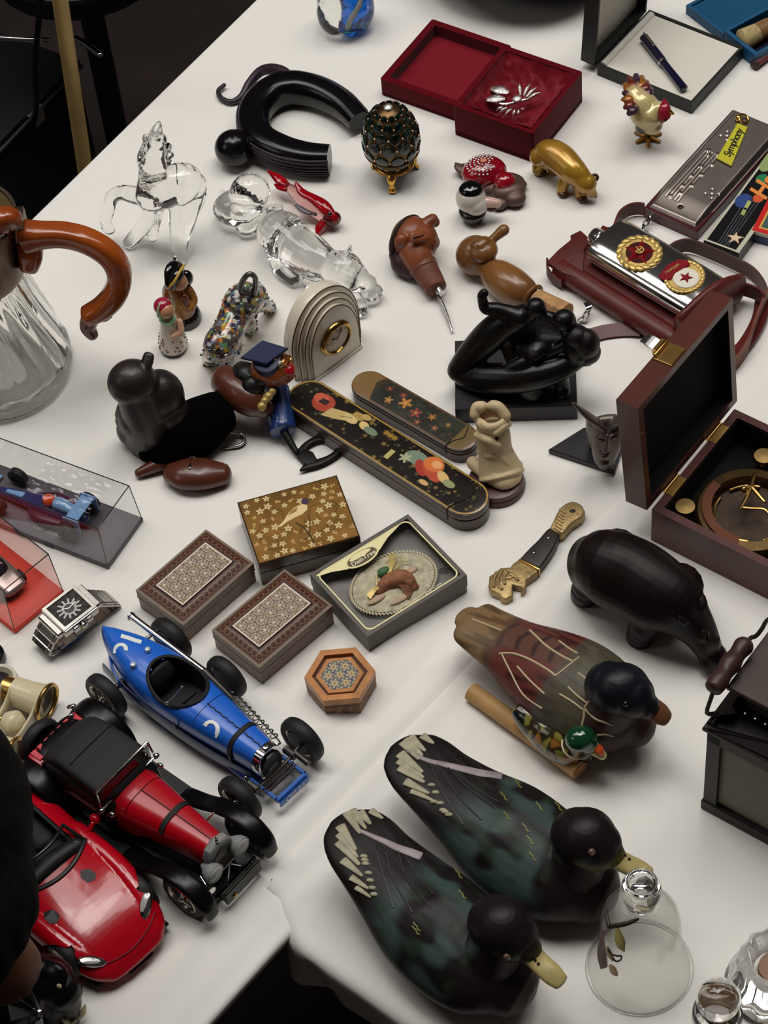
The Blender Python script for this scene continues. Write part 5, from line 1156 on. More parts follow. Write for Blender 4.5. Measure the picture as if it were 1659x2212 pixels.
# ---- bronze nude on a plinth
fr = frame(P(983, 885, 15), P(1245, 876, 15)); t = thing('statuette', 'dark bronze reclining nude statuette on a square black plinth', 'statuette', fr.w((44, 33, 0)))
part(t, 'plinth', prism(rect(0, 0, 88, 68), 0, 15, .6), mat('black_marble', (30, 27, 30), .4, nz=(20, .2)), fr)
M_brz = mat('dark_bronze', (13, 10, 11), .34, 0, spec=.4, nz=(40, .3))
g = [loft(PP((992, 800, 24), (1020, 764, 40), (1058, 726, 58), (1090, 699, 70), (1126, 684, 77), (1154, 669, 84)), [9, 10.5, 12, 11, 9, 6.6], 20), ell(P(1157, 665, 86), 7.6),
     loft(PP((1122, 686, 78), (1096, 676, 81), (1070, 668, 84), (1049, 666, 85), (1043, 652, 90), (1041, 638, 96)), [8.5, 6.4, 5.2, 4.4, 3.8, 3.4], 16), loft(PP((1041, 640, 95), (1046, 632, 98), (1050, 634, 98)), [3.6, 3.2, 2.2], 10),
     loft(PP((1154, 670, 83), (1180, 682, 80), (1214, 692, 79)), [5, 4, 5], 14), ell(P(1219, 692, 80), 8.4), loft(PP((1222, 698, 77), (1238, 725, 66), (1250, 748, 56)), [7, 7.5, 7], 16), ell(P(1250, 752, 56), (11, 11, 13)), ell(P(1264, 762, 52), (9, 9, 11)), loft(PP((1274, 752, 54), (1280, 765, 49), (1270, 780, 44)), [5, 5.4, 4], 12),
     loft(PP((1245, 778, 46), (1210, 794, 40), (1165, 808, 36), (1110, 816, 32), (1050, 816, 26), (1010, 812, 22)), [7, 9.5, 11, 11.5, 12, 10], 18), loft(PP((1236, 735, 62), (1205, 752, 55), (1168, 770, 48), (1120, 788, 42)), [4.2, 4.4, 4.2, 4], 14), loft(PP((1100, 796, 40), (1128, 786, 44), (1150, 776, 47)), [5, 6, 5], 12),
     loft(PP((1110, 740, 50), (1160, 730, 54), (1205, 735, 54)), [(10, 6), (22, 8), (10, 6)], 18), loft(PP((1086, 712, 66), (1098, 740, 54), (1110, 770, 44)), [7, 7, 7], 14), loft(PP((1140, 826, 24), (1150, 845, 16)), [12, 11], 14), loft(PP((1206, 806, 34), (1214, 830, 22), (1216, 850, 16)), [7, 6, 6], 14)]
part(t, 'figure', sculpt(g, .9, 4, 15), M_brz, smooth=180)
part(t, 'hair', sculpt([ell(P(1266, 742, 64), (10, 10, 12)), ell(P(1274, 760, 54), (8, 8, 10)), ell(P(1246, 726, 70), (9, 9, 8))], .8, 2, 15), mat('bronze_hair', (24, 20, 20), .45, .4, bump=(160, .8, .001)), smooth=180)
# ---- pewter mask on a triangular base
t = thing('mask_sculpture', 'small pewter face mask with two horns on a triangular black base', 'sculpture', P(1290, 965, 0))
tri = [P(*q, 5) for q in ((1185, 970), (1328, 1018), (1352, 945), (1262, 922))]
part(t, 'base', prism([(q[0], q[1]) for q in tri], TZ, TZ + 5, .6), mat('black_marble'))
M_pew = mat('pewter', (104, 94, 88), .4, .6, nz=(60, .2))
fu = (0, -1, 0)
g = [loft(PP((1313, 907, 62), (1312, 935, 47), (1309, 965, 31), (1306, 992, 16), (1305, 1006, 9)), [(11.5, 4), (11.5, 6.5), (10.5, 7), (7.5, 6), (4, 3.4)], 24, up=fu), loft(PP((1312, 940, 55), (1309, 960, 47), (1306, 974, 41)), [(1.4, 1.4), (1.8, 2), (2.6, 2.2)], 12), loft(PP((1296, 982, 32), (1304, 986, 32), (1313, 983, 31)), [1.2, 2.0, 1.2], 10), loft(PP((1288, 946, 53), (1296, 942, 55), (1304, 946, 54)), [1.0, 1.5, 1.0], 8), loft(PP((1318, 944, 54), (1326, 939, 54), (1335, 941, 52)), [1.0, 1.5, 1.0], 8), ell(P(1297, 952, 51), (2.6, 1.6, 1.2)), ell(P(1326, 949, 51), (2.6, 1.6, 1.2)), ell(P(1305, 1000, 20), (4, 3, 3)),
     loft(PP((1302, 920, 57), (1280, 906, 68), (1258, 889, 78), (1238, 871, 88)), [(6, 3), (5, 2.6), (3.2, 2), (1.2, 1)], 14), loft(PP((1322, 917, 58), (1334, 906, 66), (1348, 893, 74)), [(6, 3), (4.6, 2.4), (1.4, 1)], 14), loft(PP((1272, 900, 68), (1278, 926, 46), (1282, 950, 22), (1284, 960, 6)), [(2, 3), (4, 5), (4, 5), (4, 4)], 14)]
part(t, 'mask', sculpt(g, .6, 3, 5), M_pew, smooth=180)
# ---- bone carving
c = P(1072, 1034, 8); c[2] = TZ; t = thing('bone_carving', 'hollow carved bone figure on a round turned wooden base', 'carving', c)
part(t, 'base', lathe([(.01, 0), (20.4, 0), (20.6, 3), (19.4, 5), (20, 6.5), (19, 9), (15, 10), (.01, 10)], 48).m(c), mat('mahogany_base', (74, 36, 30), .4, nz=(40, .25), coat=.2), smooth=50)
M_bonec = mat('carved_bone', (206, 184, 144), .5, sss=.15, nz=(30, .12))
A0_, A1_ = P(1078, 1012, 10), P(1062, 905, 56)
g = [loft([P(1084, 1028, 12), P(1080, 1012, 16), P(1070, 975, 28), P(1066, 940, 42), P(1063, 912, 52)], [(17, 14), (15.5, 12), (12.5, 11), (12, 11), (11, 11)], 28, (.2, .1), None), loft(PP((1022, 1000, 14), (1048, 1022, 14), (1085, 1042, 14), (1112, 1030, 13), (1118, 1005, 14)), [5, 5, 5.4, 5, 4], 14)]
for pl, r in (([(1030, 940, 46), (1052, 950, 49), (1075, 962, 44)], 2.6), ([(1030, 905, 56), (1050, 920, 58), (1064, 930, 54)], 2.6), ([(1098, 915, 52), (1086, 922, 56), (1072, 934, 54)], 2.8), ([(1035, 975, 30), (1060, 985, 34), (1090, 965, 36), (1104, 972, 30)], 2), ([(1040, 985, 22), (1055, 1010, 22), (1070, 1030, 20)], 2.4), ([(1085, 990, 30), (1100, 1010, 22), (1098, 1030, 18)], 2.6), ([(1026, 895, 60), (1030, 880, 64), (1042, 878, 66)], 4), ([(1065, 876, 66), (1078, 880, 65), (1092, 898, 60)], 4)): g.append(loft(PP(*pl), r, 12))
part(t, 'figure', sculpt(g, .7, 2, 9.5), M_bonec, smooth=180)
f = aim(P(1063, 909, 54), P(1063, 909, 54) + (A1_ - A0_))
part(t, 'socket_rim', lathe([(7.6, -4), (11.6, -2), (11.8, 3), (10, 5.4), (8.2, 5), (7.8, 2), (7.6, -4)], 36, False).x(f), M_bonec, smooth=180); part(t, 'socket', lathe([(8, 4.4), (7.4, 0), (5.6, -3), (.01, -3.6)], 32, False).x(f), mat('brown_bone', (130, 94, 70), .6), smooth=180)  # socket interior in a darker brown than the bone rim
part(t, 'pierced_hole', loft(PP((1082, 1004, 26), (1092, 1026, 17)), [(1.6, 2), (3.2, 2)], 10), mat('dark_hole', (20, 14, 10), .9)); part(t, 'pin_hole', ell(P(1073, 947, 49), 1.3, 8, 6), mat('dark_hole'))
# ---- cream clock
fr = frame(P(681, 824, 0), P(780, 751, 0)); L = 46.4; t = thing('desk_clock', 'cream stepped arch desk clock with gold lines and gold bezel', 'clock', fr.w((L / 2, 8, 0)))
M_por = mat('cream_porcelain', (218, 210, 192), .25, coat=.3)
def archp(o):
    hw, cx, zt = L / 2 + o, L / 2, 60 + o * 1.05; p = [(cx - hw, 0), (cx + hw, 0)]
    return p + [(cx + hw * math.cos(a), zt * .36 + (zt - zt * .36) * math.sin(a)) for a in np.linspace(0, math.pi, 25)]
up_ = fr.sub(rx=90)
for k, (o, d0, d1) in enumerate(((0, -3.4, 0), (3.2, -6.8, -3.4), (6.4, -10.2, -6.8), (9.6, -19, -10.2), (8, -22, -19), (6, -24, -22))):
    part(t, 'arch_tier', prism(archp(o), d0, d1, .7 if k < 4 else .3, 2, .2), M_por, up_, smooth=50)
    if k < 5 and k != 3 or k == 3:
        q = archp(o)[2:]; part(t, 'gold_line', tube([(x, z, d1 - .4) for x, z in [(q[0][0], 1)] + q + [(q[-1][0], 1)]], .45, 6, 2), mat('gilt_line', (84, 60, 28), .3, .7), up_)
part(t, 'plinth_strip', box(-1, -1.2, 0, L + 1, 0, 2.4, .4), mat('white_porcelain', (224, 218, 204), .25, coat=.4), fr)
df = up_.sub((L / 2 + .5, 29, 0))
part(t, 'bezel', lathe([(15, 0), (15, 1.2), (13.6, 3.2), (12, 3.4), (11, 1.4), (11, 0)], 48).x(df), mat('gilt_bezel', (176, 140, 76), .18, 1), smooth=50)
part(t, 'dial', lathe([(.01, 1.6), (11.2, 1.6), (11.2, .4), (.01, .4)][::-1], 40).x(df), mat('blush_dial', (206, 178, 152), .5)); part(t, 'dial_glass', lathe([(.01, 4.4), (5, 4.1), (9, 3.2), (11.4, 2.0)][::-1], 40, False).x(df), M_clear, smooth=180)
part(t, 'hand', box(-.4, -1, 1.8, .4, 8, 2.2).x(df.sub(rz=-40)), mat('black_ink')); part(t, 'hand', box(-.5, -1, 1.8, .5, 5.4, 2.2).x(df.sub(rz=60)), mat('black_ink'))
part(t, 'hour_mark', [box(-.3, 8.6, 1.6, .3, 10.2, 1.9).x(df.sub(rz=30 * k)) for k in range(12)], mat('brown_ink'), kind='stuff')
# ================================================================== model cars
M_tyre = mat('tyre_rubber', (20, 19, 20), .6); M_spoke = mat('wheel_chrome', (186, 180, 170), .25, 1.0)
M_blk = mat('car_black', (6, 5, 6), .3, spec=.35); M_matblk = mat('matt_black', (20, 19, 20), .7, bump=(700, .2, .0003)); M_gun = mat('gun_metal', (74, 70, 68), .4, .6)
def wheel(par, fr, c, R, w, side, tilt=0.0, spokes=14, alloy=False):
    f = fr.sub(c, rx=-90 * side, rz=0); f = f.sub(ry=tilt)
    r1 = R * .66
    o = part(par, 'wheel', lathe([(r1, -w * .45), (R * .88, -w * .5), (R * .97, -w * .32), (R, 0), (R * .97, w * .32), (R * .88, w * .5), (r1, w * .45), (r1 * .97, 0), (r1, -w * .45)], 44, False), M_tyre, f, smooth=50)
    part(o, 'rim', lathe([(r1 * 1.02, w * .46), (r1 * .94, w * .5), (r1 * .86, w * .36), (r1 * .86, -w * .3), (r1 * 1.0, -w * .4)], 36, False), M_spoke, f, smooth=60)
    part(o, 'brake_drum', lathe([(.01, -w * .1), (r1 * .84, -w * .1), (r1 * .84, -w * .4), (.01, -w * .4)][::-1], 28), mat('brake_dark', (34, 32, 32), .5, .5), f)
    if alloy:
        g = [loft([(r1 * .12 * math.cos(a), r1 * .12 * math.sin(a), w * .3), (r1 * .9 * math.cos(a), r1 * .9 * math.sin(a), w * .36)], [(1.6, 1), (2.2, 1)], 8, (0, 0), sub=1) for a in np.arange(5) * 1.2566]
    else:
        g = []
        for k in range(spokes):
            a = 2 * math.pi * k / spokes
            for d, zz in ((.35, .42), (-.35, .1)): g.append(loft([(2.0 * math.cos(a), 2.0 * math.sin(a), w * zz), (r1 * .9 * math.cos(a + d), r1 * .9 * math.sin(a + d), w * .2)], .28, 4, (0, 0), None, 1))
    part(o, 'spokes', g, M_spoke, f, kind=None if alloy else 'stuff'); part(o, 'hub', lathe([(.01, w * .62), (1.4, w * .6), (2.2, w * .46), (2.4, w * .1), (.01, w * .1)][::-1], 16), M_spoke, f)
    return o
def carve(g, inside):
    F = [q for q in g.f if not inside(g.v[list(q)].mean(0))]; return G(g.v, F)

# ---- blue racing car
fr = frame(P(300, 1440, 18), P(587, 1662, 18)); M_rb = mat('racing_blue', (28, 98, 200), .32, coat=.25); M_rb2 = mat('frame_blue', (40, 96, 178), .3, coat=.4)
t = thing('toy_racing_car', 'blue open vintage racing car model with white numbers', 'toy car', fr.w((62, 0, 0)), 'model cars')
secs = [(-33, .8, 31, 6), (-26, 5.5, 29, 9.5), (-14, 10.8, 27, 12.5), (2, 15.5, 26.5, 14.5), (20, 18.6, 26, 15.5), (45, 18.6, 26, 15.3), (72, 16.2, 26, 14.6), (98, 12.8, 26, 13.4), (121, 10.2, 26, 12.4)]
bd = loft([(s[0], 0, s[2]) for s in secs], [(s[1], s[3]) for s in secs], 40, (.2, 0), sub=8, pw=2.7)
ck = lambda p: ((p[0] - 42) / 22) ** 2 + (p[1] / 16.4) ** 2 < 1 and p[2] > 30
part(t, 'body', carve(bd, ck), M_rb, fr, smooth=50)
bv = bvh(bd.x(fr))
oval = [(42 + 22.5 * math.cos(a), 16.8 * math.sin(a)) for a in np.arange(40) * 2 * math.pi / 40]
def topz(x, y, b=bv, f=fr):
    h, n, i, s = b.ray_cast(Vector(f.w((x, y, 90))), Vector((0, 0, -1))); return None if h is None else h.z - TZ
part(t, 'cockpit_rim', tube([(x, y, (topz(x * .998 + .08, y * .97) or 36) + .3) for x, y in oval + oval[:1]], 1.3, 8, 1), M_matblk, fr)
part(t, 'cockpit_tub', lathe([(1.0, 36), (.96, 22), (.9, 16), (.01, 16)], 40, False).x(Fr([42, 0, 0], [[22, 0, 0], [0, 16.2, 0], [0, 0, 1]])), mat('cockpit_black', (9, 8, 9), .7), fr)
part(t, 'seat', loft([(25, 0, 20), (27, 0, 30), (24, 0, 38)], [(11, 3), (11, 3), (9, 2)], 16, up=(1, 0, 0)), M_matblk, fr)
part(t, 'steering_wheel', torus(6.5, .8, 28, 8).x(fr.sub((55, -3, 36), ry=-62)), M_matblk); part(t, 'windscreen_bar', [tube([(51, -18, 43.5), (51.5, -4, 46.5)], .55, 8, 1), ell((51, -18, 43.5), 1.2, 8, 6), ell((51.5, -4, 46.5), 1.2, 8, 6)], M_chrome, fr)
part(t, 'exhaust', loft([(-27, 21, 29), (-22, 21, 29.3), (44, 20.5, 31)], [(3.4, 3.4), (2.2, 2.2), (2.3, 2.3)], 16, (0, 0), None, 2), M_chrome, fr); part(t, 'exhaust_end', loft([(44, 20.5, 31), (70, 19.5, 25)], [2.3, 1.8], 12, (0, 1), None, 1), M_gun, fr); part(t, 'exhaust_bracket', box(-8, 14, 26, -6, 20, 28), M_spoke, fr)
lou = []
for k in range(9):
    x = 76 + k * 4.6; y = 15.8 - k * .58; f = fr.sub((x, y + .35, 27.5), rx=90, ry=0); lou.append(G(torus(1.7, .42, 14, 6).v * [1, 1.7, 1], torus(1.7, .42, 14, 6).f).x(Fr([x, y + 4.6, 27.5 - k * .15], [[1, 0, 0], [0, .94, -.34], [0, .34, .94]])))
for k, g in enumerate(lou): part(t, 'louvre', g, M_spoke, fr)
part(t, 'louvre_panel', tube([(71, 20, 27), (74, 17.4, 28), (98, 14.4, 28), (117, 12, 27), (119.4, 13.6, 26), (117, 16, 25), (98, 19, 25.4), (76, 22.4, 25.6), (71, 20, 27)], .6, 6, 4), M_spoke, fr)
part(t, 'hood_hinge', tube([(x, 0 + .35 * math.sin(x * 1.1), (topz(x, 0) or 38) + .1) for x in np.arange(70, 120, .8)], .45, 6, 1), M_blk, fr)
for x0 in (70.5,): part(t, 'panel_line', tube([(x0, y, (topz(x0, y) or 30) + .02) for y in np.linspace(-14, 14, 15)], .28, 6, 1), M_blk, fr)
def wrap(x, w, y0, y1, f, tz, lift, th): return strap([(x, y, tz(x, y) + lift) for y in np.linspace(y0, y1, 17)], [(w, 0, 0)] * 17, th, 1)
part(t, 'hood_strap', wrap(101, 1.7, -11.6, 11.6, fr, topz, .3, .8), M_matblk, fr); part(t, 'hood_strap_side', strap([(101, -11.8, topz(101, -11.6)), (101, -13.4, 27), (101, -13.2, 20)], [(1.7, 0, 0)] * 3, .8, 3), M_matblk, fr)
for px_ in ((320, 1407), (288, 1437)):
    q = fr.px(*px_, 41); part(t, 'filler_cap', lathe([(.01, 0), (2.1, 0), (2.1, 2.6), (1.6, 3.4), (.01, 3.5)], 16).m((q[0], q[1], topz(q[0], q[1]) - .4)), mat('pale_metal', (196, 204, 206), .3, .6), fr)
M_num = mat('white_number', (226, 228, 226), .4)
def decal(poly_pts, w, name='number'): part(t, name, strap([(x, y, (topz(x, y) or 30) + .18) for x, y in poly_pts], [wv for wv in w], .3, 1), M_num, fr)
a_ = np.linspace(.4, 4.2, 16); decal([(-6 + 4.2 * math.cos(a), -6.8 + 3.6 * math.sin(a)) for a in a_], [(1.3 * math.cos(a), 1.3 * math.sin(a), 0) for a in a_])
decal([(-14, 1.2), (-9, 2.8), (-3, 4.4), (1, 6)], [(.8, -1.3, 0)] * 4); 
def topside(x, y): return (topz(x, y) or 30)
a_ = np.linspace(-.3, 3.3, 16); decal([(84 + 5.0 * math.cos(a), -12.8 + 4.2 * math.sin(a) + 1.5) for a in a_], [(1.5 * math.cos(a), 1.3 * math.sin(a), 0) for a in a_])
part(t, 'radiator', loft([(120, 0, 26), (126, 0, 26.5)], [(10.8, 13), (10.4, 13.2)], 32, (0, 0), pw=2.5, sub=1), M_chrome, fr, smooth=40); part(t, 'grille', loft([(125.9, 0, 25), (127.2, 0, 25)], [(8.6, 11), (8.4, 10.8)], 28, (0, 0), pw=2.6, sub=1), M_blk, fr); part(t, 'emblem_bar', box(127.2, -4, 22, 127.7, 4, 24), M_spoke, fr); part(t, 'radiator_cap', lathe([(.01, 0), (2, 0), (2.2, 2), (1.4, 3), (.01, 3.2)], 16).m((123, 0, 39)), M_chrome, fr)
part(t, 'chassis', box(-6, -15, 9, 122, 15, 14, 1.5), mat('chassis_blue', (20, 44, 104), .4), fr)
part(t, 'side_skirt', [loft([(-18, s * 15.5, 17), (20, s * 19, 15), (70, s * 17.5, 14), (118, s * 11, 14)], [(1, 6), (1.2, 6), (1.2, 6), (1, 5)], 10, sub=3) for s in (-1, 1)], mat('shaded_blue_panel', (22, 40, 92), .35, coat=.3), fr)  # lower body sides in darker blue, their shadow put into the colour
part(t, 'tail_skirt', [loft([(-22, s * 6, 20), (-12, s * 13, 20), (2, s * 19, 20)], [(1, 5), (1.2, 6), (1, 5)], 10, sub=3) for s in (-1, 1)], M_rb, fr)
part(t, 'front_axle', [tube([(126, -25, 17), (127, -12, 15), (127, 12, 15), (126, 25, 17)], 1.6, 10), box(120, -19, 14, 130, -15, 20, 1), box(120, 15, 14, 130, 19, 20, 1)], M_gun, fr)
part(t, 'front_shaft', [tube([(131, -13, 16), (131, 13, 16)], 1.1, 8, 1), tube([(133.5, -13, 15), (133.5, 13, 15)], 1.3, 8, 1)], mat('shaft_dark', (52, 46, 46), .35, .5), fr)
part(t, 'frame_rail', box(118, -14, 13, 143, -11.6, 16, .5), M_rb2, fr); part(t, 'frame_rail', box(118, 11.6, 13, 143, 14, 16, .5), M_rb2, fr); part(t, 'frame_bar', box(141, -14, 12.6, 144, 14, 16, .5), M_rb2, fr)
pl = part(t, 'number_plate', box(144.2, -13, 8, 145.2, 13, 14, .4), M_rb2, fr.sub((0, 0, 0)))
part(pl, 'lettering', text('4705 R4', 5.2, .2).x(Fr([145.4, 0, 11], [[0, 1, 0], [0, 0, 1], [1, 0, 0]])), M_num, fr)
part(t, 'friction_damper', loft([(128, 19, 18), (140, 19, 17)], [2.2, 2.2], 12, (.2, .2), None, 1), M_gun, fr); part(t, 'damper_arm', loft([(118, -16, 20), (124, -17, 13)], [1.4, 1.2], 10, (1, 1), None, 1), M_spoke, fr)
part(t, 'rear_axle', tube([(0, -26, 17), (0, 26, 17)], 2, 10, 1), M_gun, fr); part(t, 'lever', tube([(56, -19, 20), (57, -21, 30)], .9, 8, 1), M_gun, fr)
for c, s, tl in (((0, -30, 17.2), -1, 0), ((0, 30, 17.2), 1, 0), ((125, -29, 17.2), -1, 0), ((124, 29.5, 17.2), 1, 0)): wheel(t, fr, c, 17.2, 9.5, s)
wheel(t, fr, (53, 31, 21), 16.4, 9, 1)

# ---- red and black tourer
fr = frame(P(147, 1637, 18), P(470, 1865, 18)); M_cr = mat('car_red', (170, 8, 26), .3, coat=.25)
t = thing('toy_tourer', 'red and black vintage convertible model with black roof and chrome headlights', 'toy car', fr.w((65, 0, 0)), 'model cars')
part(t, 'body', loft([(-10, 0, 27), (0, 0, 27), (25, 0, 27), (58, 0, 26), (64, 0, 26)], [(21, 14), (23, 16), (25, 17), (24.5, 18), (22, 18)], 36, (.3, 0), sub=5, pw=4), M_blk, fr, smooth=50)
hs = [(58, 20, 27, 19.5), (72, 18.4, 27, 20), (95, 15.2, 27, 20), (118, 12, 27, 19.6), (134, 10, 27, 19)]
hg = loft([(s[0], 0, s[2]) for s in hs], [(s[1], s[3]) for s in hs], 40, (0, 0), sub=6, pw=3.0); part(t, 'hood', hg, M_cr, fr, smooth=50); hb = bvh(hg.x(fr)); hz = lambda x, y: (topz(x, y, hb, fr) or 30)
part(t, 'hood_hinge', tube([(x, 0, hz(x, 0) + .05) for x in np.linspace(72, 132, 12)], .4, 6, 1), M_blk, fr); part(t, 'panel_line', tube([(71.5, y, hz(71.5, y) + .02) for y in np.linspace(-17, 17, 17)], .3, 6, 1), M_blk, fr)
part(t, 'hood_strap', strap([(99, y, hz(99, y) + .4) for y in np.linspace(-13.4, 13.4, 17)] + [(99, 14.6, 30)], [(1.9, 0, 0)] * 18, .9, 1), M_matblk, fr)
part(t, 'hood_side', [box(60, s * 19 - 1, 10, 132, s * 19 + 1, 28, .5).x(Fr([0, 0, 0], [[1, -.12 * s, 0], [0, 1, 0], [0, 0, 1]]).sub((0, s * 6.8, 0))) for s in (-1, 1)], M_blk, fr)
part(t, 'roof', loft([(12, -1, 44), (15, -1, 49), (20, -1, 53.5), (38, -1, 55), (56, -1, 54.5)], [(20, 10), (20.6, 8.5), (21, 6.6), (21.8, 6), (22, 5)], 40, (.2, .1), sub=5, pw=4.5), M_matblk, fr, smooth=45)
part(t, 'roof_seam', tube([(30, y, 61.6 - .0016 * y ** 2 * 1.2) for y in np.linspace(-19, 19, 9)], .3, 6, 1), mat('seam_black', (10, 10, 10), .8), fr)
part(t, 'rear_quarter', loft([(8, 0, 40), (20, 0, 44), (55, 0, 44)], [(22, 5), (24, 8), (23.5, 8)], 32, sub=4, pw=5), M_matblk, fr, smooth=45)
M_win = mat('dark_window', (36, 28, 30), .06, coat=.6)
part(t, 'windscreen', box(58.6, -22, 43, 59.4, 22, 60, .2), M_win, fr)
part(t, 'windscreen_frame', [tube([(57.4, -23.4, 60.4), (57.4, 23.4, 60.4)], .9, 8, 1), tube([(60, -24.6, 44.5), (60, 24.6, 44.5)], .9, 8, 1), tube([(57.4, -23.4, 60.4), (60, -24.6, 44.5)], .8, 8, 1), tube([(57.4, 23.4, 60.4), (60, 24.6, 44.5)], .8, 8, 1)], M_chrome, fr)
for s in (-1, 1): part(t, 'windscreen_knob', ell((60.5, s * 25.4, 44.5), (1.8, 2.4, 1.8), 12, 8), M_chrome, fr); part(t, 'side_lamp', ell((66, s * 22.5, 42), (2.6, 1.8, 1.8), 12, 8), M_chrome, fr)
part(t, 'trunk', box(-9, -23, 26, 4, 20, 40.5, 1.2, 2), M_cr, fr)
for k in range(7): part(t, 'trunk_slat', box(-8.4, -21 + k * 6, 40.4, .8, -17 + k * 6, 41.6, .4), mat('slat_red', (190, 40, 52), .3, coat=.4), fr)
part(t, 'trunk_knob', ell((-6.5, 16, 42), 2.0, 12, 8), M_chrome, fr); part(t, 'trunk_bar', tube([(4, -22, 42), (4, 20, 42)], .8, 8, 1), mat('smoky_trim', (60, 34, 38), .2, coat=.4), fr)
f = fr.sub((0, 0, 0), rz=90); wheel(t, fr.sub((-17, -6, 30), rz=90), (0, 0, 0), 16.5, 8, 1)
for s in (-1, 1):
    part(t, 'front_fender', loft([(152, s * 28, 14), (149, s * 28, 25), (139, s * 28, 33), (126, s * 28, 35), (110, s * 28, 29), (94, s * 28, 19), (76, s * 28, 11)], [(5, 1.6), (6.2, 1.8), (6.6, 1.8), (6.6, 1.8), (6.6, 1.8), (6.6, 1.6), (6.4, 1.4)], 16, up=(0, 1, 0) if False else (0, 0, 1), sub=5), M_blk, fr, smooth=60)
    part(t, 'running_board', box(26, s * 28 - 7, 8, 80, s * 28 + 7, 10.5, .6), M_blk, fr)
    part(t, 'rear_fender', loft([(30, s * 29, 10), (24, s * 29, 25), (12, s * 29, 35), (-2, s * 29, 37), (-14, s * 29, 31), (-22, s * 29, 18)], [(7, 1.4), (8.4, 1.8), (8.8, 1.8), (8.8, 1.8), (8.4, 1.8), (7, 1.6)], 16, sub=5), M_blk, fr, smooth=60)
    part(t, 'headlight', loft([(133, s * 12.2, 33), (138, s * 12.2, 33), (143, s * 12.2, 33)], [2, 6, 7.2], 24, (1, 0), None, 3), mat('satin_chrome'), fr, smooth=50); part(t, 'headlight_glass', ell((143, s * 12.2, 33), (2.4, 6.6, 6.6), 24, 12), mat('lamp_glass', (226, 226, 222), .08, trans=.5), fr)
    part(t, 'tail_lamp', loft([(-22, s * 29, 24), (-26, s * 29, 20)], [(2.2, 1.6), (2.4, 1.6)], 10, (1, 1), None, 1), M_chrome, fr)
    part(t, 'door_line', tube([(26, s * 25.4, 18), (27, s * 25.6, 36), (54, s * 25.2, 38)], .35, 6, 3), mat('door_red_line', (84, 12, 24), .4), fr)
part(t, 'radiator_shell', prism([(-10, 10), (10, 10), (11, 40), (8, 46), (0, 49), (-8, 46), (-11, 40)], -3, 5, 2.4, 3).x(Fr([133, 0, 0], [[0, 1, 0], [0, 0, 1], [1, 0, 0]])), mat('satin_chrome', (236, 233, 226), .25, .2, coat=.6), fr); part(t, 'grille', prism([(-8, 12), (8, 12), (8.6, 38), (0, 44), (-8.6, 38)], 5, 5.8).x(Fr([133, 0, 0], [[0, 1, 0], [0, 0, 1], [1, 0, 0]])), M_gun, fr); part(t, 'mascot', [ell((136, 0, 50), (1.4, 1.4, 2), 10, 8), ell((136, 0, 53), 1, 8, 6)], M_chrome, fr)
part(t, 'lamp_bar', [tube([(142, -22, 26), (143, -12, 30), (143, 12, 30), (142, 22, 26)], .7, 8), tube([(143, 0, 30), (147, 8, 20)], .6, 6, 1), tube([(143, 0, 30), (147, -8, 20)], .6, 6, 1)], M_chrome, fr)
part(t, 'horn', loft([(134, -17, 28), (140, -19, 27), (146, -20, 27)], [1, 1.4, 3], 14, (1, 0), None, 3), M_chrome, fr)
part(t, 'bumper_frame', [box(150, -15, 8, 152, 17, 20, .5), box(136, -15, 10, 151, -13, 13), box(136, 15, 10, 151, 17, 13)], M_blk, fr); part(t, 'fog_lens', [ell((152.4, y, 12), (.8, 2, 1.2), 8, 6) for y in (-8,)], M_gold, fr)
part(t, 'chassis', box(-10, -20, 8, 145, 20, 14, 1), M_blk, fr)
part(t, 'mirror_post', [tube([(112, 14, 32), (114, 19, 36)], .6, 6, 1)], M_chrome, fr)
for c, s in (((0, -30.5, 17.2), -1), ((0, 30.5, 17.2), 1), ((130, -28.5, 17.2), -1), ((131, 28.5, 17.2), 1)): wheel(t, fr, c, 17.2, 9, s)

# ---- red roadster
fr = frame(P(110, 1885, 15), P(285, 2045, 15)); fr = fr.sub((0, -1.5, 0)); M_rr = mat('roadster_red', (176, 4, 26), .2, coat=.45)
t = thing('toy_roadster', 'bright red modern roadster model with twin hood vents and chrome headlights', 'toy car', fr.w((10, 0, 0)), 'model cars')
g = [loft([(-110, 0, 19), (-80, 0, 20), (-40, 0, 20), (0, 0, 20.5), (35, 0, 20), (60, 0, 16.5), (76, 0, 12), (83, 0, 9)], [(30, 9), (35, 13), (35.5, 13.5), (35, 14), (35.5, 13), (34.5, 11), (29, 7.5), (22, 4)], 44, (.4, .8), sub=6, pw=2.8),
     loft([(-5, 30, 22), (30, 30, 23), (56, 27, 20), (72, 21, 15)], [(7, 9), (8, 10), (8, 9), (6, 6)], 20), loft([(-5, -30, 22), (30, -30, 23), (56, -27, 20), (72, -21, 15)], [(7, 9), (8, 10), (8, 9), (6, 6)], 20),
     loft([(-105, 30, 22), (-80, 31, 25), (-50, 30, 22)], [(7, 8), (8, 10), (6, 8)], 20), loft([(-105, -30, 22), (-80, -31, 25), (-50, -30, 22)], [(7, 8), (8, 10), (6, 8)], 20), loft([(20, 0, 30), (50, 0, 25), (74, 0, 14)], [(10, 4), (12, 5), (10, 5)], 20)]
bd = remesh(gsum(g), .9, 5)
arch = lambda p: any((p[0] - x) ** 2 + (p[2] - 14) ** 2 < 15.5 ** 2 and abs(p[1]) > 27 for x in (53, -78)) and p[2] < 29
ckp = lambda p: -62 < p[0] < 12 and abs(p[1]) < 22 and p[2] > 26
part(t, 'body', carve(bd, lambda p: arch(p) or ckp(p)), M_rr, fr, smooth=180); bv2 = bvh(bd.x(fr)); z3 = lambda x, y: topz(x, y, bv2, fr) or 20
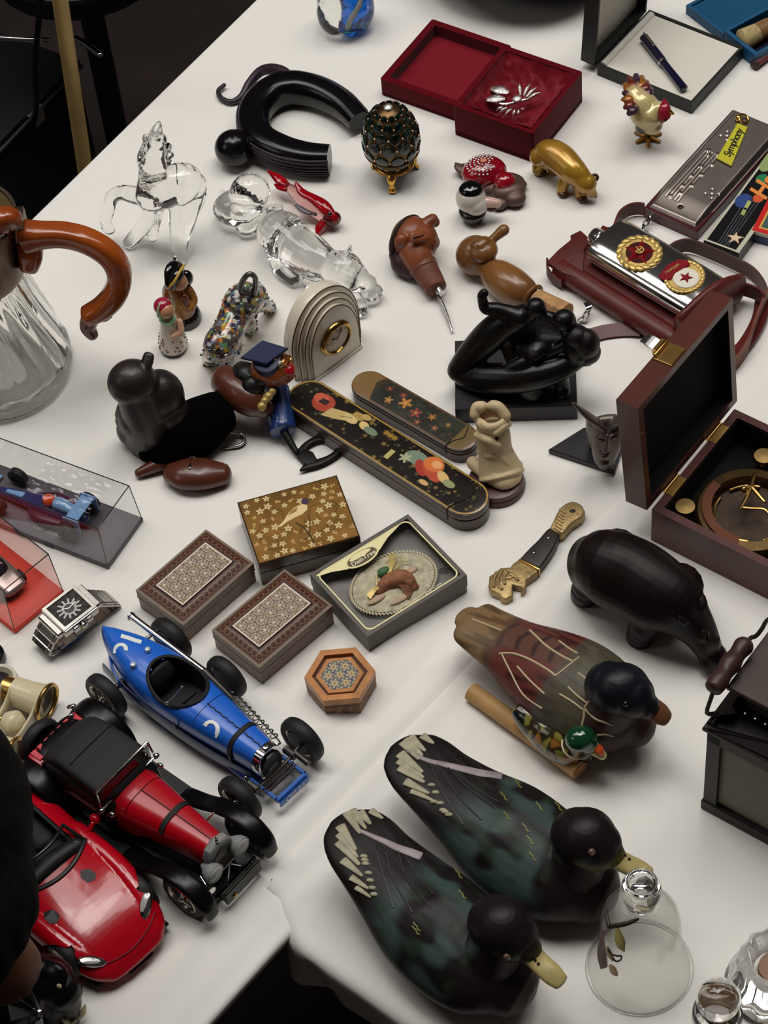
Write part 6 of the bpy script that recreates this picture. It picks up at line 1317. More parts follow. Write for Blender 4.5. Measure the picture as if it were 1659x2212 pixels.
part(t, 'cockpit_tub', box(-63, -23, 10, 13, 23, 20, 1) + ringp(rect(-64, -24, 14, 24, 8), rect(-60, -20, 10, 20, 8), 19, 31), mat('cockpit_black'), fr)
for s in (-1, 1): part(t, 'seat', loft([(-45, s * 11, 22), (-40, s * 11, 30), (-44, s * 11, 40)], [(8, 4), (8, 4), (6, 3)], 16, up=(1, 0, 0)), M_matblk, fr); part(t, 'seat_base', loft([(-38, s * 11, 22), (-16, s * 11, 22)], [(8, 4), (8, 4)], 16), M_matblk, fr)
part(t, 'dashboard', loft([(6, -22, 31), (4, 0, 33), (6, 22, 31)], [(5, 4), (6, 4), (5, 4)], 14, sub=4), mat('dash_black', (26, 24, 24), .5), fr)
wb = [(18 - .014 * y * y, y, z3(min(22, 20 - .014 * y * y), y * .98) + .2) for y in np.linspace(-27, 27, 15)]; wt = [(2 - .012 * y * y, y * .84, 45 - .008 * y * y) for y in np.linspace(-27, 27, 15)]
V = wb + wt; part(t, 'windscreen', G(V + [(a - .8, b, c) for a, b, c in V], [(i, i + 1, 15 + i + 1, 15 + i) for i in range(14)] + [(30 + i + 1, 30 + i, 45 + i, 45 + i + 1) for i in range(14)]), M_clear, fr, smooth=180)
part(t, 'windscreen_frame', [tube(wb, 1.6, 8, 2), tube(wt, 1.1, 8, 2), tube([wb[0], wt[0]], 1.2, 8, 1), tube([wb[-1], wt[-1]], 1.2, 8, 1)], mat('trim_black', (22, 21, 22), .35), fr)
part(t, 'steering_wheel', torus(6, .8, 24, 8).x(fr.sub((-6, 11, 33), ry=-65)), M_matblk)
for x, y in ((29.5, 11), (34, -23)):
    q = [(x - 6, y - 1), (x - 3, y + 4.0), (x + 3, y + 4.4), (x + 5.4, y + 1), (x + 3.6, y - 3.4), (x - 2, y - 4)]; part(t, 'hood_vent', G([(a, b, z3(a, b) + .25) for a, b in q] + [(a, b, z3(a, b) - 2) for a, b in q], [tuple(range(6))[::-1] if False else tuple(range(6))] + [(i, i + 6, (i + 1) % 6 + 6, (i + 1) % 6) for i in range(6)]), mat('vent_black', (18, 17, 18), .5), fr, smooth=None)
for x, y, a in ((67, 23.5, -58), (70.5, -23.5, 50)):
    hl = fr.sub((x, y, z3(x, y) - .6), rz=a, ry=20); part(t, 'headlight', ell((0, 0, 0), (9.5, 4.2, 2.4), 24, 12), M_chrome, hl, smooth=180); part(t, 'headlight_glass', ell((-1, -.5, 1.1), (7, 2.6, 1.6), 20, 10), mat('lamp_glass'), hl, smooth=180)
part(t, 'grille', [loft([(84.5, y, 7) for y in (-9, 0, 9)], [(2.4, 1.2)] * 3, 10)], M_blk, fr); part(t, 'nose_line', tube([(80.5 - .011 * y * y, y, z3(79 - .011 * y * y, y) + .05) for y in np.linspace(-26, 26, 15)], .3, 6, 1), mat('panel_dark_red', (84, 4, 18), .5), fr)
for s in (-1, 1): part(t, 'door_mirror', [loft([(4, s * 33, 30), (3, s * 38, 33)], [1.6, 1.6], 8, (1, 1), None, 1), ell((2, s * 41, 34), (4, 3, 3), 14, 8)], M_rr, fr, smooth=180)
for x in (53, -78):
    for s in (-1, 1): wheel(t, fr, (x, s * 30.5, 14.2), 14.2, 9, s, alloy=True)
part(t, 'undertray', box(-105, -30, 4, 78, 30, 8, 1), M_blk, fr)
# ================================================================== flask, chest, lantern, knife
def slab(px, h0, h1, ch=.4, seg=2):
    q = [P(x, y, h1) for x, y in px]; p = [(a[0], a[1]) for a in q]
    if sum(p[i - 1][0] * p[i][1] - p[i][0] * p[i - 1][1] for i in range(len(p))) < 0: p = p[::-1]
    return prism(p, TZ + h0, TZ + h1, ch, seg, .1)
M_brassd = mat('aged_brass', (168, 142, 96), .45, .55, nz=(70, .35), bump=(300, .6, .0008))
t = thing('knife_handle', 'brass lion and cobra knife handle with dark horn grip lying on the seam', 'knife', P(1165, 1190, 1))
z6 = lambda l: [(1030 + x / 6.144, 1060 + y / 6.144) for x, y in l]
part(t, 'lion_head', slab(z6([(560, 905), (480, 960), (440, 1010), (310, 1020), (250, 1075), (165, 1130), (155, 1260), (190, 1320), (300, 1370), (330, 1420), (390, 1440), (480, 1390), (470, 1240), (600, 1270), (580, 1320), (605, 1336), (655, 1270), (660, 1190), (800, 1090), (830, 1030)]), 1, 8, 1.2), M_brassd, smooth=60)
part(t, 'cobra_head', slab(z6([(965, 490), (1100, 575), (1150, 560), (1260, 430), (1400, 340), (1438, 265), (1400, 190), (1330, 145), (1260, 133), (1180, 160), (1110, 215), (1060, 290), (1010, 400)]), 1, 9, 1.6, 3), M_brassd, smooth=60)
part(t, 'grip', slab(z6([(570, 895), (830, 1025), (905, 930), (1000, 790), (1060, 680), (1095, 580), (960, 488), (920, 520), (820, 640), (700, 755)]), 1, 8.6, 1.4, 3), mat('dark_horn', (36, 27, 26), .45, nz=(50, .3)), smooth=60)
part(t, 'collar', slab(z6([(555, 905), (580, 895), (840, 1025), (825, 1050)]), 1, 9.4, .6), M_brass)
for x, y in ((950, 626), (757, 822)): q = P(1030 + x / 6.144, 1060 + y / 6.144, 8.6); part(t, 'rivet', ell(q, (1.1, 1.1, .5), 10, 6), M_silver)
part(t, 'cobra_eye', ell(P(1237, 1104, 9), (2.2, 1.5, .7), 10, 6), M_black)
for k in range(7): part(t, 'cobra_scale_row', tube(z_ := [P(1030 + (1040 + 10 * k + j * 22) / 6.144, 1060 + (500 - k * 42 + j * 16) / 6.144, 9.2) for j in range(4)], .7, 6, 2), M_brassd)
for pl in ([(330, 1060), (300, 1130), (280, 1240), (330, 1300)], [(260, 1090), (225, 1180), (220, 1270)], [(400, 1080), (360, 1150), (370, 1230)], [(450, 1110), (520, 1150), (540, 1180)]): part(t, 'mane_curl', tube([P(1030 + x / 6.144, 1060 + y / 6.144, 8.4) for x, y in pl], 1.2, 8, 3), M_brassd)
part(t, 'lion_eye', torus(3.2, .8, 20, 6).m(P(1030 + 420 / 6.144, 1060 + 1120 / 6.144, 8.2)), M_brassd)

# ---- steel flask on its leather case
fr = frame(P(1312, 525, 24), P(1519, 650, 24)); M_leather = mat('oxblood_leather', (86, 27, 24), .42, nz=(40, .2), bump=(220, .3, .0005))
M_mirror = mat('mirror_steel', (232, 230, 226), .13, 1.0)
t = thing('leather_case', 'open oxblood leather flask case with straps under the steel flask', 'leather case', fr.w((40, 0, 0)))
part(t, 'pouch', loft([(-18, -4, 7.5), (0, -4, 7.5), (60, -4, 7.5), (104, -4, 7.5)], [(29, 7.4), (31, 7.4), (31, 7.4), (29, 7.2)], 40, (.5, .5), sub=2, pw=3.4), M_leather, fr, smooth=60)
part(t, 'pouch_roll', loft([(-19, -32, 9), (50, -33, 9), (104, -33, 9)], [8.6, 9, 8.6], 20, (.5, .5), None), M_leather, fr, smooth=180)
part(t, 'pouch_end', loft([(96, -30, 20), (99, 4, 24), (101, 32, 18)], [(6, 16), (7, 18), (6, 13)], 24, (.4, .5), up=(0, 0, 1)), M_leather, fr, smooth=180)
part(t, 'flap', slab([(1180, 566), (1205, 540), (1233, 517), (1232, 508), (1254, 497), (1275, 516), (1262, 541), (1258, 604), (1216, 588)], 14, 17, .6), M_leather)
part(t, 'flap', slab([(1276, 517), (1302, 486), (1345, 502), (1322, 540), (1290, 540)], 12, 15, .6), M_leather)
part(t, 'strap_loop', strap(PP((1182, 566, 15), (1184, 588, 10), (1200, 606, 6), (1214, 612, 8)), [(0, 0, 4.5)] * 4, 1.6), M_leather)
zz = np.array([0, 0, 1.0])
def pstrap(px, w, th=1.8, n=5, name='strap', flat=False):
    p = PP(*px); W_ = []
    for i in range(len(p)):
        d = p[min(i + 1, len(p) - 1)] - p[max(i - 1, 0)]; d[2] = 0; d /= np.linalg.norm(d); W_.append(np.cross(zz, d) * w * .96 + zz * w * .28 if flat else zz * w)
    return strap(p, W_, th, n)
part(t, 'strap', pstrap([(1326, 500, 8), (1338, 470, 8), (1356, 455, 8), (1376, 450, 8), (1392, 452, 8)], 6), M_leather)
M_strapd = mat('dark_brown_strap', (70, 40, 32), .5, nz=(40, .2))
part(t, 'strap', pstrap([(1440, 548, 9), (1462, 534, 9), (1490, 530, 9), (1530, 544, 9), (1580, 566, 9), (1625, 590, 8), (1650, 622, 8), (1655, 648, 8)], 6.5), M_strapd)
part(t, 'strap', pstrap([(1566, 632, 12), (1585, 622, 12), (1612, 626, 12), (1638, 636, 12), (1652, 650, 12)], 6.5), M_leather)
part(t, 'strap', pstrap([(1664, 626, 10), (1648, 660, 9), (1628, 712, 8), (1618, 742, 8), (1596, 778, 7), (1570, 806, 6)], 7.5), mat('russet_strap', (104, 46, 26), .45, nz=(30, .25)))
part(t, 'strap', pstrap([(1650, 640, 4), (1640, 690, 3), (1612, 740, 3), (1585, 765, 3)], 6, 1.6, 5, flat=True), M_leather)
part(t, 'strap', pstrap([(1278, 724, 3), (1310, 716, 3), (1350, 712, 3), (1384, 712, 4)], 5.5, 1.6, 5, flat=True), M_leather)
fl = thing('hip_flask', 'polished steel hip flask with two gilt and enamel star badges', 'flask', fr.w((45, 0, 13)))
part(fl, 'flask_body', loft([(-1, 1.5, 25), (1.5, 1.5, 25), (45, 1.5, 25), (92, 1.5, 25), (95, 1.5, 25)], [(20, 8.5), (23, 11), (23.4, 11.4), (23, 11), (21, 9)], 64, (.15, .15), sub=4, pw=2.5), M_mirror, fr, smooth=55)
part(fl, 'neck', loft([(-4, -2, 25), (0, -2, 25)], [6.5, 6.5], 24, (0, 0), None, 1), M_mirror, fr); cp = part(fl, 'cap', loft([(-13, -2, 25), (-11.6, -2, 25), (-4.4, -2, 25)], [6.6, 7.6, 7.6], 28, (.1, 0), None, 1), M_mirror, fr); part(cp, 'cap_ring', torus(7.7, .6, 28, 8).x(aim(fr.w((-6, -2, 25)), fr.w((0, -2, 25)))), M_silver)
part(fl, 'cap_arm', [tube([(-6, -10, 25), (-1, -16, 26), (3, -17, 28)], 1.1, 8), ell((-6, -9.6, 25), 1.8, 10, 8)], M_silver, fr)
M_gilt = mat('gilt_badge', (204, 172, 100), .4, .5, nz=(120, .25)); M_renam = mat('red_badge_enamel', (126, 12, 22), .3, .0, spec=.3); M_wenam = mat('white_badge_enamel', (226, 220, 204), .4)
b1 = fr.sub((33.5, -2.5, 36.4), rx=5, rz=30); b1 = Fr(b1.o, b1.R * 1.18); bd1 = part(fl, 'badge', [prism(circ(0, 0, 12, 30), -.6, 1.0, .3)] + [ell((12.6 * math.cos(a), 12.6 * math.sin(a), .8), (3.4, 1.9, 1.1), 10, 6, np.array([[math.cos(a + 1.1), math.sin(a + 1.1), 0], [-math.sin(a + 1.1), math.cos(a + 1.1), 0], [0, 0, 1]])) for a in np.arange(18) * 2 * math.pi / 18], M_gilt, b1, label='gilt wreath badge with a red star')
part(bd1, 'backing', prism(circ(0, 0, 8.6, 30), .9, 1.3), mat('dark_red_enamel', (66, 16, 20), .2, coat=.5), b1)
sp = starp(0, 0, 10.6, 5, .42); part(bd1, 'star', G([(x, y, 1.2) for x, y in sp] + [(0, 0, 3.8)], [(i, (i + 1) % 10, 10) for i in range(10)]), M_renam, b1, smooth=None); part(bd1, 'sickle', [tube([(2.6 * math.cos(a), 2.6 * math.sin(a), 3.6) for a in np.linspace(-2.2, 1.6, 9)], .5, 6, 2), tube([(-1.8, -1.8, 3.6), (1.6, 1.8, 3.7)], .5, 6, 1), tube([(-2.4, 2, 3.6), (1.8, -2.2, 3.6)], .5, 6, 1)], M_gilt, b1)
b2 = fr.sub((72.5, -.5, 36.2), rx=4, rz=18); b2 = Fr(b2.o, b2.R * 1.12); bd2 = part(fl, 'badge', [prism(circ(2, 0, 12.2, 36, 13.2), -.6, 1, .3)] + [ell((2 + 12 * math.cos(a), 13 * math.sin(a), .9), (2.8, 1.5, 1), 8, 6, np.array([[math.cos(a + 1.3), math.sin(a + 1.3), 0], [-math.sin(a + 1.3), math.cos(a + 1.3), 0], [0, 0, 1]])) for a in np.linspace(-2.6, 2.2, 20)], M_gilt, b2, label='oval gilt badge with white disc, red star and red flag')
part(bd2, 'disc', prism(circ(3.4, -1, 8.6, 36), .9, 1.6, .2), M_wenam, b2); part(bd2, 'star', prism(starp(3.4, -1, 4.8, 5, .42), 1.6, 2.2, .2), M_renam, b2)
part(bd2, 'flag', prism([(-14, -6), (-10, -8.6), (-5, -6), (-4.6, 0), (-1, 6), (2, 10), (-1, 13.4), (-7, 12), (-12, 5)], .9, 2.0, .3), M_renam, b2); part(bd2, 'lettering', text('ГВАРДИЯ', 2.5, .2).x(b2.sub((-7.6, 2.5, 2.2), rz=62)), M_gilt)
t = thing('swivel_clip', 'small chrome swivel clip and chain beside the statuette head', 'clip', P(1268, 680, 2))
part(t, 'clip', strap(PP((1266, 654, 10), (1272, 664, 11), (1268, 676, 8)), [np.array([2.2, 1, 0])] * 3, 1.4), M_chrome)
for g in chain('c', PP((1268, 676, 7), (1262, 686, 5), (1254, 692, 3), (1248, 698, 2)), 3.2, .8, 4.6): part(t, 'chain_link', g, M_chrome)

# ---- chest with brass instrument
fr = frame(P(1408, 1100, 34), P(1585, 885, 34)); M_mah = mat('mahogany', (92, 38, 27), .38, nz=(18, .0), rgb2=(62, 25, 19), coat=.1, stretch=(1, 1, 6)); M_bfelt = mat('black_felt', (5, 5, 5), .95)
t = thing('instrument_chest', 'open mahogany chest with black lining and brass latch at the right edge', 'chest', fr.w((54, -60, 0)))
L, Wd = 108, 124
part(t, 'box_body', ringp(rect(0, -Wd, L, 0), rect(6, -Wd + 6, L - 6, -6), 0, 34) + box(1, -Wd + 1, 0, L - 1, -1, 8), M_mah, fr)
part(t, 'lining', ringp(rect(5.8, -Wd + 5.8, L - 5.8, -5.8), rect(6.6, -Wd + 6.6, L - 6.6, -6.6), 8, 32) + box(6, -Wd + 6, 7.6, L - 6, -6, 9), M_bfelt, fr)
lf = fr.sub((-3, 2, 34.5), rx=-5)
RX = Fr([0, 0, 0], [[1, 0, 0], [0, 0, 1], [0, 1, 0]])
part(t, 'lid', ringp(rect(0, 0, 118, 100), rect(6, 6, 112, 94), 0, 17).x(RX) + box(.5, 12, .5, 117.5, 17, 99.5, .5), M_mah, lf, smooth=30)
part(t, 'lid_lining', ringp(rect(5.9, 5.9, 112.1, 94.1), rect(6.7, 6.7, 111.3, 93.3), 1, 12).x(RX) + box(6, 11.2, 6, 112, 12.2, 94), M_bfelt, lf)
la = lf.sub((52, 8, 100)); o = part(t, 'latch', [box(-9, -7, 0, 9, 7, 1.6, .4), box(-6, 7, 0, 6, 10, 6, .4)], M_brass, la); part(o, 'latch_tongue', strap([(0, 8, 3), (0, 16, 6), (0, 21, 5)], [(5, 0, 0), (4.6, 0, 0), (3.4, 0, 0)], 1.2), M_silver, la); part(o, 'latch_pin', loft([(-7, 7, 3), (7, 7, 3)], 1.4, 10, (1, 1), None, 1), M_brass, la)
for x in (26, 82): part(t, 'hinge', [loft([(x - 9, .8, 34.4), (x + 9, .8, 34.4)], 1.4, 10, (0, 0), None, 1), box(x - 9, -6, 33.6, x + 9, .5, 34.5)], M_brass, fr)
c = fr.px(1622, 1096, 26); c = np.array([c[0], c[1], 9])
ins = thing('brass_compass', 'round brass sundial compass with pivoting arm lying in the mahogany chest', 'compass', fr.w(c))
M_br2 = mat('antique_brass', (84, 64, 36), .45, .8, nz=(60, .3))
part(ins, 'case_ring', lathe([(.01, 0), (37, 0), (38, 3), (38, 12), (36, 15), (29, 16), (27, 13), (26.5, 8), (.01, 7)], 64).m(c), M_br2, fr, smooth=40); part(ins, 'dial', lathe([(.01, 8), (26, 8), (26, 7), (.01, 7)][::-1], 48).m(c), mat('tarnished_dial', (62, 48, 36), .5, .5, nz=(90, .4)), fr)
for k in range(5): a = .7 + k * 1.2566; part(ins, 'dial_rib', tube([(c[0] + 24.5 * math.cos(a + q), c[1] + 24.5 * math.sin(a + q), 19.5) for q in np.linspace(-.42, .42, 7)], 1.1, 8, 2), M_brass, fr)
part(ins, 'hour_arc', strap([(c[0] + 30 * math.cos(a), c[1] + 30 * math.sin(a), 25.5 + 1.2 * math.sin(a)) for a in np.linspace(1.4, 3.4, 12)], [(3.2 * math.cos(a), 3.2 * math.sin(a), 0) for a in np.linspace(1.4, 3.4, 12)], 1.4, 2), mat('copper_brass', (92, 52, 32), .5, .6), fr)
pc = fr.px(1622, 1052, 34); part(ins, 'pivot_arm', [tube([fr.px(*q, 32) for q in ((1630, 1024), (1622, 1050), (1612, 1075), (1600, 1098))], [1.2, 1.8, 1.6, 1], 8), tube([fr.px(*q, 32) for q in ((1622, 1050), (1638, 1068), (1652, 1084))], [1.8, 1.6, 1.2], 8), tube([fr.px(*q, 31) for q in ((1600, 1096), (1622, 1098), (1650, 1100), (1662, 1110))], 1.1, 8), ell(fr.px(1607, 1057, 33), 2.6, 12, 8), tube([fr.px(1607, 1057, 33), fr.px(1622, 1050, 33)], 1.2, 8, 1)], M_brass, fr)
for q in ((1480, 1093), (1650, 984)):
    p = fr.px(*q, 24); part(ins, 'levelling_foot', [lathe([(.01, 0), (7, 0), (7.4, 2), (6.8, 4), (.01, 4.4)], 24).m((p[0], p[1], 20)), lathe([(3, 9), (3, 20)], 16).m((p[0], p[1], 0)), loft([(p[0], p[1], 14), (c[0] + (p[0] - c[0]) * .6, c[1] + (p[1] - c[1]) * .6, 14)], [(4, 2.5), (5, 2.5)], 10, (1, 0), sub=1)], mat('brass_knob', (150, 124, 78), .4, 1), fr)

# ---- lantern
fr = frame(P(1518, 1745, 0), P(1659, 1822, 0)); M_lan = mat('lantern_black', (26, 19, 18), .5, nz=(20, .2)); M_lanw = mat('lantern_brown_top', (58, 36, 28), .5, nz=(12, .3))
t = thing('lantern', 'dark metal lantern with glass panes and wooden bail handle at the right edge', 'lantern', fr.w((38, 38, 0)))
S = 80
for x, y in ((0, 0), (S - 9, 0), (0, S - 9), (S - 9, S - 9)): part(t, 'corner_post', box(x, y, 4, x + 9, y + 9, 88, .4), M_lan, fr)
part(t, 'base', box(-1, -1, 0, S + 1, S + 1, 10, .8), M_lan, fr); part(t, 'top_rail', ringp(rect(0, 0, S, S), rect(6, 6, S - 6, S - 6), 78, 90), M_lan, fr); part(t, 'eave', box(-2.4, -2.4, 89, S + 2.4, S + 2.4, 93, .8), M_lan, fr)
M_pane = mat('dusty_pane', (128, 122, 108), .3, trans=.1, ior=1.2)
for q in (box(9, 3, 10, S - 9, 4, 78), box(9, S - 4, 10, S - 9, S - 3, 78), box(3, 9, 10, 4, S - 9, 78), box(S - 4, 9, 10, S - 3, S - 9, 78)): part(t, 'pane', q, M_pane, fr)
pr = [(-2, 93), (0, 97), (9, 108)]; V = []; F = []
for d, z in pr: V += [(x, y, z) for x, y in rect(d, d, S - d, S - d, 5, 4)]
n = 20 + 4
for i in range(2):
    for k in range(n): F.append((i * n + k, i * n + (k + 1) % n, (i + 1) * n + (k + 1) % n, (i + 1) * n + k))
F.append(tuple(2 * n + k for k in range(n))); part(t, 'roof', G(V, F), M_lan, fr)
part(t, 'chimney', box(16, 16, 107, S - 16, S - 16, 116, .5), M_lan, fr); part(t, 'cap_plate', box(3, 15, 116, S - 6, S - 12, 119.5, .6), M_lanw, fr); part(t, 'vent_stud', [ell((18 + k * 7, 12.6, 106), (1.3, 1.3, .8), 8, 6) for k in range(4)], M_spoke if 'M_spoke' in globals() else M_silver, fr, kind='stuff')
gp = PP((1541, 1487, 128), (1553, 1470, 128), (1566, 1452, 128), (1578, 1434, 128), (1592, 1414, 128), (1606, 1396, 128), (1612, 1388, 128)); part(t, 'grip', loft(gp, [5.6, 6.2, 5.2, 6.6, 5.2, 6.2, 5.0], 22, (.3, .3), None, 5), mat('turned_dark_wood', (58, 36, 32), .45, nz=(30, .2)), smooth=180)
part(t, 'bail', [tube(PP((1612, 1388, 128), (1622, 1378, 128), (1634, 1373, 127), (1646, 1358, 124), (1662, 1336, 118), (1700, 1330, 100)), 1.4, 8)], mat('dark_wire', (52, 44, 40), .4, .8)); part(t, 'bail_end', [tube(PP((1543, 1486, 128), (1536, 1508, 120), (1527, 1540, 107), (1548, 1541, 105)), 1.4, 8, 3)], mat('dark_wire', (52, 44, 40), .4, .8))
part(t, 'candle', lathe([(.01, 10), (20, 10), (20, 40), (18, 41), (.01, 39)], 32).m((40, 40, 0)), mat('candle_wax', (150, 136, 108), .6), fr)
# ================================================================== left side: cases, watch, opera glasses, carvings, person
# ---- clear display cases
def display_case(name, label, A, B, y1, hgt, mbase, tint, inset_=3):
    fr = frame(P(*A, 0), P(*B, 0)); L = float(np.linalg.norm(P(*B, 0) - P(*A, 0)))
    t = thing(name, label, 'display case', fr.w((L / 2, y1 / 2, 0)))
    part(t, 'base', box(0, 0, 0, L, y1, 4, .6), mbase, fr)
    m = bpy.data.materials.new(name + '_cover'); m.use_nodes = True; clear_nodes(m, tint, .06, .03, 3.5)
    d = inset_; q0 = rect(.6, .6, L - .6, y1 - .6); q1 = rect(d, d, L - d, y1 - d); V = [(x, y, 4) for x, y in q0] + [(x, y, hgt) for x, y in q1]
    part(t, 'cover', G(V, [(i, (i + 1) % 4, 4 + (i + 1) % 4, 4 + i) for i in range(4)] + [(4, 5, 6, 7)]), m, fr, smooth=None)
    part(t, 'cover_edge', [tube([V[4 + i], V[4 + (i + 1) % 4]], .45, 6, 1) for i in range(4)] + [tube([V[i], V[4 + i]], .35, 6, 1) for i in range(4)], mat('edge_' + name, (70, 66, 64) if 'red' not in label else (170, 84, 78), .15, trans=.3), fr)
    return t, fr, L
t, fr, L = display_case('display_case', 'clear display case with grey base holding a blue racing model, below the claret jug', (235, 1230), (310, 1125), 128, 41, mat('slate_plastic', (88, 80, 88), .45), (.985, .985, .985))
part(t, 'lettering', text('PATRESE  1993', 4.6, .2).x(fr.sub((9, 53, 4.2), rz=90)), mat('pale_print', (176, 170, 172), .5), None)
part(t, 'base_notch', box(-.4, 46, 1, 1, 54, 3.4), M_black, fr)
c = thing('toy_formula_car', 'small blue formula racing car with orange helmet inside the grey display case', 'toy car', fr.w((23, 70, 4)))
M_ind = mat('indigo_paint', (48, 44, 96), .25, coat=.5); M_sky = mat('sky_blue_paint', (120, 160, 204), .3, coat=.4); M_plum = mat('plum_paint', (70, 26, 48), .35)
part(c, 'body', loft([(24, 34, 11), (24, 48, 12), (24, 62, 12), (24, 80, 10), (24, 104, 8), (24, 116, 7)], [(5, 5), (8, 6), (7.5, 6), (5.5, 4.5), (3.5, 3), (2, 1.6)], 20, pw=2.6), M_ind, fr, smooth=60)
part(c, 'side_pod', [loft([(24 + s * 9, 42, 9), (24 + s * 10, 62, 9), (24 + s * 8, 74, 8)], [(3, 3.6), (4.4, 4), (2, 3)], 14, pw=3) for s in (-1, 1)], M_plum, fr, smooth=60)
part(c, 'engine_cover', loft([(24, 40, 17), (24, 52, 20), (24, 56, 19)], [(4, 3), (5, 4), (4, 3)], 16), M_sky, fr, smooth=60); part(c, 'rear_wing', [box(12, 30, 22, 36, 40, 23.6, .4), box(11.4, 28, 12, 12.6, 41, 25, .2), box(35.4, 28, 12, 36.6, 41, 25, .2)], M_sky, fr); part(c, 'front_wing', box(10, 112, 5.4, 38, 119, 6.4, .3), M_sky, fr); part(c, 'nose_flash', loft([(24, 84, 14), (24, 98, 11.6)], [(2.6, 1), (1.6, .8)], 10), M_sky, fr)
part(c, 'helmet', ell((23, 60, 20.5), (4.6, 5, 4.8), 20, 12), mat('orange_helmet', (224, 76, 30), .2, coat=.6), fr); part(c, 'visor', loft([(19.6, 62.6, 20.6), (23, 64.6, 20.8), (26.4, 62.6, 20.6)], [(1.2, 1.4)] * 3, 8), M_black, fr)
for x, y, r, w in ((10, 38, 8, 8), (38, 38, 8, 8), (10, 98, 7.4, 6.5), (38, 98, 7.4, 6.5)): o = part(c, 'wheel', lathe([(3.6, -w / 2), (r, -w / 2 + .8), (r, w / 2 - .8), (3.6, w / 2), (3.4, 0), (3.6, -w / 2)], 28, False), M_tyre, fr.sub((x, y, r + 4.1), ry=90), smooth=50); part(o, 'hub', lathe([(.01, -1), (3.6, -1), (3.6, 1), (.01, 1.6)], 16), mat('gold_hub', (150, 136, 96), .4, .6), fr.sub((x, y, r + 4.1), ry=90 if x > 20 else -90))
solo('plastic_bag', 'crumpled clear plastic bag lying on the grey display case', 'bag', (lambda n: G([(9 + 30 * i / n + 1.5 * mnoise.noise((i * .5, j * .5, 1)), 14 + 52 * j / n + 2 * mnoise.noise((i * .5, j * .5, 4)), 42.5 + 2.0 * abs(mnoise.noise((i * .33, j * .33, 9))) + 1.6 * abs(mnoise.noise((i * .8, j * .8, 3)))) for j in range(n + 1) for i in range(n + 1)], [(j * (n + 1) + i, j * (n + 1) + i + 1, (j + 1) * (n + 1) + i + 1, (j + 1) * (n + 1) + i) for j in range(n) for i in range(n)]))(22), M_clear, fr=fr, smooth=180)
t, fr, L = display_case('display_case', 'clear display case with red base at the left edge, beside the steel watch', (33, 1370), (140, 1282), 110, 45, mat('orange_red_base', (214, 62, 42), .5), (.975, .90, .885), 2.4)
c = thing('toy_silver_car', 'little silver model car half visible inside the red display case', 'toy car', fr.w((22, 36, 4))); f = fr.sub((22, 44, 4))
part(c, 'body', loft([(0, -22, 7), (0, -8, 8), (0, 12, 8), (0, 24, 6)], [(9, 3), (11, 5), (11, 5), (9, 3)], 20, pw=3.5), mat('silver_grey_paint', (150, 140, 138), .25, .6, coat=.5), f, smooth=60); part(c, 'cabin', loft([(0, -8, 13), (0, 0, 15), (0, 10, 13)], [(7, 2.4), (8, 4), (7, 2.4)], 18, pw=3), M_win, f, smooth=60)
for x in (-10, 10):
    for y in (-15, 15): part(c, 'wheel', lathe([(.01, -2), (5, -2), (5, 2), (.01, 2)], 20).x(f.sub((x, y, 5.1), ry=90)), M_tyre)

# ---- steel wrist watch
fr = frame(P(100, 1408, 0), P(235, 1308, 0)); t = thing('wrist_watch', 'steel bracelet wrist watch with dark square sunburst dial', 'watch', fr.w((28, 0, 0)))
M_steel = mat('brushed_steel', (176, 172, 166), .22, 1.0, nz=(80, .15)); M_steeld = mat('steel_shadow', (92, 88, 84), .3, 1)
loop = spline(np.array([(12, 0, 2), (4, 0, 3), (-2, 0, 7), (0, 0, 12), (6, 0, 18), (12, 0, 22)]), 12)
def links(path, w0, w1):
    d = np.r_[0, np.cumsum(np.linalg.norm(np.diff(path, axis=0), axis=1))]; st = 5.2; s = 2.6; i = 0
    while s < d[-1]:
        p = np.array([np.interp(s, d, path[:, k]) for k in range(3)]); q = np.array([np.interp(min(s + .6, d[-1]), d, path[:, k]) for k in range(3)]); u = (q - p); n_ = np.linalg.norm(u)
        if n_ < 1e-6: break
        u /= n_; z = np.cross(u, [0, 1, 0]); f = Fr(p, [u, [0, 1, 0], z]); w = w0 + (w1 - w0) * s / d[-1]
        o = part(t, 'bracelet_link', box(-2.5, -w * .36, -1.3, 2.5, w * .36, 1.3, .5).x(f), M_steel, fr); 
        part(o, 'side_link', [box(-2.3, s_ * w * .37, -1.1, 2.3, s_ * w * .5, 1.1, .4) if s_ > 0 else box(-2.3, -w * .5, -1.1, 2.3, -w * .37, 1.1, .4) for s_ in (-1, 1)][0].x(f) + box(-2.3, w * .37, -1.1, 2.3, w * .5, 1.1, .4).x(f), M_steel, fr)
        s += st; i += 1
links(loop, 17, 21)
links(spline(np.array([(40, 0, 21.5), (46, 0, 17), (52, 0, 11), (58, 0, 5), (60, 0, 2)]), 12), 20, 17)
part(t, 'clasp', [box(9, -8, 0, 60, 8, 2.2, .6), box(22, -7.6, 2.2, 40, 7.6, 3.4, .4)], M_steel, fr)
wf = fr.sub((25.5, 0, 22.3), rx=3, ry=-2)
part(t, 'case', prism(rect(-15, -13.5, 15, 13.5, 1.5, 3), -4, 3, 1.4, 2), M_steel, wf, smooth=40); part(t, 'bezel', ringp(rect(-14, -12.4, 14, 12.4), rect(-11.6, -10.4, 11.6, 10.4), 2.6, 4.2), M_steel, wf)
cv = Cv(-11.6, -10.4, 11.6, 10.4, .22, (52, 48, 46)); an = np.arctan2(cv.Y, cv.X); cv.c *= (1 + .35 * np.sin(an * 12))[..., None]
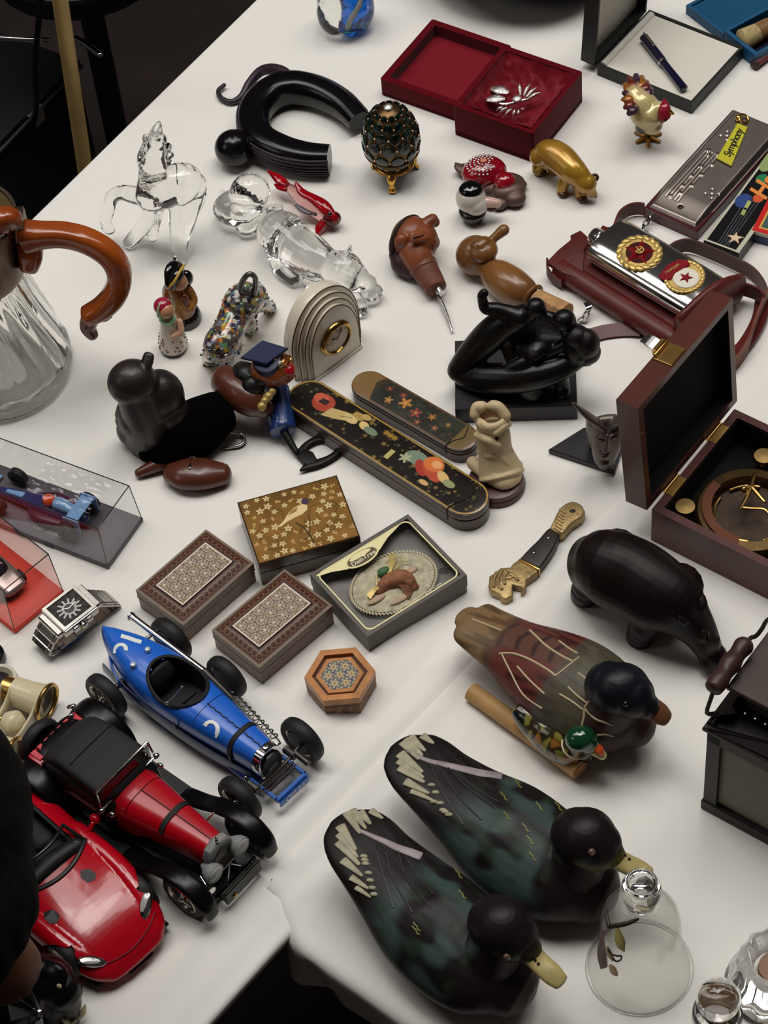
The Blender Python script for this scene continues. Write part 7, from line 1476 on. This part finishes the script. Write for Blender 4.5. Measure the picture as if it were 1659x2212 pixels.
for k in range(12):
    a = 2 * math.pi * k / 12; cv.line([(5.2 * math.cos(a), 4.6 * math.sin(a)), (8.2 * math.cos(a), 7.4 * math.sin(a))], 1.3, (196, 194, 190))
cv.sd(np.abs(np.hypot(cv.X, cv.Y) - 4.3) - .65, (188, 186, 182)); cv.disc(0, 0, 3.2, (86, 82, 82))
printed(t, 'dial', cv, mat('dial_print', (200, 200, 200), .55, vc=True, spec=.2), wf, 3.2); part(t, 'hand', [box(-.3, 0, 3.4, .3, 5, 3.7).x(wf.sub(rz=60)), box(-.3, 0, 3.4, .3, 6.6, 3.7).x(wf.sub(rz=-80))], M_silver)
part(t, 'crown', lathe([(2.4, 0), (2.6, 1), (2.6, 3), (1.8, 3.6), (.01, 3.7)], 16).x(wf.sub((0, -13.4, -.5), rx=90)), M_steel); part(t, 'crown_guard', [box(-8, -15.4, -3, -3.4, -13, 1.5, .6), box(3.4, -15.4, -3, 8, -13, 1.5, .6)], M_steel, wf)
for x in (-16.6, 16.6): part(t, 'lug', box(x - 2.4, -11, -3.4, x + 2.4, 11, 1.6, .8), M_steel, wf)

# ---- opera glasses
t = thing('opera_glasses', 'cream and brass opera glasses at the left edge', 'opera glasses', P(40, 1580, 0))
M_crm = mat('cream_celluloid', (206, 194, 160), .35, coat=.3); A_ = P(100, 1517, 14); B_ = P(27, 1633, 14); ax = P(30, 1480, 14) - A_; ax[2] = 0
sp_ = B_ - A_; sp_[2] = 0; s_ = sp_ / np.linalg.norm(sp_); ax = np.cross([0, 0, 1], s_); ax = ax if ax @ (P(30, 1480, 14) - A_) > 0 else -ax
for c0 in (A_, B_):
    f = aim(c0, c0 + ax * 10); part(t, 'barrel', lathe([(13, 0), (11.4, 5), (10.4, 14), (10, 24), (10, 24.5), (8.4, 24.5), (9, 12), (11.6, 0), (13, 0)], 36, False), M_crm, f, smooth=50); part(t, 'brass_rim', torus(12.4, 1.5, 36, 8, -.6, 1.8), M_brass, f, smooth=180)
    part(t, 'objective_lens', lathe([(.01, 3.4), (11, 2.6)], 32, False), mat('lens_grey', (170, 160, 150), .05, trans=.6), f); part(t, 'eyepiece_tube', lathe([(8.6, 24), (8.6, 33), (7, 33), (7, 24), (8.6, 24)], 30, False), M_brass, f, smooth=50); part(t, 'eyecup', lathe([(8.8, 32), (9.6, 34), (9.6, 38), (7, 39), (6.2, 36), (7, 32), (8.8, 32)], 30, False), M_matblk, f, smooth=50)
mid = (A_ + B_) / 2
for k, w in ((2.5, 5.5), (23.5, 5), (31, 4.6)): part(t, 'bridge', loft([A_ + ax * k + s_ * 4, A_ + ax * k + s_ * 14, mid + ax * k, B_ + ax * k - s_ * 14, B_ + ax * k - s_ * 4], [(1.6, 11), (1.6, 5.4), (1.6, 4.4), (1.6, 5.4), (1.6, 11)], 14, (.2, .2), up=np.cross(s_, [0, 0, 1]) * 0 + np.array([0, 0, 1.0]), sub=4), M_crm, smooth=180)
part(t, 'focus_wheel', loft([mid + ax * 7, mid + ax * 12, mid + ax * 18], [6.4, 9, 6.4], 24, (.4, .4), None), M_crm, smooth=180); part(t, 'focus_rod', loft([mid + ax * 2, mid + ax * 33], 2.2, 12, (0, 0), None, 1), M_brass)
solo('napkin_ring', 'pale cream ring lying at the left edge above the opera glasses', 'ring', lathe([(9, 0), (12, 0), (12.6, 4), (12, 8), (9.6, 8), (8.6, 4), (9, 0)], 40, False), mat('bone_white', (196, 190, 170), .45), fr=Fr(P(3, 1480, 0), np.eye(3)), at=P(3, 1480, 0))
solo('black_knob', 'black rounded knob at the left edge below the red display case', 'knob', lathe([(.01, 0), (9, 0), (10.5, 3), (10, 8), (6, 11), (.01, 12)], 32), M_blk, fr=Fr(P(-18, 1428, 0), np.eye(3)), at=P(-18, 1428, 0))

# ---- dark wooden cat-like carving
t = thing('wood_carving', 'dark carved wooden squirrel-like figure with pointed ear, left of the black-coated toy', 'carving', P(315, 935, 0))
g = [loft([P(325, 935, 6), P(322, 910, 28), P(305, 870, 50), P(290, 840, 66)], [(22, 20), (20, 18), (17, 16), (14, 14)], 24, (.6, .8), None), ell(P(286, 826, 70), (18, 17, 17)), loft(PP((310, 800, 78), (318, 782, 84), (322, 766, 88)), [(6, 5), (5, 3.4), (4.4, 2)], 14), ell(P(345, 855, 48), (18, 18, 21)), ell(P(365, 890, 34), (15, 15, 16)), ell(P(278, 930, 14), (9, 9, 13)), ell(P(300, 905, 34), (15, 14, 16)), ell(P(348, 920, 14), (18, 16, 14)), loft(PP((270, 880, 42), (268, 905, 30), (280, 930, 20)), [6, 7, 6], 12)]
part(t, 'body', sculpt(g, 1.1, 4), mat('dark_carved_wood', (34, 27, 25), .42, nz=(24, .4), coat=.1), smooth=180)

# ---- black-coated toy with scholar cap
t = thing('scholar_toy', 'wooden toy scholar in black coat with navy mortarboard, glasses and red nose', 'toy', P(480, 900, 0))
M_coat = mat('black_velvet', (4, 3, 4), .95, spec=.05); M_fw = mat('reddish_brown_wood', (86, 42, 28), .34, coat=.3, nz=(16, .25))
part(t, 'coat', sculpt([loft(PP((330, 968, 10), (375, 945, 16), (430, 915, 20), (480, 888, 22)), [(16, 9), (20, 15), (21, 17), (17, 15)], 24, (.5, .5)), loft(PP((320, 978, 8), (375, 985, 8), (430, 972, 10), (476, 935, 14)), [(8, 7), (9, 7), (8, 7), (6, 6)], 16)], 1.2, 3), M_coat, smooth=180)
part(t, 'belly', loft(PP((490, 826, 30), (520, 848, 30), (548, 868, 28), (568, 880, 25)), [(12, 13), (13.4, 13.4), (12, 12), (8, 8)], 28, (1, 1)), M_fw, smooth=180)
part(t, 'foot', loft(PP((372, 1022, 7), (400, 1024, 9), (440, 1024, 9), (482, 1024, 7)), [(9, 7), (13, 9), (13, 9), (9, 7)], 24, (.9, .9)), M_fw, smooth=180); part(t, 'foot', loft(PP((300, 1022, 4), (340, 1004, 6), (388, 982, 8)), [(3.6, 3.4), (5.4, 5), (8, 6)], 20, (.9, .5)), M_fw, smooth=180)
part(t, 'ankle_screw', [tube(PP((416, 982, 12), (414, 998, 16), (410, 1012, 18)), 1.5, 8), torus(2.2, .7, 16, 6).m(P(416, 992, 15))], M_silver)
part(t, 'head', sculpt([ell(P(588, 796, 48), (16, 14, 13)), ell(P(604, 802, 46), (12, 11, 10)), loft(PP((596, 794, 50), (618, 799, 51)), [9, 6], 16)], .9, 4, None), mat('orange_brown_wood', (140, 70, 30), .32, coat=.3, nz=(16, .2)), smooth=180)
part(t, 'nose', ell(P(624, 800, 52), 4.8, 18, 12), mat('red_bead', (164, 14, 28), .2, coat=.6)); part(t, 'cap_band', loft([P(580, 786, 54), P(576, 776, 60)], [(12, 11), (11, 10)], 24, (.1, .1), None, 1), mat('navy_cap', (20, 28, 66), .5))
q = PP((520, 772, 64), (567, 735, 64), (622, 752, 64), (576, 786, 64)); part(t, 'mortarboard', prism([(a[0], a[1]) for a in (q if sum(q[i - 1][0] * q[i][1] - q[i][0] * q[i - 1][1] for i in range(4)) > 0 else q[::-1])], TZ + 62, TZ + 64.4, .4), mat('navy_cap'))
part(t, 'glasses', [tube(PP((574, 780, 62), (590, 777, 62), (602, 773, 60)), .7, 6), torus(4, .6, 20, 6).x(aim(P(606, 783, 60), P(622, 792, 56))), torus(4, .6, 20, 6).x(aim(P(620, 779, 59), P(636, 788, 54)))], M_gold); part(t, 'eye', ell(P(606, 788, 58), (2, 2, 4), 12, 8), mat('white_glaze')); part(t, 'mouth', loft(PP((603, 814, 46), (610, 816, 45), (614, 812, 46)), [(2.4, 1.4), (3, 1.6), (1.4, 1)], 10), mat('white_glaze'))
part(t, 'bow_tie', [loft(PP((520, 796, 40), (532, 806, 42), (548, 824, 42)), [(7, 5), (9, 7), (5, 5)], 16), loft(PP((590, 796, 46), (578, 806, 48), (556, 824, 44)), [(9, 6), (10, 7), (5, 5)], 16), ell(P(548, 832, 40), (9, 8, 8))], mat('black_leather_bow', (18, 14, 15), .4), smooth=180)
part(t, 'bead_hand', [ell(P(x, y, h), r, 12, 8) for x, y, h, r in ((566, 878, 38, 3.6), (572, 866, 40, 3), (580, 856, 40, 3.4), (588, 846, 40, 3), (576, 858, 36, 3))], mat('gilt_beads', (176, 152, 90), .4, .4))
t = thing('bottle_opener', 'blue cylinder handled bottle opener with black steel claw', 'bottle opener', P(610, 900, 0))
a, b = P(597, 838, 18), P(612, 932, 11); part(t, 'handle', loft([a, a + (b - a) * .12, a + (b - a) * .9, b], [8.6, 9.6, 9.8, 9.4], 32, (.2, .1), None, 2), mat('cobalt_paint', (26, 54, 112), .3, coat=.4), smooth=50)
part(t, 'script_mark', [tube([P(592 + 6 * math.cos(q), 846 + k * 22 + 9 * math.sin(q), 27.5 - k * 1.6) for q in np.linspace(1, 5.4, 9)], .35, 6, 2) for k in range(3)], mat('black_ink'))
part(t, 'shaft', loft(PP((613, 934, 11), (628, 958, 7), (642, 980, 4)), [3.2, 2.8, 2.2], 14, (.2, .4), None), mat('black_steel', (22, 20, 20), .45, .5))
M_bst = mat('black_steel'); part(t, 'opener_ring', [loft(PP((650, 976, 3), (664, 960, 3), (688, 948, 3), (714, 948, 3), (732, 960, 3), (730, 976, 3), (712, 990, 3), (688, 1000, 3), (664, 1008, 3), (650, 1016, 3)), [(3.4, 1.6), (2.8, 1.6), (3.2, 1.6), (5, 1.6), (4, 1.6), (3, 1.6), (3, 1.6), (3.6, 1.6), (3, 1.6), (1.2, 1)], 12, sub=4), slab([(640, 984), (654, 968), (676, 976), (684, 990), (676, 1006), (656, 1000)], 1, 4.5)], M_bst, smooth=60)
solo('wire_hook', 'bent steel wire hook beside the black coat', 'hook', tube(PP((484, 934, 8), (504, 934, 6), (520, 938, 4), (528, 950, 3), (518, 962, 2.4), (487, 967, 2)), 1.3, 10, 6), M_steel)

# ---- shaker pair and mosaic cat
c = P(402, 690, 0); t = thing('pirate_shaker', 'small glazed sailor figurine in black hat and gold coat', 'figurine', c)
part(t, 'base', lathe([(.01, 0), (12, 0), (12.4, 4), (11, 9), (8, 11), (.01, 12)], 30).m(c), M_enbk, smooth=60); part(t, 'coat', sculpt([loft([c + [0, 0, 8], c + [-2, 0, 20], c + [-3, 2, 32]], [(10, 9), (9, 8), (7, 6)], 20, (.3, .5), None), loft([c + [6, 2, 30], c + [9, -1, 22], c + [6, -7, 18]], [3.4, 3.2, 3], 12), loft([c + [-9, 3, 30], c + [-12, -1, 22], c + [-8, -7, 18]], [3.4, 3.2, 3], 12)], .7, 3, None), mat('gold_glaze', (168, 116, 48), .2, coat=.6, nz=(60, .0), rgb2=(116, 58, 30)), smooth=180)
part(t, 'cloak', loft([c + [-9, 8, 12], c + [-9, 7, 24], c + [-6, 6, 34]], [(8, 6), (8, 6), (5, 4)], 18, (.6, .6), None), M_enbk, smooth=180); part(t, 'vest', loft([c + [3, -6, 16], c + [2, -5, 30]], [(3, 2), (3, 2)], 12, up=(0, 1, 0)), mat('russet_glaze', (104, 40, 26), .2, coat=.5)); part(t, 'head', ell(c + [0, 1, 40], (7, 7, 7.5), 20, 14), mat('face_glaze', (190, 134, 98), .25, coat=.4), smooth=180)
part(t, 'hair', ell(c + [6, 5, 39], (5, 5, 7), 16, 10), M_enbk, smooth=180); hh = aim(c + [-2, 2, 44], c + [-6, 4, 56]); part(t, 'hat', [loft([(-10, 0, 0), (0, 0, 3), (10, 0, 0)], [(6, 2.4), (10, 5), (6, 2.4)], 20, up=(0, 1, 0)).x(hh), ell((0, 0, 2), (8, 8, 6), 18, 10).x(hh)], M_enbk, smooth=180); part(t, 'hat_braid', tube([hh.w(q) for q in ((-12, 2, 1), (-6, 8, 6), (2, 9, 7), (9, 6, 4), (12, 1, 1))], 1.1, 8), mat('yellow_glaze', (196, 158, 54), .25, coat=.5), smooth=180)
c = P(376, 752, 0); t = thing('lady_shaker', 'small glazed lady figurine in dotted white dress and red bonnet', 'figurine', c); M_dr = mat('white_dress_glaze', (214, 202, 186), .22, coat=.5)
part(t, 'base', lathe([(.01, 0), (10, 0), (10.6, 2), (9.6, 4), (.01, 4.4)], 28).m(c), mat('dark_green_glaze'), smooth=60); dr = lathe([(.01, 3), (10.6, 3), (10.8, 6), (9.4, 14), (7.4, 24), (6.6, 30), (6, 36), (.01, 38)], 36).m(c); part(t, 'dress', dr, M_dr, smooth=180)
dots = []; bd_ = bvh(dr)
for k in range(60):
    a, z = RNG.uniform(0, 6.28), RNG.uniform(4, 17); h_, n_, i_, s2 = bd_.ray_cast(Vector(c + [30 * math.cos(a), 30 * math.sin(a), z]), Vector((-math.cos(a), -math.sin(a), 0)))
    if h_ is not None: dots.append(ell(np.array(h_), .8, 6, 4))
part(t, 'dots', dots, mat('plum_dots', (96, 70, 74), .3), kind='stuff'); part(t, 'head', ell(c + [0, -1, 42], (6.4, 6.4, 6.6), 20, 12), mat('face_glaze'), smooth=180); part(t, 'bonnet', ell(c + [-2, 2, 44], (7.4, 7.2, 6.6), 22, 14), mat('raspberry_glaze', (156, 34, 62), .2, coat=.5), smooth=180); part(t, 'bonnet_band', torus(7, .9, 28, 8).x(aim(c + [0, -1, 43], c + [5, -8, 46])), mat('mint_glaze', (140, 186, 140), .25, coat=.5))
part(t, 'scarf', [tube([c + q for q in ([-5, -4, 36], [0, -7, 33], [5, -4, 36])], 1.6, 8)], mat('mint_glaze')); part(t, 'hair', ell(c + [-4, 0, 38], (4, 4, 4), 12, 8), mat('auburn_glaze', (112, 60, 44), .3, coat=.4)); part(t, 'arm', loft([c + [8, -2, 30], c + [8, -7, 24], c + [2, -9, 22]], [2.6, 2.6, 2.2], 12), mat('blush_glaze', (206, 160, 130), .25, coat=.4), smooth=180)

t = thing('mosaic_cat', 'mosaic tiled cat stretching with its curled tail raised', 'figurine', P(510, 720, 0))
g = [loft(PP((548, 640, 40), (525, 652, 44), (508, 680, 38), (494, 715, 34), (476, 745, 32)), [(11, 11), (14, 15), (12, 13), (12, 13), (13, 13)], 24), loft(PP((478, 748, 30), (486, 768, 20), (492, 784, 12)), [(12, 12), (10, 10), (5, 5)], 20), loft(PP((548, 655, 30), (566, 656, 20), (576, 662, 10), (582, 664, 4)), [8, 6.4, 5.4, 5.8], 14), loft(PP((530, 690, 28), (538, 706, 12), (536, 712, 2)), [8, 6, 5], 14), loft(PP((466, 765, 24), (452, 768, 12), (452, 778, 3)), [8, 6, 5.4], 14), loft(PP((484, 782, 16), (488, 796, 6), (490, 806, 1)), [5, 4.6, 4.4], 12), ell(P(456, 762, 22), (6, 5, 6)), ell(P(510, 752, 24), (5, 4, 6))]
gm = sculpt(g, .8, 3)
PAL = np.array([lin(c) for c in ((88, 84, 80), (74, 70, 72), (110, 104, 96), (44, 40, 44), (58, 56, 92), (96, 110, 132), (30, 28, 30), (84, 82, 70), (116, 60, 46), (206, 200, 190), (92, 134, 84), (176, 158, 54), (70, 70, 66), (190, 120, 56))])
def colm(v):
    ids = np.array([int(mnoise.cell((x * .34, y * .34, z * .34)) * 9973) % len(PAL) for x, y, z in v]); c = PAL[ids]; ft = v[:, 2] < TZ + 7
    return blend(c, ft * .5, (170, 150, 60))
part(t, 'body', gm, mat('mosaic_glaze', (90, 90, 90), .15, vc=True, coat=.8), col=colm, smooth=180); bm_ = bvh(gm); ch = []
for k in range(150):
    i = RNG.integers(len(gm.v)); p = gm.v[i]; q = ell(p, (1.5, 1.1, .7), 6, 4, aim(p, p + np.array([.2, -.5, .8])).R); ch.append((q, k % 5))
for nm, cc, s in (('white_tesserae', (222, 218, 208), (0,)), ('black_tesserae', (18, 16, 18), (1, 2)), ('grey_tesserae', (100, 96, 96), (3,)), ('blue_tesserae', (84, 96, 140), (4,))): part(t, nm, [q for q, j in ch if j in s], mat(nm, cc, .1, coat=.8), kind='stuff')
part(t, 'tail', tube(PP((534, 636, 54), (520, 624, 62), (526, 604, 72), (538, 592, 78), (550, 598, 74), (552, 616, 64), (548, 634, 54)), [3.4, 2.6, 2.2, 2.1, 2.1, 2.2, 3], 12, 5), mat('tail_glaze', (78, 76, 72), .15, coat=.8, nz=(160, .5)), smooth=180)

# ---- ebony elephant and grey metal windmill at the bottom left
t = thing('ebony_elephant', 'black polished elephant with pale tusks at the bottom left', 'carving', P(110, 2180, 0))
g = [loft(PP((30, 2160, 28), (70, 2130, 32), (104, 2122, 34), (132, 2140, 30)), [(18, 18), (18, 18), (17, 18), (13, 15)], 24), ell(P(86, 2092, 48), (8, 7, 6)), ell(P(112, 2100, 48), (9, 7, 6)), loft(PP((132, 2140, 32), (146, 2160, 22), (150, 2180, 12), (158, 2196, 5)), [12, 9, 7, 5], 16), loft(PP((72, 2095, 50), (62, 2078, 56)), [(7, 3), (3, 2)], 12), loft(PP((110, 2090, 46), (130, 2105, 44), (136, 2128, 34)), [(4, 8), (5, 10), (4, 6)], 14), loft(PP((60, 2180, 20), (60, 2210, 0)), 9, 14), loft(PP((112, 2170, 20), (114, 2200, 0)), 9, 14)]
part(t, 'body', sculpt(g, 1.1, 4), mat('ebony', (10, 8, 9), .35, spec=.3), smooth=180); part(t, 'tusk', loft(PP((152, 2196, 8), (166, 2196, 6), (178, 2188, 9), (184, 2172, 13)), [2.6, 2.6, 2.2, .8], 12), mat('ivory', (196, 186, 150), .3, coat=.3), smooth=180); part(t, 'tusk', loft(PP((140, 2200, 10), (150, 2208, 7), (164, 2206, 9)), [2.6, 2.4, 1], 12), mat('ivory'), smooth=180); part(t, 'eye', ell(P(128, 2133, 43), (2.6, 1.8, 4), 12, 8), mat('ivory'))
t = thing('metal_windmill', 'grey folded metal windmill star at the bottom left corner', 'ornament', P(80, 2200, 0))
hub = P(84, 2188, 66); M_gm = mat('grey_sheet_metal', (132, 127, 130), .4, .2)
for q in (((42, 2112, 70), (70, 2140, 78), (88, 2180, 68)), ((16, 2170, 64), (24, 2205, 56), (80, 2192, 64)), ((70, 2225, 60), (100, 2240, 64), (90, 2192, 66)), ((100, 2172, 78), (126, 2215, 70), (92, 2190, 68))):
    a, b, c2 = PP(*q); part(t, 'blade', G([hub, a, b, c2, hub - [0, 0, 1], a - [0, 0, 1], b - [0, 0, 1], c2 - [0, 0, 1]], [(0, 1, 2), (0, 2, 3), (6, 5, 4), (7, 6, 4), (1, 0, 4, 5), (2, 1, 5, 6), (3, 2, 6, 7), (0, 3, 7, 4)]), M_gm, smooth=None)
part(t, 'rod', tube(PP((30, 2152, 72), (84, 2188, 68)), .9, 8, 1), M_chrome); part(t, 'hub', ell(hub + [0, 0, 1], (3.4, 3.4, 2.4), 16, 10), M_chrome); part(t, 'stem', loft([hub, P(84, 2260, 0)], 2, 10, (0, 0), None, 1), M_gm)

# ---- seated person at the table's left end, head bent over the cars
Hc = P(-318, 1900, 400); per = thing('person', 'person in dark clothes bending dark-haired head over the toy cars at left', 'person', np.array([Hc[0] - 250, Hc[1] + 60, 0]))
d = np.array([.94, -.34, 0]); d /= np.linalg.norm(d); sd = np.array([-d[1], d[0], 0]); U = np.array([0, 0, 1.0]); D2 = d * .68 - U * .73; U2 = U * .68 + d * .73
def B_(f, s, z): return np.array([Hc[0], Hc[1], 0]) + d * f + sd * s + U * z
zh = Hc[2]
hd = [ell(Hc, (66, 62, 72)), ell(Hc + D2 * 18 - U2 * 26, (52, 50, 52)), ell(Hc + D2 * 34 - U2 * 52, (36, 38, 34)), loft([Hc + D2 * 66 - U2 * 8, Hc + D2 * 80 - U2 * 26, Hc + D2 * 74 - U2 * 34], [7, 9, 8], 14), ell(Hc + sd * 64 - U2 * 20, (10, 6, 18)), ell(Hc - sd * 64 - U2 * 20, (10, 6, 18)), loft([Hc + d * 20 - U * 30, P(-60, 2060, 350), P(0, 2085, 345)], [40, 34, 20], 18), loft([Hc + D2 * 60 - U2 * 52 - sd * 14, Hc + D2 * 64 - U2 * 53, Hc + D2 * 60 - U2 * 52 + sd * 14], [5, 6, 5], 10)]
tor = [loft([Hc - d * 30 - U * 50, B_(-90, 0, zh - 130)], [50, 54], 20), loft([B_(-90, 0, zh - 140), B_(-150, 0, zh - 240), B_(-210, 0, zh - 420), B_(-240, 0, 560)], [(170, 80), (180, 105), (160, 110), (165, 120)], 32, (.5, .6), up=d)]
arm = []; hand = []; legs = []
for s in (-1, 1):
    arm.append(loft([B_(-110, s * 165, zh - 160), B_(-130, s * 215, zh - 330), B_(-90, s * 205, zh - 440), B_(0, s * 130, zh - 520), B_(30, s * 110, zh - 540)], [54, 46, 42, 36, 30], 18))
    hw = B_(40, s * 104, zh - 548); hand.append(loft([hw - d * 20, hw + d * 30, hw + d * 60], [(24, 16), (38, 15), (36, 12)], 16))
    for k in range(4): hand.append(tube([hw + d * 55 + sd * (k - 1.5) * 17, hw + d * (84 + (k % 2) * 5) + sd * (k - 1.5) * 18 - U * 6, hw + d * 104 + sd * (k - 1.5) * 18 - U * 22], [9.5, 8.6, 7.4], 10))
    hand.append(tube([hw + d * 5 - sd * s * 30, hw + d * 35 - sd * s * 48 - U * 4, hw + d * 58 - sd * s * 46 - U * 14], [11, 9.6, 8], 10))
    legs.append(loft([B_(-240, s * 90, 540), B_(-60, s * 110, 520), B_(110, s * 115, 500), B_(120, s * 115, 280), B_(100, s * 115, 90)], [96, 84, 66, 56, 42], 20))
M_skin = mat('brown_skin', (112, 72, 50), .5, nz=(30, .12), sss=.1)
body = part(per, 'body', remesh(gsum(hd + tor + arm + hand + legs), 6, 3), M_skin, smooth=180)
cl = lambda q, e: G(q.v, q.f)
def fat(g, k):
    bmv = remesh(gsum(g), 9, 2); me = bpy.data.meshes.new('n'); me.from_pydata(bmv.v.tolist(), [], bmv.f); me.update(); n = np.array([v.normal[:] for v in me.vertices]); bpy.data.meshes.remove(me); return G(bmv.v + n * k, bmv.f)
part(body, 'jacket', fat(tor[1:] + arm, 7), mat('black_wool', (15, 13, 14), .95, bump=(80, .4, .002)), smooth=180); part(body, 'trousers', fat(legs, 7), mat('dark_denim', (24, 26, 34), .9), smooth=180)
hr = [ell(Hc + U2 * 8 - D2 * 4, (76, 72, 76)), ell(Hc - D2 * 30 - U2 * 24, (56, 62, 60)), ell(Hc + D2 * 26 + U2 * 30, (46, 58, 40)), ell(Hc + sd * 20 - D2 * 10 + U2 * 20, (70, 60, 66))]
gh = remesh(gsum(hr), 3, 4); gh = G(gh.v + (gh.v - Hc) * (.035 * nzv(gh.v * [1, 1, .4], .04, 2))[:, None] + (gh.v - Hc) * (.006 * np.sin(gh.v[:, 1] * .35 + 9 * nzv(gh.v, .03)))[:, None], gh.f)
cut = lambda p: (p - Hc) @ D2 > 34 and (p - Hc) @ U2 < 8
gh = carve(gh, cut); part(body, 'hair', gh, mat('black_brown_hair', (12, 9, 9), .8, spec=.12, bump=(200, .8, .002), stretch=(1, .2, 1)), smooth=180)
for s in (-1, 1): part(body, 'eye', ell(Hc + D2 * 60 - U2 * 10 + sd * s * 24, (8, 11, 7), 14, 10), mat('eye_white', (214, 208, 200), .2)); part(body, 'iris', ell(Hc + D2 * 67 - U2 * 11 + sd * s * 24, (2.4, 4.6, 4.6), 12, 8), M_black); part(body, 'brow', tube([Hc + D2 * 58 + U2 * 6 + sd * s * 12, Hc + D2 * 62 + U2 * 10 + sd * s * 24, Hc + D2 * 52 + U2 * 5 + sd * s * 38], [3, 3.4, 2], 8), mat('black_brown_hair')); part(body, 'shoe', loft([B_(60, s * 115, 36), B_(120, s * 116, 42), B_(200, s * 118, 28), B_(250, s * 119, 22)], [(38, 36), (42, 42), (46, 28), (38, 22)], 24), M_leather_bk, smooth=180)
st = thing('stool', 'plain wooden stool under the seated person', 'stool', B_(-240, 0, 0)); part(st, 'seat', lathe([(.01, 400), (160, 400), (170, 408), (170, 428), (160, 436), (.01, 436)], 40).m(B_(-240, 0, 0)), M_darkwood)
for k in range(4): a = .8 + k * 1.571; part(st, 'leg', loft([B_(-240, 0, 0) + [160 * math.cos(a), 160 * math.sin(a), 0], B_(-240, 0, 402) + [110 * math.cos(a), 110 * math.sin(a), 0]], 17, 12, (0, 0), None, 1), M_darkwood)
